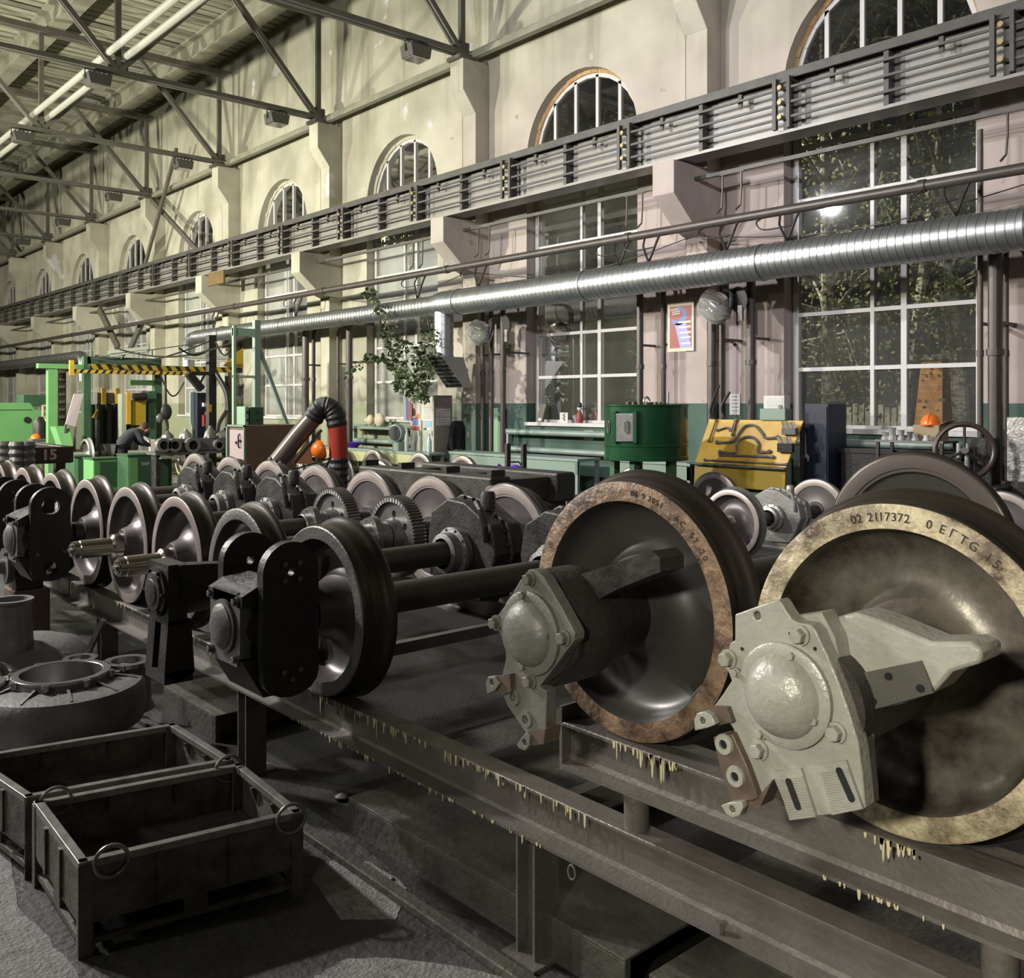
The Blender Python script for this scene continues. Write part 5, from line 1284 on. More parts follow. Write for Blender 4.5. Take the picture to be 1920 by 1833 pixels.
MB().box((BX - .005, b_.y + .07, zT + .20), (BX, a.y - .09, zT + .33)).build('face', M_CHROME, t, smooth=0)
MB().lathe([(0, .03), (.02, .03)], (BX, b_.y + .10, zT + .2), (9, b_.y + .10, zT + .2), 12, True, rel=False).build('knob', M_CAP, t)
# ---- navy cabinet with a hung spanner
a = at(1508, 757, X=12.15); b_ = at(1553, 757, X=12.15)
t = thing('navy_cabinet', 'tall narrow navy blue cabinet right of the tool board', 'cabinet', (12.35, (a.y + b_.y) / 2, 0))
MB().box((12.15, b_.y, 0), (12.65, a.y, 1.995)).build('body', M_NAVY, t, smooth=0, bevel=.01)
MB().box((12.135, b_.y + .02, .1), (12.15, a.y - .02, 1.95)).build('door', M_NAVY, t, smooth=0)
t = thing('open_spanner', 'steel spanner hanging on the dark edge beside the navy cabinet', 'tool', at(1509, 815, X=12.08))
mb = MB(); p, q = at(1508, 812, X=12.08), at(1510, 850, X=12.08); mb.bar(p, q, .035, .012, up=(1, 0, 0)); mb.build('shaft', M_CHROME, t, smooth=0)
mb = MB(); mb.prism([q + Vector((0, dy, dz)) for dy, dz in ((.05, -.12), (.07, -.05), (.03, .0), (-.03, .0), (-.07, -.05), (-.05, -.12), (-.03, -.06), (.03, -.06))], (-.015, 0, 0)); mb.build('jaw', M_CHROME, t, smooth=0)

# ---- parts shelf by the right window
X1_ = 11.95; a = at(1640, 823, X=X1_); b_ = at(1768, 828, X=X1_); zs = (a.z + b_.z) / 2
t = thing('parts_shelf', 'dark steel shelf unit with machined parts under the right window', 'shelf', (X1_ + .25, (a.y + b_.y) / 2, 0))
MB().box((X1_, b_.y, zs - .03), (X1_ + .45, a.y, zs)).build('top_shelf', M_CAP, t, smooth=0)
MB().box((X1_, b_.y, zs - .5), (X1_ + .45, a.y, zs - .47)).build('lower_shelf', M_BLACK, t, smooth=0)
for yy in (b_.y + .03, a.y - .03):
    for xx in (X1_ + .03, X1_ + .42): MB().bar((xx, yy, 0), (xx, yy, zs - .03), .04, .04).build('leg', M_BLACK, t, smooth=0)
PT = [('cup', 1660, .055, .10, M_CHROME, 'bright machined cup at the left end of the parts shelf'), ('round_flange', 1673, .06, .16, M_CHROME, 'bright round flange, second from the left on the parts shelf'), ('cup', 1690, .05, .13, M_CHROME, 'tall bright machined cup in the middle of the parts shelf'),
      ('cup', 1706, .05, .11, M_CAP, 'dull machined cup just left of the cardboard box'), ('threaded_plug', 1716, .05, .09, M_CHROME, 'bright threaded plug touching the cardboard box'), ('cup', 1737, .045, .07, M_PAPER, 'small white cup at the right end of the parts shelf')]
for nm, u, r_, h_, m_, lab in PT:
    p = at(u, 820, X=X1_ + .1); mb = MB(); mb.lathe([(0, r_), (h_ * .3, r_), (h_ * .35, r_ * .7), (h_ * .8, r_ * .75), (h_, r_ * .9), (h_, r_ * .6), (h_ * .6, r_ * .55), (h_ * .6, .001)], (p.x, p.y, zs), (p.x, p.y, zs + 1), 16, True, rel=False)
    tag(mb.build(nm, m_), lab, 'machine part', 'machined parts on the shelf')
p = at(1745, 815, X=X1_ + .35)
t = thing('cardboard_box', 'open cardboard box holding up the orange hard hat', 'box', (p.x, p.y, zs))
MB().box((p.x - .14, p.y - .17, zs), (p.x + .14, p.y + .17, zs + .20)).build('body', M_CARD, t, smooth=0)
MB().prism([(p.x - .14, p.y - .17, zs + .2), (p.x + .14, p.y - .17, zs + .2), (p.x + .16, p.y - .26, zs + .25), (p.x - .12, p.y - .26, zs + .25)], (0, 0, .006)).build('flap', M_CARD, t, smooth=0)
def hardhat(c, label, s_=1.0, face=0.0):
    t_ = thing('hard_hat', label, 'hard hat', c, 'orange hard hats'); M_ = Matrix.Rotation(face, 3, 'Z')
    mb = MB(); mb.ball((c[0], c[1], c[2] + .005), .125 * s_, 20, 12, (1.12, 1, 1.05), M_, half=True); mb.build('shell', M_ORANGE, t_, smooth=50)
    mb = MB(); C0 = Vector(c); pts = [C0 + M_ @ Vector((.13 * math.cos(R(a_)) * 1.05, .12 * math.sin(R(a_)), 0)) * s_ for a_ in range(-60, 61, 15)] + [C0 + M_ @ Vector((.21 * math.cos(R(a_)) * 1.0, .11 * math.sin(R(a_)), -.012)) * s_ for a_ in range(50, -51, -20)]
    mb.prism(pts, (0, 0, .008)); mb.build('peak', M_ORANGE, t_, smooth=0)
    mb = MB(); mb.ball((c[0], c[1], c[2] + .01), .128 * s_, 12, 12, (1.12, .12, 1.06), M_, half=True); mb.build('ridge', M_ORANGE, t_, smooth=50)
hardhat((p.x, p.y, zs + .205), 'orange hard hat on the cardboard box before the right window', 1.0, R(190))
# ---- press with a big hand wheel
c = at(1808, 845, X=11.75)
t = thing('hand_wheel_press', 'dark press with a big spoked hand wheel at the right', 'press', (12.1, c.y, 0))
ax = Vector((-.85, -.5, .12)).normalized(); e1 = ax.cross(Vector((0, 0, 1))).normalized(); e2 = ax.cross(e1)
mb = MB(); mb.tube([c + (e1 * math.cos(2 * math.pi * k / 36) + e2 * math.sin(2 * math.pi * k / 36)) * .33 for k in range(36)], .034, 10, closed=True)
mb.build('hand_wheel', mat('dark_brown_rim', (.05, .03, .022), .35), t)
for k in range(3):
    g = 2 * math.pi * k / 3 + .5; MB().cyl(c, c + (e1 * math.cos(g) + e2 * math.sin(g)) * .32, .018, n=8).build('spoke', M_BLACK, t)
MB().cyl(c + ax * .05, c - ax * .5, .04, n=14).build('spindle', M_CAP, t)
MB().box((12.05, c.y - .2, 0), (12.4, c.y + .1, c.z + .15)).build('column', M_BLACK, t, smooth=0, bevel=.02)
MB().box((11.7, c.y - .4, .9), (12.4, c.y + .2, 1.0)).build('bed', M_BLACK, t, smooth=0, bevel=.02)
for dy in (.05, .15): MB().cyl((11.95, c.y + dy, 1.0), (11.95, c.y + dy, 1.5), .03, n=12).build('guide_rod', M_CHROME, t)
mb = MB(); mb.lathe([(k * .03, .05 if k % 2 else .035) for k in range(12)], (11.8, c.y + .1, 1.0), (11.8, c.y + .1, 2), 12, True, rel=False); mb.build('spring', M_CAP, t, smooth=15)
# foil-wrapped panel at the right edge
a = at(1888, 782, X=12.2)
tag(MB().box((12.2, a.y - 1.0, 1.05), (12.26, a.y, a.z)).build('foil_panel', mat('crumpled_foil', (.42, .40, .38), .3, .6, col2=(.25, .24, .22), scale=9, bump=.8), smooth=0, loc=None), 'crumpled foil-faced panel at the right edge beside the risers', 'panel')
tag(MB().box((12.15, a.y - 1.05, 0), (12.35, a.y + .05, 1.05)).build('panel_stand', M_BLACK, smooth=0), 'low dark stand under the foil-faced panel', 'stand')

# ---- wall lamps with bulbous glass
M_BULB = glass_mat('clear_lamp_glass', (.9, .9, .88), 2.2, .22)  # diffuse veil added to brighten the clear bowl
def walllamp(u, v, X, label):
    c = at(u, v, X=X); t = thing('bulbous_wall_lamp', label, 'lamp', c, 'bulbous lamps on brackets'); ax = Vector((.42, -.75, -.5)).normalized()
    ax = (at(u + 30, v + 22, X=X - .05) - c).normalized()
    o_ = c - ax * .25
    MB().lathe([(0, .02), (.01, .08), (.06, .14), (.18, .19), (.38, .20), (.52, .16), (.61, .08), (.63, .01)], o_, c + ax, 24, False, rel=False).build('glass_bowl', M_BULB, t)
    up = Vector((0.3, -.25, .75)).normalized(); M3 = Matrix.Rotation(0, 3, 'Z')
    MB().lathe([(.0, .03), (.06, .17), (.30, .21), (.46, .18), (.54, .05)], o_ + Vector((.05, -.02, .07)), c + ax + Vector((.05, -.02, .07)), 20, True, rel=False).build('reflector', M_LAMPG, t)
    MB().cyl(o_ + ax * .12, o_ + ax * .36, .04, n=12).build('bulb', M_PAPER, t)
    e = c + ax * .32; MB().tube([o_ + ax * .45, e + Vector((.05, -.03, .02)), e + Vector((.1, -.05, .25)), (e.x + .14, e.y - .02, e.z + .42), (12.4, e.y, e.z + .44)], .035, 8).build('arm', M_BLACK, t)
    d_ = at(u + 52, v - 18, X=X + .12); MB().lathe([(0, .02), (.03, .16), (.08, .20), (.09, .20)], d_ + Vector((.10, .02, 0)), d_ + Vector((-.9, .25, -.1)), 20, True, rel=False).build('twin_reflector', M_BLKR, t)
    MB().box((d_.x - .0, d_.y - .04, d_.z - .34), (d_.x + .05, d_.y + .04, d_.z - .1)).build('junction_box', M_CAP, t, smooth=0)
walllamp(1335, 578, 12.1, 'bulbous glass wall lamp right of the red and blue poster')
walllamp(896, 626, 12.1, 'bulbous glass wall lamp right of the louvred drop duct')
# ---- poster
XPp = 12.60; q = [at(1252, 569, X=XPp), at(1302, 563, X=XPp), at(1301, 656, X=XPp), at(1256, 661, X=XPp)]
ym0, ym1 = at(1253, 565, X=XPp).y, at(1302, 565, X=XPp).y; z1_ = (q[0].z + q[1].z) / 2; z0_ = (q[2].z + q[3].z) / 2
t = thing('framed_poster', 'red and blue framed poster with a spanner and hand tools', 'poster', (XPp, (ym0 + ym1) / 2, z0_))
MB().box((XPp - .02, ym1, z0_), (XPp, ym0, z1_)).build('frame', M_CREAM, t, smooth=0)
W_, H_ = ym0 - ym1, z1_ - z0_
def pp(u, v, k=0): return (XPp - .022 - k * .0012, ym0 - u * W_, z1_ - v * H_)
def quadp(pts, m, k, name, par): return MB().prism([pp(a, b, k) for a, b in pts], (-.001, 0, 0)).build(name, m, par, smooth=0)
fld = quadp([(.09, .08), (.92, .08), (.92, .93), (.09, .93)], M_PRED, 0, 'red_field', t)
ringo = [(.42 + .34 * math.cos(R(a_)), .28 + .19 * math.sin(R(a_))) for a_ in range(-120, 150, 15)]; ringi = [(.36 + .22 * math.cos(R(a_)), .25 + .12 * math.sin(R(a_))) for a_ in range(150, -120, -15)]
quadp(ringo + ringi, M_PBLU, 1, 'spanner_jaw', fld)
quadp([(.28, .44), (.70, .40), (.92, .93), (.50, .93)], M_PLIL, 1, 'spanner_shaft', fld)
for i, (v_, m_) in enumerate(((.42, M_PCRE), (.52, M_PCRE), (.63, M_PCRE), (.73, M_PAPER), (.85, M_PAPER))):
    quadp([(.42 + .03 * i, v_ - .02), (.90, v_ - .03), (.90, v_ + .01), (.42 + .03 * i, v_ + .012)], m_, 2, 'drawn_tool', fld)
for i in range(3): quadp([(.13 + (.06 if i else 0), .145 + i * .045), (.44 + (.06 if i else 0), .125 + i * .045), (.44 + (.06 if i else 0), .15 + i * .045), (.13 + (.06 if i else 0), .168 + i * .045)], M_PAPER, 3, 'heading_line', fld)
# patch of pinned marks under the poster and notes on the wall
def note(u, v, w_, h_, X, label, m=None, name='pinned_note'):
    p = at(u, v, X=X); t_ = thing(name, label, 'note', p, None)
    MB().box((X - .006, p.y - w_ / 2, p.z - h_ / 2), (X, p.y + w_ / 2, p.z + h_ / 2)).build('sheet', m or M_PAPER, t_, smooth=0)
    mb = MB()
    for k in range(5): mb.box((X - .008, p.y - w_ * .4, p.z + h_ * (.38 - .17 * k) - .006), (X - .006, p.y + w_ * .3, p.z + h_ * (.38 - .17 * k) + .006))
    o = mb.build('ruled_lines', M_CAP, t_, smooth=0); o['kind'] = 'stuff'
    return t_
note(1246, 744, .16, .20, 12.98, 'white note pinned on the wall above the green drum')
note(1378, 758, .20, .34, 12.99, 'crumpled white sheet hanging behind the tool board')
note(1104, 816, .24, .18, 12.99, 'yellowish note below the middle window sill', M_CREAM)

# ---- radiators of big pipes under the windows
def radiator(y0, y1, label, zs_=(1.42, 1.07)):
    t_ = thing('pipe_radiator', label, 'radiator', (12.8, (y0 + y1) / 2, 0), 'pipe radiators under the windows')
    for z in zs_: MB().cyl((12.78, y0, z), (12.78, y1, z), .06, n=16).build('heating_pipe', M_PIPEG, t_)
    for yy in (y0 + .15, y1 - .15): MB().box((12.74, yy - .03, 0), (12.84, yy + .03, zs_[0])).build('bracket', M_PIPEG, t_, smooth=0)
radiator(11.4, 14.7, 'pair of green heating pipes under the middle window')
radiator(17.6, 20.6, 'pair of green heating pipes under the window behind the plant')
radiator(5.1, 7.9, 'pair of green heating pipes under the big right window')
MB2 = [('small_sign', 1052, 812, .45, .16, 12.99, 'dark small plate of dials below the middle window')]
p = at(1052, 815, X=12.95); tag(MB().box((12.95, p.y - .35, p.z - .07), (12.99, p.y + .35, p.z + .07)).build('dial_plate', M_BLACK, smooth=0), 'dark plate with dials below the middle window sill', 'plate')
# ---- items on the middle window sill
XS = 13.02
t = thing('photo_stand', 'leaning calendar stand on the middle window sill, left end', 'calendar', (XS, at(1012, 785, X=XS).y, 1.62)); p = at(1012, 785, X=XS)
MB().prism([(XS, p.y - .11, 1.62), (XS, p.y + .11, 1.62), (XS + .09, p.y + .09, 1.99), (XS + .09, p.y - .09, 1.99)], (.012, 0, 0)).build('board', M_LAMPH, t, smooth=0)
mb = MB(); 
for k in range(5): mb.prism([(XS + .012 + .0165 * k - .002, p.y - .03, 1.65 + .065 * k), (XS + .012 + .0165 * k - .002, p.y + .06, 1.65 + .065 * k), (XS + .024 + .0165 * k - .002, p.y + .06, 1.70 + .065 * k), (XS + .024 + .0165 * k - .002, p.y - .03, 1.70 + .065 * k)], (-.003, 0, 0))
mb.build('picture_strip', M_PAPER, t, smooth=0)
p = at(1057, 780, X=XS); t = thing('small_picture', 'small white card with a dark doodle on the middle window sill', 'card', (XS, p.y, 1.62))
MB().box((XS, p.y - .11, 1.62), (XS + .01, p.y + .11, 1.82)).build('card', M_PAPER, t, smooth=0); mb = MB()
for k in range(7): mb.ball((XS - .002, p.y - .03 + .02 * (k % 3), 1.67 + .02 * k), .016, 8, 6, (.2, 1, 1))
mb.build('doodle', M_BLKR, t)
p = at(1084, 775, X=XS); t = thing('figurine', 'small figurine in a dark hat and red coat on the window sill', 'figurine', (XS + .03, p.y, 1.62)); x_ = XS + .04
MB().lathe([(0, .06), (.06, .075), (.14, .06), (.22, .035), (.24, .02)], (x_, p.y, 1.62), (x_, p.y, 2.6), 14, True, rel=False).build('coat', M_PRED, t)
MB().ball((x_, p.y, 1.90), .05, 12, 8).build('head', M_PAPER, t); MB().lathe([(0, .09), (.012, .09), (.014, .05), (.07, .04), (.09, .01)], (x_, p.y, 1.935), (x_, p.y, 2.9), 14, True, rel=False).build('hat', M_BLKR, t)
MB().lathe([(0, .04), (.12, .05)], (x_ - .02, p.y + .06, 1.66), (x_ - .05, p.y + .10, 1.80), 8, True, rel=False).build('sack', M_CHROME, t)

# ---- locker with posters, calendars, coat
XL = 11.9; ya = at(815, 800, X=XL).y; yb = at(770, 800, X=XL).y; zt = at(800, 741, X=XL).z
xr = at(848, 800, Y=ya).x
t = thing('pale_locker', 'pale two-door locker covered with papers below the climbing plant', 'locker', (XL + .3, (ya + yb) / 2, 0))
MB().box((XL, ya, .04), (xr, yb, zt)).build('body', M_TAUPE, t, smooth=0, bevel=.008)
ymid = ya + (yb - ya) * .5
for y_0, y_1 in ((ya, ymid - .008), (ymid + .008, yb)):
    dr = MB().box((XL - .018, y_0 + .01, .08), (XL, y_1 - .01, zt - .03)).build('door', M_PALE, t, smooth=0, bevel=.004)
    MB().box((XL - .03, y_0 + .05, 1.30), (XL - .018, y_0 + .07, 1.42)).build('handle', M_CAP, dr, smooth=0)
def sheet(y_0, y_1, z0, z1, m, name, X_=None, off=.002):
    X_ = (XL - .018) if X_ is None else X_
    return MB().box((X_ - off - .003, min(y_0, y_1), z0), (X_ - off, max(y_0, y_1), z1)).build(name, m, t, smooth=0)
def lz(v): return at(800, v, X=XL).z
def ly(u): return at(u, 800, X=XL).y
pc = sheet(ly(770.5), ly(789), lz(807), lz(757), mat('poster_cream2', (.55, .5, .44), .6), 'colour_poster')
MB().box((XL - .026, ly(786), lz(798)), (XL - .023, ly(775), lz(783))).build('blue_shape', M_PBLU, pc, smooth=0)
MB().box((XL - .026, ly(788), lz(807)), (XL - .023, ly(771), lz(799))).build('red_shape', M_PRED, pc, smooth=0)
MB().box((XL - .026, ly(788.5), lz(784)), (XL - .023, ly(781), lz(776))).build('orange_shape', M_ORANGE, pc, smooth=0)
MB().ball((XL - .024, ly(777.5), lz(773)), .07, 12, 8, (.05, 1, 1.3)).build('dark_shape', M_BLKR, pc)
ns = sheet(ly(792), ly(813), lz(788), lz(741), M_PAPER, 'note_sheet')
mb = MB()
for k in range(14): mb.box((XL - .026, ly(811), lz(785) + .04 * k), (XL - .023, ly(795), lz(785) + .04 * k + .008))
o = mb.build('ruled_lines', M_CAP, ns, smooth=0); o['kind'] = 'stuff'
sheet(ly(800), ly(810), lz(800), lz(790), M_BLUEP, 'blue_leaflet'); sheet(ly(796), ly(801), lz(806), lz(802), M_GREENM, 'green_leaflet'); sheet(ly(802), ly(809), lz(806), lz(801), M_PAPER, 'white_leaflet')
# sheets on the side facing the camera
def side(x_0, x_1, z0, z1, m, name): return MB().box((x_0, ya - .006, z0), (x_1, ya - .002, z1)).build(name, m, t, smooth=0)
wx = xr - XL
cal = side(XL + .08 * wx, XL + .88 * wx, lz(781), lz(766), M_PAPER, 'wall_calendar'); cal2 = side(XL + .08 * wx, XL + .88 * wx, lz(797), lz(783), M_PAPER, 'wall_calendar')
side(XL + .08 * wx, XL + .90 * wx, lz(765.5), lz(746), mat('autumn_photo', (.2, .12, .06), .6, col2=(.32, .30, .32), scale=4), 'calendar_picture')
for cc, zz0, zz1 in ((cal, lz(781), lz(766)), (cal2, lz(797), lz(783))):
    mb = MB()
    for i in range(6):
        for j in range(4): mb.box((XL + wx * (.12 + .12 * i), ya - .008, zz0 + (zz1 - zz0) * (.1 + .22 * j)), (XL + wx * (.20 + .12 * i), ya - .006, zz0 + (zz1 - zz0) * (.2 + .22 * j)))
    o = mb.build('date_grid', M_CAP, cc, smooth=0); o['kind'] = 'stuff'
# coat on a hook at the locker corner
cx_ = xr + .10; cy_ = ya - .05; zc1 = lz(789); zc0 = lz(842)
t = thing('black_coat', 'black coat hanging on the corner of the pale locker', 'coat', (cx_, cy_, zc0))
mb = MB(); prof = [(0, .10), (.08, .17), (.25, .21), (.45, .25), (.62, .27), (.66, .25)]; n = 24; vs = []; fs = []
for i, (dz, rr) in enumerate(prof):
    for k in range(n):
        g = 2 * math.pi * k / n; f = 1 + .10 * math.sin(5 * g + i); vs.append((cx_ + rr * f * math.cos(g), cy_ + rr * f * .42 * math.sin(g), zc1 - dz * (zc1 - zc0) / .66))
for i in range(len(prof) - 1):
    for k in range(n): fs.append((i * n + k, i * n + (k + 1) % n, (i + 1) * n + (k + 1) % n, (i + 1) * n + k))
fs.append(tuple(range(n))); fs.append(tuple(range((len(prof) - 1) * n, len(prof) * n))[::-1]); mb.add(vs, fs)
body = mb.build('body', mat('black_cloth', (.012, .012, .014), .9), t, smooth=60)
MB().tube([(cx_ - .15, cy_ - .03, zc1 - .12), (cx_ - .22, cy_ - .06, zc1 - .4), (cx_ - .20, cy_ - .08, zc1 - .62)], [.06, .06, .05], 10).build('sleeve', MATS['black_cloth'], body)
MB().tube([(cx_ + .15, cy_ - .03, zc1 - .12), (cx_ + .22, cy_ - .06, zc1 - .4), (cx_ + .22, cy_ - .08, zc1 - .62)], [.06, .06, .05], 10).build('sleeve', MATS['black_cloth'], body)
MB().box((cx_ + .12, cy_ - .20, zc0 + .24), (cx_ + .21, cy_ - .19, zc0 + .36)).build('badge', M_PAPER, body, smooth=0)
MB().tube([(cx_, cy_, zc1), (cx_, cy_, zc1 + .06), (xr - .02, ya + .02, zc1 + .06)], .008, 6).build('hanger_hook', M_CAP, body)
p = at(868, 802, X=12.95); t = thing('red_sign', 'small red sign with two pale lines on the green dado', 'sign', (12.97, p.y, p.z))
MB().box((12.97, p.y - .11, p.z - .12), (12.99, p.y + .11, p.z + .12)).build('plate', M_PRED, t, smooth=0); mb = MB()
for k in (-1, 1): mb.box((12.966, p.y - .08, p.z + .045 * k - .018), (12.97, p.y + .08, p.z + .045 * k + .018))
mb.build('lettering', mat('sign_orange', (.7, .22, .12), .5), t, smooth=0)
p = at(858, 760, X=12.9); tag(MB().box((12.9, p.y - .13, p.z - .35), (12.98, p.y + .05, p.z + .3)).build('fuse_box', M_PALE, smooth=0, bevel=.01), 'narrow pale box on the wall behind the black coat', 'box')
p = at(932, 790, X=12.9); tag(MB().box((12.85, p.y - .2, .1), (12.97, p.y + .15, 1.9)).build('green_cupboard', M_GREENP, smooth=0, bevel=.01), 'tall narrow green cupboard on the wall between two risers', 'cupboard')

# ---- benches and frames along the wall
def bench(y0, y1, x0, z, label, m=None, under=None, dp=.6):
    t_ = thing('steel_bench', label, 'bench', (x0 + .3, (y0 + y1) / 2, 0), 'steel benches along the wall')
    MB().box((x0, y0, z - .05), (x0 + dp, y1, z)).build('bench_top', m or M_PIPEG, t_, smooth=0, bevel=.004)
    MB().box((x0 + .02, y0 + .02, z - .28), (x0 + .05, y1 - .02, z - .06)).build('apron', under or M_TABLE, t_, smooth=0)
    for yy in (y0 + .05, y1 - .05):
        for xx in (x0 + .05, x0 + dp - .05): MB().bar((xx, yy, 0), (xx, yy, z - .05), .06, .06).build('leg', m or M_PIPEG, t_, smooth=0)
    return t_
bench(15.5, 21.5, 11.45, .98, 'long steel bench behind the plant and locker', None, mat('pale_yellow_apron', (.42, .42, .22), .5), dp=.42)
bench(11.6, 15.3, 11.8, 1.02, 'green-grey steel bench under the middle window')
bench(9.3, 10.9, 12.0, 1.05, 'steel bench behind the green drum')
bench(22.5, 27.5, 11.4, 1.0, 'steel bench far left of the fume arm')
# bowls, bottle, kettle
def bowl(u, v, X, z, r_, m, label): 
    p = at(u, v, X=X); mb = MB(); mb.lathe([(0, r_ * .5), (.02, r_ * .55), (.11, r_), (.12, r_), (.11, r_ * .93), (.03, r_ * .5), (.03, .001)], (p.x, p.y, z), (p.x, p.y, z + 1), 24, True, rel=False); return tag(mb.build('plastic_bowl', m), label, 'bowl')
bowl(660, 836, 11.66, .98, .26, M_PURP, 'purple plastic bowl on the long bench behind the red hose')
def bottle(p, label, h_=.32, m=None):
    t_ = thing('plastic_bottle', label, 'bottle', p); MB().lathe([(0, .042), (.02, .05), (h_ * .6, .05), (h_ * .85, .02), (h_ * .95, .018)], p, (p[0], p[1], p[2] + 1), 14, True, rel=False).build('body', m or mat('pale_blue_plastic', (.45, .60, .62), .2), t_)
    MB().lathe([(h_ * .95, .021), (h_, .021)], p, (p[0], p[1], p[2] + 1), 12, True, rel=False).build('cap', M_PBLU, t_)
p = at(804, 838, X=11.65); bottle((11.66, p.y, .98), 'pale plastic bottle on the bench before the locker door', .38)
p = at(763, 845, X=11.6); bottle((p.x, p.y, .98), 'tall clear bottle just left of the pale locker', .5, mat('greyish_plastic', (.4, .42, .4), .2))
mb = MB(); q = at(756, 812, X=11.75); t = thing('round_filter', 'round black filter with a pale ring standing on the bench', 'filter', (q.x, q.y, .98))
MB().lathe([(0, .16), (.0, .19), (.14, .19), (.15, .16), (.15, .001)], (q.x - .1, q.y, 1.36), (q.x - 1, q.y - .2, 1.36), 28, False, rel=False).build('ring', M_PIPEG, t); MB().lathe([(0, .155), (.02, .155)], (q.x - .25, q.y - .03, 1.36), (q.x - 1.2, q.y - .22, 1.36), 24, True, rel=False).build('mesh_face', M_BLKR, t)
MB().box((q.x - .2, q.y - .12, .98), (q.x, q.y + .12, 1.18)).build('stand', M_TABLE, t, smooth=0)
for (u, r_, lab) in ((688, .13, 'round metal lid behind the plant, left'), (705, .17, 'larger round metal lid behind the plant, right')):
    p = at(u, 805, X=12.5); tag(MB().ball((12.6, p.y, 1.60), r_, 16, 10, (.6, 1, 1)).build('metal_dome', M_CREAM), lab, 'dome')
tag(MB().box((12.45, 17.7, 1.38), (12.75, 20.5, 1.44)).build('wall_shelf', M_PIPEG, smooth=0), 'narrow wall shelf behind the plant carrying round lids', 'shelf')
# purple kettle on a post among the near wheels
p = at(966, 884, X=8.4); t = thing('kettle', 'bright purple kettle on a black stand behind the long row', 'kettle', (p.x, p.y, 0))
MB().bar((p.x, p.y, 0), (p.x, p.y, p.z - .09), .08, .08).build('stand', M_BLACK, t, smooth=0); MB().ball(p, .10, 18, 12, (1, 1, .95)).build('body', M_PURP, t)
MB().tube([p + Vector((-.09, .06, .0)), p + Vector((-.15, .10, .05)), p + Vector((-.19, .13, .10))], [.03, .022, .018], 8).build('spout', M_PURP, t); MB().tube([p + Vector((.08, -.05, .06)), p + Vector((.05, -.02, .13)), p + Vector((-.05, .03, .13))], .012, 6).build('handle', M_BLKR, t)
for u, lab in ((952, 'dark upright post just left of the purple kettle'), (982, 'dark upright post just right of the purple kettle')):
    q = at(u, 860, X=8.5); tag(MB().bar((q.x, q.y, 0), (q.x, q.y, 1.45), .07, .05).build('upright_post', M_BLACK, smooth=0, bevel=.004), lab, 'post')

# ---- climbing plant
t = thing('climbing_plant', 'leafy climbing plant growing over the locker and up past the duct', 'plant', (11.9, at(760, 740, X=11.9).y, zt if zt < 2.3 else 2.15))
r = random.Random(11); XPl = 11.38
stems = [[(800, 745), (772, 700), (745, 650), (722, 600), (700, 560), (690, 548)], [(790, 745), (760, 700), (720, 672), (690, 672), (655, 700)], [(795, 745), (780, 690), (800, 650), (812, 620)], [(785, 745), (765, 715), (745, 690), (735, 650)], [(795, 742), (800, 700), (812, 660)], [(780, 742), (752, 725), (745, 710)], [(790, 742), (740, 665), (730, 625)], [(795, 742), (785, 670), (760, 640)], [(795, 742), (810, 690), (790, 660)]]
mbs = MB(); leaves = MB()
for st_ in stems:
    pts = smooth_pts([at(u, v, X=XPl + r.uniform(-.12, .15)) for u, v in st_], 6); mbs.tube(pts, .008, 5)
    for i, p in enumerate(pts):
        nl = 5 if i > 3 else 2
        for _ in range(nl + r.randint(0, 1)):
            L = r.uniform(.09, .17); d = Vector((r.uniform(-1, .6), r.uniform(-1, 1), r.uniform(-.9, .5))).normalized(); n_ = Vector((r.uniform(-1, 0), r.uniform(-1, 1), r.uniform(-.3, 1))).normalized()
            w_ = d.cross(n_).normalized() * L * .32; o_ = p + d * .03 + Vector((r.uniform(-.06, .06), r.uniform(-.06, .06), r.uniform(-.05, .05)))
            k_ = w_.cross(d).normalized() * L * .08
            leaves.add([o_, o_ + d * L * .35 + w_, o_ + d * L * .8 + w_ * .55, o_ + d * L, o_ + d * L * .8 - w_ * .55, o_ + d * L * .35 - w_, o_ + d * L * .5 + k_], [(0, 1, 6), (1, 2, 6), (2, 3, 6), (3, 4, 6), (4, 5, 6), (5, 0, 6)])
mbs.build('stems', M_STEM, t); o = leaves.build('leaves', M_LEAF, t, smooth=0); o['kind'] = 'stuff'
q = at(792, 742, X=12.05); MB().lathe([(0, .09), (.14, .13), (.15, .13)], (q.x, q.y, zt), (q.x, q.y, zt + 1), 18, True, rel=False).build('pot', M_TAUPE, t)
# cloth flag hanging left of the locker
p = at(764, 765, X=11.85); t = thing('small_flag', 'small white, blue and red flag hanging left of the locker', 'flag', p)
for k, (m_) in enumerate((M_PAPER, M_PBLU, M_PRED)):
    y_0 = p.y + .16 - .11 * k; MB().prism([(11.85, y_0, p.z + .26 - .06 * k), (11.85, y_0 - .11, p.z + .20 - .06 * k), (11.86, y_0 - .09, p.z - .28), (11.86, y_0 - .0, p.z - .26)], (.008, 0, 0)).build('stripe', m_, t, smooth=0)
MB().cyl((11.86, p.y + .18, p.z + .3), (11.86, p.y - .45, p.z + .12), .01, n=8).build('flag_pole', M_CAP, t)

t = thing('dark_filler', 'added black block filling the dark area below the big right window', 'workbench', (12.55, 6.2, 0))  # black block added to keep this area dark
MB().box((12.44, 5.35, 0), (12.68, 6.95, 1.30)).build('filler_block', M_BLACK, t, smooth=0); MB().box((12.42, 5.3, 1.30), (12.70, 7.0, 1.36)).build('top', M_BLKR, t, smooth=0)
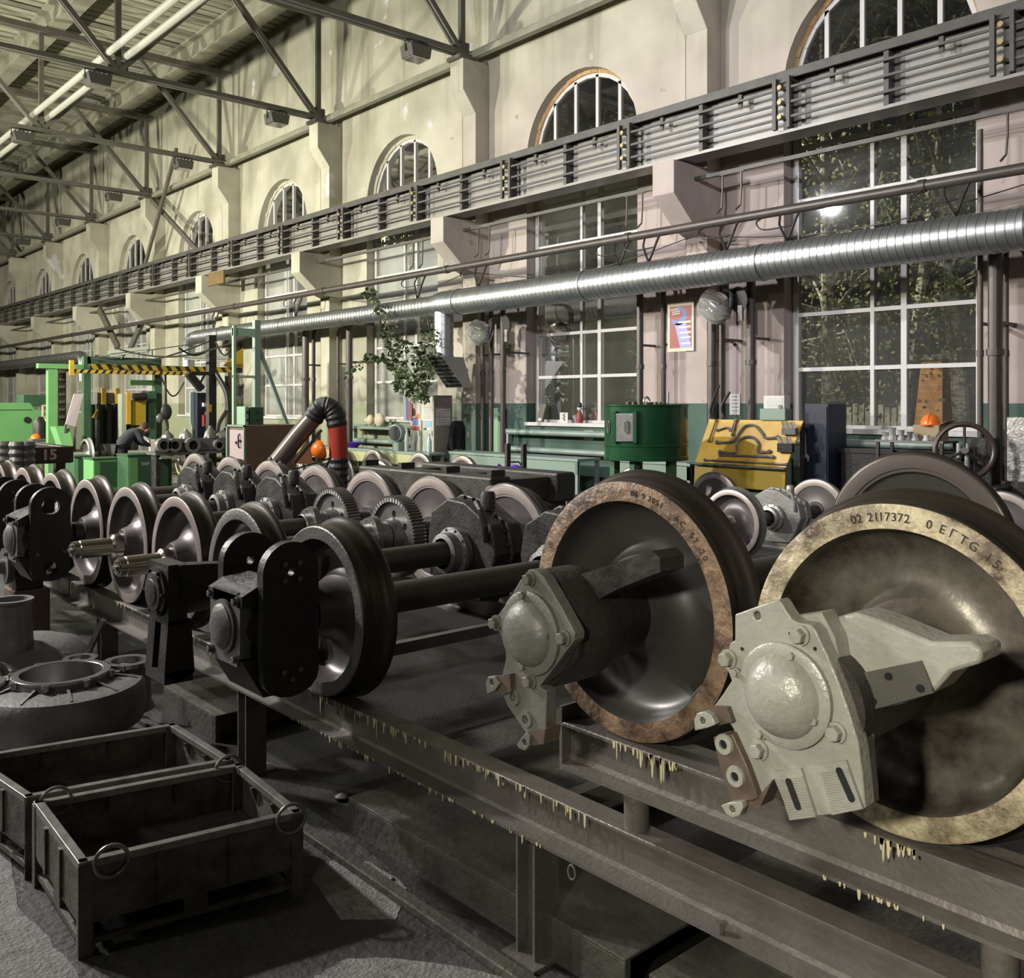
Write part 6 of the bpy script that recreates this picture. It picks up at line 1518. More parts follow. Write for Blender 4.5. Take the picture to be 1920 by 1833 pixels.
# ============================================================ machine bay at the left
def yx(u, Y): return at(u, 756, Y=Y).x
def yz(u, v, Y): return at(u, v, Y=Y).z
YP = 26.0
t = thing('portal_frame', 'green portal frame with yellow and black hazard striped boom', 'frame', (9.0, YP, 0))
for u, w_, zt_, m in ((99, .22, 692, M_GREEN), (164, .18, 668, M_GREENM), (297, .20, 694, M_GREENM)):
    x = yx(u, YP); MB().box((x - w_ / 2, YP, 0), (x + w_ / 2, YP + .2, yz(u, zt_, YP))).build('post', m, t, smooth=0)
    MB().box((x - w_ / 2 - .04, YP - .05, 0), (x + w_ / 2 + .04, YP + .25, .03)).build('foot_plate', m, t, smooth=0)
MB().box((yx(72, YP), YP, yz(72, 690, YP)), (yx(158, YP), YP + .2, yz(72, 681, YP))).build('left_beam', M_GREEN, t, smooth=0)
MB().box((yx(164, YP), YP - .0, yz(164, 682, YP)), (yx(303, YP), YP + .2, yz(164, 668, YP))).build('top_beam', M_GREENM, t, smooth=0)
MB().box((yx(245, YP), YP + .02, yz(245, 722, YP)), (yx(293, YP), YP + .14, yz(245, 712, YP))).build('mid_beam', M_GREEN, t, smooth=0)
xa, xb = yx(166, YP - .2), yx(452, YP - .2)
z2, z1_, z0_ = yz(166, 682, YP - .2), yz(166, 692.5, YP - .2), yz(166, 700, YP - .2)
bm = MB().box((xa, YP - .3, z1_), (xb, YP - .2, z2)).build('boom', M_BLKR, t, smooth=0)
n = 15
for k in range(n):
    x = xa + (xb - xa - .3) * k / n; L = (xb - xa) / n * .5
    MB().prism([(x + .0, YP - .305, z2 - .005), (x + L, YP - .305, z2 - .005), (x + L + .09, YP - .305, z1_ + .005), (x + .09, YP - .305, z1_ + .005)], (0, -.004, 0)).build('hazard_stripe', M_YELG, bm, smooth=0)
xa2 = yx(138, YP - .3)
b2 = MB().box((xa2, YP - .36, z0_), (xb - .9, YP - .30, z1_ - .01)).build('lower_boom', M_BLKR, t, smooth=0)
for k in range(20):
    x = xa2 + (xb - .9 - xa2) * k / 20; L = .11
    MB().prism([(x + .06, YP - .365, z1_ - .012), (x + .06 + L, YP - .365, z1_ - .012), (x + L, YP - .365, z0_ + .003), (x, YP - .365, z0_ + .003)], (0, -.004, 0)).build('hazard_stripe', M_YEL, b2, smooth=0)
MB().box((yx(129, YP - .3), YP - .40, yz(129, 704, YP)), (yx(137, YP - .3), YP - .3, yz(129, 676, YP))).build('yellow_block', M_YEL, t, smooth=0)
MB().prism([(xb, YP - .34, yz(452, 653, YP)), (xb, YP - .34, yz(452, 691, YP)), (xb - .62, YP - .34, yz(452, 688, YP))], (0, .03, 0)).build('pennant', M_YELG, t, smooth=0)
for u in (175, 232, 288): MB().bar((yx(u, YP), YP + .1, yz(u, 668, YP)), (yx(u, YP), YP + .1, yz(u, 655, YP)), .03, .03).build('strut', M_GREENM, t, smooth=0)
MB().bar((yx(168, YP), YP - .1, yz(168, 672, YP)), (yx(395, YP), YP - .3, yz(395, 640, YP)), .03, .03).build('stay', M_STEELP, t, smooth=0)
for (u0, v0, u1, v1, nm) in ((203, 661, 279, 652, 'left'), (342, 667, 428, 672, 'right')):
    tt = thing('tube_lamp', '%s fluorescent tube lamp above the striped boom' % nm, 'lamp', at((u0 + u1) / 2, (v0 + v1) / 2, Y=YP - .5), 'tube lamps over the machine bay')
    p, q = at(u0, v0, Y=YP - .5), at(u1, v1, Y=YP - .8); MB().bar(p, q, .14, .09).build('housing', M_PALE, tt, smooth=0, bevel=.01)
    MB().cyl(p + Vector((.05, -.0, -.07)), q + Vector((-.05, 0, -.07)), .03, n=10).build('tube', M_PAPER, tt)
    m_ = p.lerp(q, .5); MB().bar(m_, (m_.x, YP - .1, 3.2), .03, .03).build('hanger', M_STEELP, tt, smooth=0)
# guards and brackets hanging in the portal
t = thing('yellow_guard', 'mustard yellow machine guard standing behind the bent worker', 'guard', (yx(255, 25.7), 25.7, 0))
MB().box((yx(243, 25.7), 25.6, yz(243, 797, 25.7)), (yx(271, 25.7), 25.95, yz(243, 750, 25.7))).build('plate', M_YELG, t, smooth=0)
MB().box((yx(234, 25.7), 25.55, yz(234, 795, 25.7)), (yx(242, 25.7), 25.7, yz(234, 735, 25.7))).build('bright_strip', M_YEL, t, smooth=0)
MB().box((yx(226, 25.7), 25.6, 0), (yx(234, 25.7), 25.9, yz(230, 738, 25.7))).build('side_post', M_PALE, t, smooth=0)
MB().box((yx(243, 25.7), 25.65, 0), (yx(271, 25.7), 25.95, yz(243, 797, 25.7))).build('base', M_BLACK, t, smooth=0)
MB().cyl((yx(245, 25.7), 25.5, yz(245, 744, 25.7)), (yx(270, 25.7), 25.5, yz(262, 743, 25.7)), .10, n=14).build('roller', M_BLKR, t)
t = thing('press_head', 'grey press head with two yellow hangers in the portal frame', 'machine', (yx(203, 26.5), 26.5, 0))
MB().box((yx(180, 26.5), 26.4, yz(180, 757, 26.5)), (yx(222, 26.5), 26.6, yz(180, 736, 26.5))).build('cross_head', M_CAP, t, smooth=0)
for u in (193, 218): MB().box((yx(u - 4, 26.4), 26.3, yz(u, 757, 26.4)), (yx(u + 4, 26.4), 26.4, yz(u, 728, 26.4))).build('hanger', M_YEL, t, smooth=0)
for u in (184, 204, 220): MB().box((yx(u - 4, 26.5), 26.45, 0), (yx(u + 4, 26.5), 26.6, yz(u, 757, 26.5))).build('column', M_BLACK, t, smooth=0)
MB().box((yx(172, 26.5), 26.7, .6), (yx(222, 26.5), 27.0, yz(190, 758, 26.5))).build('rear_housing', M_GREENM, t, smooth=0)
MB().prism([(yx(172, 26.4), 26.38, yz(172, 783, 26.4)), (yx(183, 26.4), 26.38, yz(172, 783, 26.4)), (yx(183, 26.4), 26.38, yz(172, 767, 26.4))], (0, .03, 0)).build('yellow_corner', M_YEL, t, smooth=0)
t = thing('tall_green_cabinet', 'tall dark green cabinet right of the mustard guard', 'cabinet', (yx(280, 25.9), 25.9, 0))
MB().box((yx(273, 25.9), 25.7, 0), (yx(288, 25.9), 26.2, yz(280, 733, 25.9))).build('body', M_GREENM, t, smooth=0)
MB().box((yx(262, 25.9), 25.75, yz(262, 744, 25.9)), (yx(273, 25.9), 26.1, yz(262, 733, 25.9))).build('motor', M_CAP, t, smooth=0)
t = thing('lathe', 'bright green lathe with a sloping hood at the left edge', 'machine', (6.0, 28.5, 0))
YL = 28.5
P = [(-60, 840), (-60, 758), (0, 755), (57, 755), (67, 768), (80, 770), (80, 840)]
mb = MB(); pts = [at(u, v, Y=YL) for u, v in P]; pts[0].z = 0; pts[-1].z = 0
mb.prism(pts, (0, 1.6, 0)); bd = mb.build('body', M_GREEN, t, smooth=0, bevel=.02)
p = at(51, 787, Y=YL); MB().lathe([(0, .09), (.04, .08)], p, p + Vector((0, -1, 0)), 14, True, rel=False).build('round_knob', M_BLKR, t)
MB().box((yx(-60, YL), YL - .012, yz(0, 769, YL)), (yx(60, YL), YL, yz(0, 768, YL))).build('hood_seam', M_BLKR, bd, smooth=0)
MB().box((yx(50, 29.9), 30.2, 1.9), (yx(95, 29.9), 31, yz(70, 740, 30))).build('rear_hood', M_GREENM, t, smooth=0)
t = thing('grey_desk', 'small grey desk with a drawer beside the green lathe', 'desk', (yx(80, 27), 27, 0))
zt = yz(80, 822, 27); MB().box((yx(62, 27), 26.8, zt - .05), (yx(97, 27), 27.5, zt)).build('top', M_CAP, t, smooth=0)
dr = MB().box((yx(64, 27), 26.83, zt - .35), (yx(96, 27), 27.45, zt - .05)).build('drawer', M_TABLE, t, smooth=0); MB().box((yx(73, 27), 26.8, zt - .2), (yx(87, 27), 26.83, zt - .17)).build('handle', M_CAP, dr, smooth=0)
for u in (65, 95): MB().bar((yx(u, 27), 26.9, 0), (yx(u, 27), 26.9, zt - .3), .06, .06).build('leg', M_CAP, t, smooth=0)
p = (yx(76, 27), 27.1, zt)
t = thing('electric_motor', 'dark upright motor standing on the small grey desk', 'motor', p)
MB().lathe([(0, .19), (.05, .19), (.06, .16), (.42, .16), (.5, .12), (.58, .08)], p, (p[0], p[1], 9), 20, True, rel=False).build('housing', M_BLACK, t)
MB().lathe([(0, .07), (.25, .05), (.3, .09), (.34, .09)], (p[0] + .2, p[1] - .2, zt), (p[0] + .2, p[1] - .2, 9), 14, True, rel=False).build('bright_spindle', M_CHROME, t)
hardhat((yx(58, 26.95) + .12, 26.95, zt), 'orange hard hat lying on the small grey desk by the lathe', 1.0, R(200))
t = thing('control_desk', 'sloping green control desk left of the hanging papers', 'desk', (yx(118, 25.4), 25.4, 0))
q = [at(104, 800, Y=25.4), at(130, 799, Y=25.4), at(137, 838, Y=25.1), at(118, 840, Y=25.1)]
MB().prism([q[0], q[1], q[2], q[3]], (0, .5, 0)).build('front', M_GREEN, t, smooth=0); MB().box((q[0].x, 25.4, 0), (q[2].x, 25.9, q[3].z)).build('pedestal', M_GREENM, t, smooth=0)
t = thing('paper_board', 'tilted board of pinkish papers beside the green post', 'board', (yx(140, 25.5), 25.5, 1.2))
q = [at(139, 738, Y=25.5), at(157, 738, Y=25.5), at(141, 800, Y=25.3), at(123, 795, Y=25.3)]; MB().prism(q, (0, .04, 0)).build('sheets', mat('pinkish_paper', (.5, .42, .45), .7), t, smooth=0)
MB().bar(q[3], (q[3].x, 25.45, 0), .05, .05).build('stand', M_CAP, t, smooth=0); MB().bar(q[2], (q[2].x, 25.45, 0), .05, .05).build('stand', M_CAP, t, smooth=0)
t = thing('pegboard', 'upright black panel of tools behind the green post', 'panel', (yx(117, 26.6), 26.6, 0))
MB().box((yx(109, 26.6), 26.6, 0), (yx(124, 26.6), 26.7, yz(115, 694, 26.6))).build('panel', M_BLACK, t, smooth=0)
for k in range(7): MB().box((yx(111, 26.6), 26.55, 1.6 + .2 * k), (yx(121, 26.6), 26.6, 1.68 + .2 * k)).build('tool', M_OLIVE, t, smooth=0)
t = thing('wire_frame', 'cream wire frame on a stand right of the lathe', 'frame', (yx(86, 27.6), 27.6, 0)); a, b_ = yx(80, 27.6), yx(92, 27.6); z_1, z_0 = yz(80, 760, 27.6), yz(80, 782, 27.6)
mb = MB(); 
for p, q in (((a, z_0), (a, z_1)), ((a, z_1), (b_, z_1)), ((b_, z_1), (b_, z_0)), ((b_, z_0), (a, z_0))): mb.bar((p[0], 27.6, p[1]), (q[0], 27.6, q[1]), .04, .04)
mb.build('frame', M_CREAM, t, smooth=0); MB().bar(((a + b_) / 2, 27.6, 0), ((a + b_) / 2, 27.6, z_0), .04, .04).build('stand', M_CREAM, t, smooth=0)

# wheelset in the work bay, on a stand
YW = 25.0; x0 = yx(158, YW); x1 = yx(279, YW) - .13; zc = yz(215, 850, YW)
t = thing('wheelset', 'bright polished wheelset on a green stand before the bent worker', 'wheelset', (x0, YW, zc - .4))
wheel(x0, YW, zc, 1, 'wheel', M_CHROME, M_CHROME, M_GEAR, t, n=40); wheel(x1 + .13, YW, zc, -1, 'wheel', M_CHROME, M_CHROME, M_GEAR, t, n=40)
MB().cyl((x0 - .35, YW, zc), (x1 + .45, YW, zc), .07, n=16).build('axle', M_CHROME, t)
MB().lathe([(0, .2), (.1, .26), (.3, .26), (.4, .12)], (x0 + .35, YW, zc), (x1, YW, zc), 20, True, rel=False).build('gear_hub', M_BLACK, t)
t = thing('wheel_stand', 'green stand under the bright polished wheelset', 'stand', (x0, YW, 0))
for x in (x0 + .02, x1 + .04): MB().box((x, YW - .5, 0), (x + .07, YW + .5, zc - .41)).build('cradle', M_GREENM, t, smooth=0)
for u0, u1, Y_, vt, m, m2, lab in ((140, 171, 23.2, 857, M_GREENM, M_GREENM, 'dark green box low below the bright wheelset'), (175, 228, 22.0, 862, M_GREEN, M_GREENM, 'light green box in front of the worker, left'), (240, 322, 21.3, 855, M_GREENM, M_GREENM, 'large mid green cabinet with scribbled marks hiding the worker legs')):
    a, b_ = yx(u0, Y_), yx(u1, Y_); zt = yz(u0, vt, Y_); t = thing('green_cabinet', lab, 'cabinet', ((a + b_) / 2, Y_ + .3, 0), 'green cabinets in the machine bay')
    MB().box((a, Y_, 0), (b_, Y_ + .7, zt)).build('body', m, t, smooth=0, bevel=.01); MB().box((a - .02, Y_ - .02, zt), (b_ + .02, Y_ + .72, zt + .03)).build('top', m2, t, smooth=0)
    d_ = MB().box((a + .25 * (b_ - a), Y_ - .01, .1), (b_ - .03, Y_, zt - .06)).build('door', m2, t, smooth=0)
    MB().box((a + .02, Y_ - .01, .1), (a + .22 * (b_ - a), Y_, zt - .04)).build('light_panel', M_GREEN, t, smooth=0)
    if u0 == 240:
        mb = MB(); r = random.Random(2)
        for k in range(9): mb.bar((a + .30 + .02 * k, Y_ - .013, zt - .22 + r.uniform(-.02, .02)), (a + .31 + .02 * k, Y_ - .013, zt - .15 + r.uniform(-.02, .02)), .006, .008)
        o = mb.build('chalk_marks', M_PAPER, d_, smooth=0); o['kind'] = 'stuff'
# long casting with ring bores on trestles
YC = 20.6; t = thing('bored_casting', 'long casting with a row of ring bores on a bench', 'casting', (yx(360, YC), YC, 0))
a, b_ = yx(290, YC), yx(432, YC); z_1, z_0 = yz(360, 822, YC), yz(360, 846, YC)
bd = MB().box((a, YC, z_0), (b_, YC + .25, z_1)).build('beam', mat('plum_casting', (.17, .15, .15), .5, .3), t, smooth=0, bevel=.02)
for u, r_ in ((303, .16), (323, .15), (357, .17), (406, .12)):
    x = yx(u, YC); zz = yz(u, 834, YC); MB().lathe([(0, r_ * .6), (.0, r_), (.16, r_ * 1.02)], (x, YC - .16, zz), (x, YC + 1, zz), 24, False, rel=False).build('ring_bore', M_CAST, bd)
    MB().lathe([(0, r_ * .58), (.01, r_ * .58)], (x, YC - .10, zz), (x, YC + 1, zz), 20, True, rel=False).build('bore', M_HOLE, bd, smooth=0)
MB().box((a, YC - .05, z_0 - .06), (b_ + .2, YC + .5, z_0)).build('bench_top', M_CAP, t, smooth=0)
for x in (a + .1, (a + b_) / 2, b_): MB().bar((x, YC + .2, 0), (x, YC + .2, z_0 - .06), .1, .3).build('trestle', M_BLACK, t, smooth=0)
MB().box((yx(300, YC), YC - .04, z_0 - .14), (yx(342, YC), YC + .1, z_0 - .065)).build('pale_strip', M_PALE, t, smooth=0)
for i, (u, h_, lab) in enumerate(((315, .18, 'small grey cone on the bored casting, left'), (349, .22, 'grey casting lump on the bored casting, middle'), (395, .28, 'grey casting lump on the bored casting, right'), (418, .2, 'bright casting lump at the right end of the bored casting'))):
    x = yx(u, YC + .1); tag(MB().lathe([(0, .15), (h_ * .5, .12), (h_ * .8, .05), (h_, .03)], (x, YC + .12, z_1), (x, YC + .12, 9), 10, True, rel=False).build('loose_casting', M_CASTP if i in (1, 3) else M_CAP, smooth=30), lab, 'casting', 'loose castings on the bored casting')
# green jib mast
YJ = 18.0; t = thing('jib_mast', 'pale green mast with cross arm and slanting brace', 'mast', (yx(484, YJ), YJ, 0))
MB().box((yx(478, YJ), YJ, 0), (yx(489, YJ), YJ + .12, yz(484, 600, YJ))).build('mast', M_TABLE, t, smooth=0); MB().box((yx(438, YJ), YJ, 0), (yx(443, YJ), YJ + .08, yz(440, 610, YJ))).build('slim_post', M_GREENP, t, smooth=0)
MB().box((yx(438, YJ), YJ + .02, yz(440, 629, YJ)), (yx(489, YJ), YJ + .10, yz(440, 614, YJ))).build('cross_arm', M_GREENP, t, smooth=0)
MB().bar((yx(489, YJ), YJ + .06, yz(489, 655, YJ)), (yx(548, YJ), YJ + .06, yz(548, 815, YJ)), .07, .07).build('brace', M_TABLE, t, smooth=0)
MB().box((yx(438, YJ), YJ + .02, yz(440, 708, YJ)), (yx(489, YJ), YJ + .06, yz(440, 703, YJ))).build('tie', M_PALE, t, smooth=0)
YK = 21.45; t = thing('black_column', 'tall black column with hoses and a yellow tag left of the mast', 'column', (yx(399, YK), YK, 0))
MB().box((yx(392, YK), YK, 0), (yx(406, YK), YK + .18, yz(399, 628, YK))).build('column', M_BLACK, t, smooth=0)
MB().box((yx(389, YK), YK - .04, yz(390, 772, YK)), (yx(396, YK), YK - .03, yz(390, 758, YK))).build('yellow_tag', M_YEL, t, smooth=0)
MB().tube(smooth_pts([at(425, 705, Y=21.4), at(427, 760, Y=21.35), at(410, 795, Y=21.35), at(412, 812, Y=21.35), at(436, 795, Y=21.35)]), .05, 8).build('hose', M_BLKR, t)
MB().bar(at(353, 700, Y=YK), at(378, 730, Y=YK), .16, .16).build('jib_arm', M_BLACK, t, smooth=0); MB().bar(at(385, 700, Y=YK), at(370, 728, Y=YK), .04, .04).build('jib_link', M_BLACK, t, smooth=0)
MB().bar(at(353, 700, Y=YK), at(400, 700, Y=YK), .08, .08).build('jib_top', M_BLACK, t, smooth=0)
MB().tube(smooth_pts([at(405, 700, Y=YK), at(424, 735, Y=YK - .3), at(428, 770, Y=YK - .4)]), .06, 8).build('hanging_hose', M_BLKR, t)
t = thing('blue_screen', 'pale blue upright sheet beside the dark tool cabinet', 'screen', (yx(362, 22.5), 22.5, 0)); q = [at(357, 736, Y=22.5), at(367, 733, Y=22.5), at(367, 800, Y=22.5), at(362, 812, Y=22.5), at(357, 790, Y=22.5)]
MB().prism(q, (0, .03, 0)).build('sheet', mat('pale_blue_sheet', (.36, .46, .46), .5), t, smooth=0); MB().bar((yx(362, 22.5), 22.5, 0), (yx(362, 22.5), 22.5, q[3].z + .1), .05, .05).build('stand', M_CAP, t, smooth=0)
t = thing('dark_tool_cabinet', 'dark cabinet with reddish tools between blue sheet and black column', 'cabinet', (yx(380, 22.3), 22.3, 0)); MB().box((yx(370, 22.3), 22.3, 0), (yx(391, 22.3), 22.6, yz(380, 736, 22.3))).build('body', M_NAVY, t, smooth=0)
for u, v0, v1, m in ((381, 799, 778, M_PRED), (386, 790, 772, M_PRED), (381, 762, 755, M_PAPER), (387, 800, 792, M_CREAM)): MB().box((yx(u - 2, 22.3), 22.2, yz(u, v0, 22.3)), (yx(u + 2, 22.3), 22.3, yz(u, v1, 22.3))).build('hung_tool', m, t, smooth=0)
t = thing('hanging_hoist', 'dark hoist cluster hanging on a rod behind the portal', 'hoist', at(312, 760, Y=25.0))
MB().tube(smooth_pts([at(310, 700, Y=25.8), at(311, 750, Y=25.2), at(312, 765, Y=25.0)]), .03, 6).build('rod', M_BLACK, t); MB().ball(at(312, 772, Y=25), .17, 12, 8, (.9, .6, 1.3)).build('block', M_BLACK, t); MB().ball(at(300, 784, Y=25), .11, 12, 8, (.9, .6, 1.2)).build('pulley', M_CAP, t)
MB().tube(smooth_pts([at(312, 785, Y=25.0), at(314, 800, Y=25.0), at(312, 812, Y=25.0)]), .04, 6).build('hook', M_BLACK, t)
MB().bar(at(310, 700, Y=25.8), at(310, 690, Y=25.95), .06, .06).build('hanger', M_BLACK, t)
# small electrical boxes on the brown cabinet
zb = yz(461, 797, 13.7)
for u0, u1, v1, m, lab in ((446, 453, 762, M_GREENP, 'pale green switch box on the brown cabinet'), (456, 481, 763, M_GREENM, 'mid green control box on the brown cabinet')):
    a, b_ = yx(u0, 13.8), yx(u1, 13.8); a = max(a, yx(462, 13.7) - .02) if False else a
    t = thing('control_box', lab, 'box', ((a + b_) / 2, 13.9, zb), 'control boxes on the brown cabinet'); MB().box((a + .12, 13.8, zb), (b_ + .12, 14.1, yz(u0, v1, 13.8))).build('case', m, t, smooth=0, bevel=.005)
    for k in range(2): MB().lathe([(0, .02), (.02, .02)], ((a + b_) / 2 + .12, 13.8, zb + .08 + .12 * k), ((a + b_) / 2 + .12, 12, zb + .08 + .12 * k), 8, True, rel=False).build('button', M_BLKR, t)
# bogie frame with the number
YN = 13.6; a, b_ = yx(55, YN), yx(135, YN); z_1, z_0 = yz(95, 838, YN), yz(95, 869, YN)
M_PLUM = mat('plum_brown_frame', (.055, .040, .038), .45, .2)
t = thing('numbered_frame', 'dark brown bogie frame numbered 15 behind the left end of the row', 'frame', ((a + b_) / 2, YN + .8, 0))
bd = MB().box((a, YN, z_0), (b_, YN + .12, z_1)).build('end_beam', M_PLUM, t, smooth=0, bevel=.01)
for x in (a - .05, b_ - .07): MB().box((x, YN + .1, z_0), (x + .12, YN + 2.2, z_1)).build('side_beam', M_PLUM, t, smooth=0, bevel=.01)
MB().box((a, YN + 2.1, z_0), (b_, YN + 2.25, z_1)).build('end_beam', M_PLUM, t, smooth=0, bevel=.01)
for x in (a, b_ - .12):
    for yy in (YN + .3, YN + 1.8): MB().box((x, yy, 0), (x + .12, yy + .12, z_0)).build('leg', M_PLUM, t, smooth=0)
def flat_text(txt, size, org, ex, ey, m, parent, name='painted_number'):
    cu = bpy.data.curves.new('t', 'FONT'); cu.body = txt; cu.size = size; cu.extrude = .002; cu.align_x = 'CENTER'; cu.align_y = 'CENTER'; cu.resolution_u = 3; cu.offset = .006
    o = bpy.data.objects.new('t', cu); me = bpy.data.meshes.new_from_object(o); mb = MB(); ez = Vector(ex).cross(Vector(ey))
    mb.add([Vector(org) + Vector(ex) * v.co.x + Vector(ey) * v.co.y + ez * v.co.z for v in me.vertices], [tuple(p.vertices) for p in me.polygons])
    bpy.data.objects.remove(o); bpy.data.curves.remove(cu); bpy.data.meshes.remove(me); return mb.build(name, m, parent, smooth=0)
p = at(93, 853, Y=YN - .003); flat_text('15', .19, p, (1, 0, 0), (0, 0, 1), mat('pink_chalk_paint', (.62, .45, .42), .7), bd)
# two coil springs and drums at the frame's left
for i, (u, lab) in enumerate(((14, 'pale coil spring at the left edge, leftmost'), (30.5, 'ribbed bearing drum left of the numbered frame'), (49.5, 'ribbed bearing drum touching the numbered frame'))):
    x = yx(u, YN - .1); mb = MB(); r_ = .105; zt = yz(u, 822, YN); k = 0; prof = []
    while k * .05 < zt - .02: prof.append((k * .05, r_ if k % 2 else r_ * .8)); k += 1
    tag(mb.lathe(prof, (x, YN - .15 + (.3 if i == 0 else 0), 0), (x, YN - .15 + (.3 if i == 0 else 0), 9), 20, True, rel=False).build('coil_spring' if i == 0 else 'bearing_drum', M_CASTP if i == 0 else M_CAP, smooth=20), lab, 'machine part', 'ribbed parts by the numbered frame')

# ---- worker bending over the wheelset
def skin(name, pts, edges, rad, m, parent, sub=2):
    me = bpy.data.meshes.new(name); me.from_pydata([tuple(p) for p in pts], edges, [])
    o = bpy.data.objects.new(name, me); COL.objects.link(o)
    sk = o.modifiers.new('skin', 'SKIN'); sk.use_smooth_shade = True
    for i, r_ in enumerate(rad):
        rr = r_ if isinstance(r_, tuple) else (r_, r_); me.skin_vertices[0].data[i].radius = rr; me.skin_vertices[0].data[i].use_root = (i == 0)
    sb = o.modifiers.new('sub', 'SUBSURF'); sb.levels = sub; sb.render_levels = sub
    me.materials.append(m)
    if parent is not None:
        o.parent = parent; o.matrix_parent_inverse = Matrix.Translation(-WORLDLOC.get(parent.name, Vector((0, 0, 0))))
    return o
W0 = Vector((yx(232, 23.6), 23.6, 0))
t = thing('person', 'person in dark work clothes bending over the bright polished wheelset', 'person', W0)
def w(x, y, z): return W0 + Vector((x, y, z))
pelv = w(-.10, 0, .92); sp1 = w(-.02, 0, 1.06); sp2 = w(.14, .0, 1.22); chest = w(.27, .0, 1.30); neck = w(.40, .0, 1.36); head0 = w(.47, .01, 1.38); head1 = w(.54, .01, 1.36)
def arm_pts(s): return [w(.27, .19 * s, 1.30), w(.36, .23 * s, 1.06), w(.58, .17 * s, .95), w(.66, .14 * s, .93)]
def leg_pts(s): return [w(-.10, .10 * s, .88), w(-.03 + .03 * s, .12 * s, .48), w(-.10 + .05 * s, .13 * s, .09), w(.06 + .05 * s, .14 * s, .05)]
V = [pelv, sp1, sp2, chest, neck, head0, head1]; E = [(0, 1), (1, 2), (2, 3), (3, 4), (4, 5), (5, 6)]; RR = [.12, .12, .13, .13, .055, .085, .088]
for s_ in (-1, 1):
    b0 = len(V); V += arm_pts(s_); E += [(3, b0), (b0, b0 + 1), (b0 + 1, b0 + 2), (b0 + 2, b0 + 3)]; RR += [.06, .045, .032, .035]
for s_ in (-1, 1):
    b0 = len(V); V += leg_pts(s_); E += [(0, b0), (b0, b0 + 1), (b0 + 1, b0 + 2), (b0 + 2, b0 + 3)]; RR += [.09, .06, .045, .04]
M_SKIN = mat('skin', (.42, .24, .17), .5); M_WORK = mat('grey_work_cloth', (.045, .048, .06), .85, col2=(.03, .032, .04), scale=12)
body = skin('body', V, E, RR, M_SKIN, t)
V = [w(-.11, 0, .93), sp2, chest, w(.35, 0, 1.34)]; E = [(0, 1), (1, 2), (2, 3)]; RR = [.17, .16, .16, .09]
for s_ in (-1, 1):
    b0 = len(V); V += arm_pts(s_)[:3]; E += [(2, b0), (b0, b0 + 1), (b0 + 1, b0 + 2)]; RR += [.085, .068, .052]
skin('jacket', V, E, RR, M_WORK, body)
V = [pelv]; E = []; RR = [.155]
for s_ in (-1, 1):
    b0 = len(V); V += leg_pts(s_)[:3]; E += [(0, b0), (b0, b0 + 1), (b0 + 1, b0 + 2)]; RR += [.11, .085, .075]
skin('trousers', V, E, RR, mat('dark_trousers', (.025, .025, .028), .85), body)
hd = w(.53, .01, 1.39)
MB().ball(hd + Vector((-.02, 0, .035)), .112, 18, 12, (1.05, .92, .95)).build('hair', mat('brown_hair', (.06, .035, .018), .8), body)
mb = MB(); mb.ball(hd + Vector((.02, -.01, -.035)), .092, 16, 12, (.95, .85, 1.05)); mb.ball(hd + Vector((.11, -.0, -.07)), .022, 8, 6); mb.build('face', M_SKIN, body)
mb = MB()
for s_ in (-1, 1): mb.ball(hd + Vector((.09, .035 * s_, -.035)), .011, 8, 6)
mb.ball(hd + Vector((.095, 0, -.105)), .018, 8, 6, (.6, 1.2, .35)); mb.build('eyes_and_mouth', M_BLKR, body)
for s_ in (-1, 1):
    wr = arm_pts(s_)[3]; mb = MB()
    for k in range(4):
        o_ = wr + Vector((.03, (-.027 + .018 * k) * 1, 0)); mb.tube([o_, o_ + Vector((.04 + .004 * (1.5 - abs(k - 1.5)), 0, -.005)), o_ + Vector((.062, 0, -.03)), o_ + Vector((.062, 0, -.052 - .005 * (k in (1, 2))))], [.009, .009, .008, .006], 7)
    o_ = wr + Vector((0, -.03 * s_, 0)); mb.tube([o_, o_ + Vector((.03, -.03 * s_, -.01)), o_ + Vector((.055, -.03 * s_, -.03))], [.011, .010, .008], 7); mb.ball(wr + Vector((.01, 0, 0)), .037, 10, 8, (1.3, 1, .5))
    mb.build('hand', M_SKIN, body)
for s_ in (-1, 1):
    a_ = leg_pts(s_)[2]; mb = MB(); mb.ball((a_.x + .07, a_.y, .05), .06, 12, 8, (2.1, .8, .8)); mb.box((a_.x - .06, a_.y - .045, 0), (a_.x + .19, a_.y + .045, .03)); mb.build('boot', M_BLKR, body)

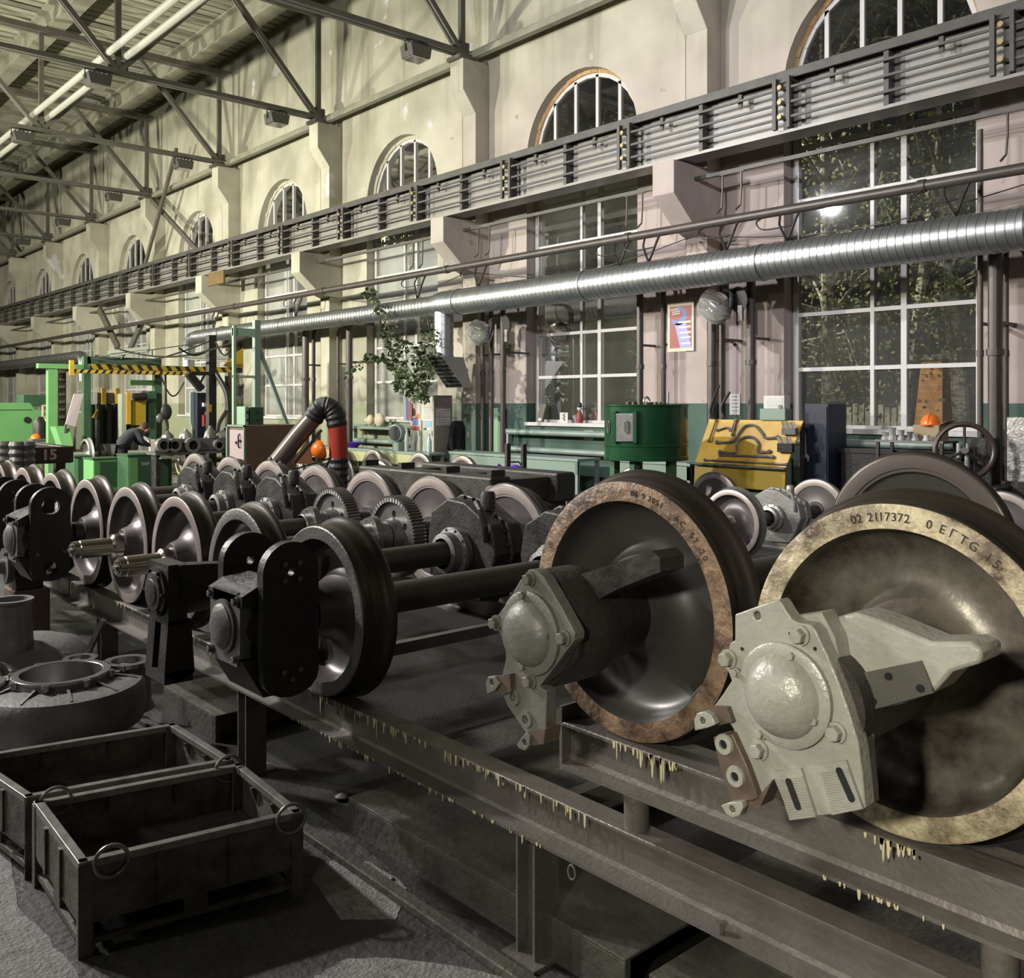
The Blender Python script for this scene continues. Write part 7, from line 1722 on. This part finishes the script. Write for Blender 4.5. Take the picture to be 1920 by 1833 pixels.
# ---- hangers and loose wiring between the slim pipe and the duct
HG = ['left end of the small duct', 'the middle of the small duct', 'the plant and the reducer', 'the drop duct', 'the second lamp bay', 'the middle window', 'the crane bracket right of the middle window', 'the left jamb of the big window', 'the right jamb of the big window']
for (u, v), lab in zip(((405, 600), (560, 575), (790, 530), (905, 515), (1172, 470), (1228, 455), (1375, 440), (1490, 420), (1810, 360)), HG):
    y = at(u, v, X=11.85).y; rr = .255 if y < 15.6 else .195
    t = thing('duct_hanger', 'bent black hanger hooks over ' + lab if False else 'black bent pipe hangers and wires above ' + lab, 'hanger', (11.9, y, DZ + rr), 'pipe hangers over the duct')
    MB().tube([(11.95, y, 4.73), (11.9, y + .05, 4.55), (11.84, y + .12, DZ + rr)], .022, 6).build('hooked_rod', M_BLACK, t)
    MB().tube([(11.95, y + .3, 4.73), (11.85, y + .25, 4.58), (11.8, y + .1, DZ + rr)], .018, 6).build('hooked_rod', M_BLACK, t)
    MB().tube(smooth_pts([Vector((11.9, y + .05, 4.55)), Vector((11.7, y + .4, 4.5)), Vector((11.72, y + .55, 4.62)), Vector((11.8, y + .5, 4.7))]), .012, 5).build('loose_wire', M_BLACK, t)
for (ya, yb, z0_, sg, lab) in ((4.5, 9.5, 4.45, .25, 'sagging thin wire across the big right window'), (9.6, 15.6, 4.5, .35, 'sagging thin wire across the middle window'), (15.7, 21.6, 4.5, .35, 'sagging thin wire across the window behind the plant')):
    pts = [Vector((12.6, ya + (yb - ya) * k / 16, z0_ + .3 - sg * math.sin(math.pi * k / 16))) for k in range(17)]
    mb = MB(); mb.tube(pts, .009, 5); mb.bar((12.6, ya, z0_ + .3), (12.99, ya, z0_ + .3), .03); mb.bar((12.6, yb, z0_ + .3), (12.99, yb, z0_ + .3), .03)
    tag(mb.build('sagging_wire', M_BLACK), lab, 'wire', 'sagging wires along the wall')
# brown sheet above the small column far left and slanted struts
p = at(411, 521, X=11.75); tag(MB().box((11.70, p.y - .4, p.z - .18), (11.755, p.y + .7, p.z + .2)).build('rusty_sheet', mat('rust_sheet', (.20, .12, .035), .8, col2=(.10, .07, .03), scale=5), smooth=0), 'rusty brown sheet fixed to a crane bracket left of centre', 'sheet')

# slanted struts and cables over the machine bay
for (u0, v0, u1, v1, w_, X, lab) in ((186, 578, 222, 652, .30, 12.3, 'wide grey strut slanting right under the girder, left of its partner'), (271, 594, 244, 654, .24, 12.3, 'grey strut slanting left under the girder above the portal')):
    p, q = at(u0, v0, X=X), at(u1, v1, X=X); tag(MB().bar(p, q, .10, w_).build('slanted_strut', M_STEELP, smooth=0), lab, 'strut', 'slanted struts under the girder')
for k, (u0, v0, u1, v1, sg, lab) in enumerate(((170, 672, 392, 640, .25, 'sagging cable from the green post up to the black column'), (215, 652, 478, 626, .35, 'long sagging cable from the tube lamp to the mast'), (300, 700, 345, 716, .5, 'short cable loop hanging beside the third green post'), (404, 640, 440, 640, .3, 'short cable between black column and mast post'), (335, 652, 392, 655, .15, 'thick black cable over the right tube lamp'))):
    p, q = at(u0, v0, Y=25.6 if k < 3 else 20.9), at(u1, v1, Y=(21.0, 18.2, 25.6, 18.1, 21.0)[k]); pts = [p.lerp(q, i / 12) - Vector((0, 0, sg * math.sin(math.pi * i / 12))) for i in range(13)]
    tag(MB().tube(pts, .022, 5).build('overhead_cable', M_BLKR), lab, 'wire', 'cables over the machine bay')
# ============================================================ the yard outside the windows
struct(MB().box((13.5, -6, -.14), (30, 70, -.02)), 'ground', mat('yard_earth', (.05, .05, .035), .95), smooth=0)
lamp('foliage_fill', (14.6, 12.7, 7.8), (18.5, 12, 3), 800, .3, (1.0, 0.93, 0.72))  # unseen lamps added to light the birch leaves
lamp('foliage_fill', (14.6, 24.0, 7.8), (18.5, 24, 3), 800, .3, (1.0, 0.95, 0.8))
M_BARK = mat('birch_bark', (.62, .60, .50), .8, col2=(.05, .045, .04), scale=5, amt=.8, stretch=(1, 1, 4))
M_BLEAF = mat('birch_leaf', (.10, .13, .035), .6, col2=(.22, .22, .08), scale=2)
def birch(x, y, h, lean, label, seed, nl=3600):
    r = random.Random(seed); t = thing('birch_tree', label, 'tree', (x, y, 0), 'birch trees in the yard')
    pts = [Vector((x + lean[0] * k / 8, y + lean[1] * k / 8, -.02 + h * k / 8)) for k in range(9)]
    MB().tube(pts, [.17 - .015 * k for k in range(9)], 10).build('trunk', M_BARK, t)
    mb = MB(); tips = []
    for k in range(14):
        f = r.uniform(.25, 1); p = pts[0].lerp(pts[-1], f); g = r.uniform(0, 6.28); L = r.uniform(1.2, 2.6) * (1.2 - f * .5)
        q = p + Vector((math.cos(g) * L, math.sin(g) * L, r.uniform(.2, 1.4))); q.x = max(q.x, 14.2); m_ = p.lerp(q, .5) + Vector((0, 0, .15)); e = q + Vector((abs(math.cos(g)) * .3, math.sin(g) * .3, -.9))
        mb.tube([p, m_, q, e], [.045, .03, .02, .01], 5); tips += [m_, q, e, q.lerp(e, .5)]
    mb.build('branches', M_BARK, t)
    mb = MB()
    for k in range(nl):
        c = r.choice(tips) + Vector((r.gauss(0, .45), r.gauss(0, .45), r.gauss(-.25, .55))); c.x = max(c.x, 13.8 + abs(r.gauss(0, .2))); s_ = r.uniform(.035, .07)
        a = Vector((r.gauss(0, 1), r.gauss(0, 1), r.gauss(0, 1))).normalized() * s_; b_ = a.cross(Vector((r.gauss(0, 1), r.gauss(0, 1), r.gauss(0, 1)))).normalized() * s_ * .6
        mb.add([c - a, c + b_, c + a, c - b_], [(0, 1, 2, 3)])
    me = bpy.data.meshes.new('foliage'); me.from_pydata(mb.v, [], mb.f); me.materials.append(M_BLEAF)
    o = bpy.data.objects.new('foliage', me); COL.objects.link(o); o.parent = t; o.matrix_parent_inverse = Matrix.Translation(-Vector((x, y, 0))); o['kind'] = 'stuff'
BR = [(15.6, 8.9, 9, (.2, .3), 'white birch trunk seen at the left edge of the big right window'), (17.4, 8.6, 9.5, (.6, -.9), 'leaning birch behind the middle panes of the big right window'), (16.6, 6.9, 9, (-.3, .5), 'birch behind the right panes of the big right window'),
      (16.2, 16.3, 9, (.2, .3), 'white birch trunk seen through the left of the middle window'), (17.2, 14.6, 9, (.2, -.4), 'birch behind the right panes of the middle window'), (16.0, 23.5, 9, (0, .4), 'birch seen through the window behind the plant'), (16.6, 33.0, 9, (.2, .3), 'birch outside the fifth window'), (19.0, 12.5, 10, (.1, .1), 'tall birch far back between the two nearest windows'), (19.4, 18.5, 10, (.2, .2), 'tall birch far back beyond the middle window')]
for i, (x, y, h, ln, lab) in enumerate(BR): birch(x, y, h, ln, lab, 20 + i)
t = thing('board_fence', 'grey fence of upright boards outside the windows', 'fence', (20.5, 15, -.02))
r = random.Random(9); mb = MB(); y = 2.0
while y < 46: mb.box((20.4, y, -.02), (20.43, y + .12, 1.95 + r.uniform(-.05, .1))); y += .155
o = mb.build('boards', mat('weathered_board', (.34, .33, .27), .85, col2=(.2, .19, .15), scale=3), t, smooth=0); o['kind'] = 'stuff'
for z in (.5, 1.5): MB().box((20.43, 2, z), (20.48, 46, z + .08)).build('rail', M_BARK, t, smooth=0)
t = thing('brick_pillar', 'orange brick gate pillar behind the lower right panes', 'pillar', (19.2, 9.2, -.02))
def brick():
    m = bpy.data.materials.new('orange_brick'); m.use_nodes = True; N = m.node_tree.nodes; L = m.node_tree.links; b = N.new('ShaderNodeTexBrick'); tc = N.new('ShaderNodeTexCoord'); mp = N.new('ShaderNodeMapping')
    mp.inputs['Rotation'].default_value = (R(90), 0, R(90)); L.new(tc.outputs['Object'], mp.inputs[0]); L.new(mp.outputs[0], b.inputs['Vector']); b.inputs['Scale'].default_value = 4
    b.inputs['Color1'].default_value = (.50, .24, .08, 1); b.inputs['Color2'].default_value = (.38, .17, .06, 1); b.inputs['Mortar'].default_value = (.4, .36, .28, 1); L.new(b.outputs[0], N['Principled BSDF'].inputs['Base Color']); N['Principled BSDF'].inputs['Roughness'].default_value = .9; return m
q = at(1735, 760, X=19.2)
MB().box((19.2, q.y - .35, -.02), (19.8, q.y + .35, 2.9)).build('shaft', brick(), t, smooth=0); MB().box((19.15, q.y - .5, 2.9), (19.9, q.y + .5, 3.0)).build('cap', M_CAP, t, smooth=0)
t.location = (19.5, q.y, -.02)
for ch in t.children: ch.matrix_parent_inverse = Matrix.Translation(-Vector(t.location))
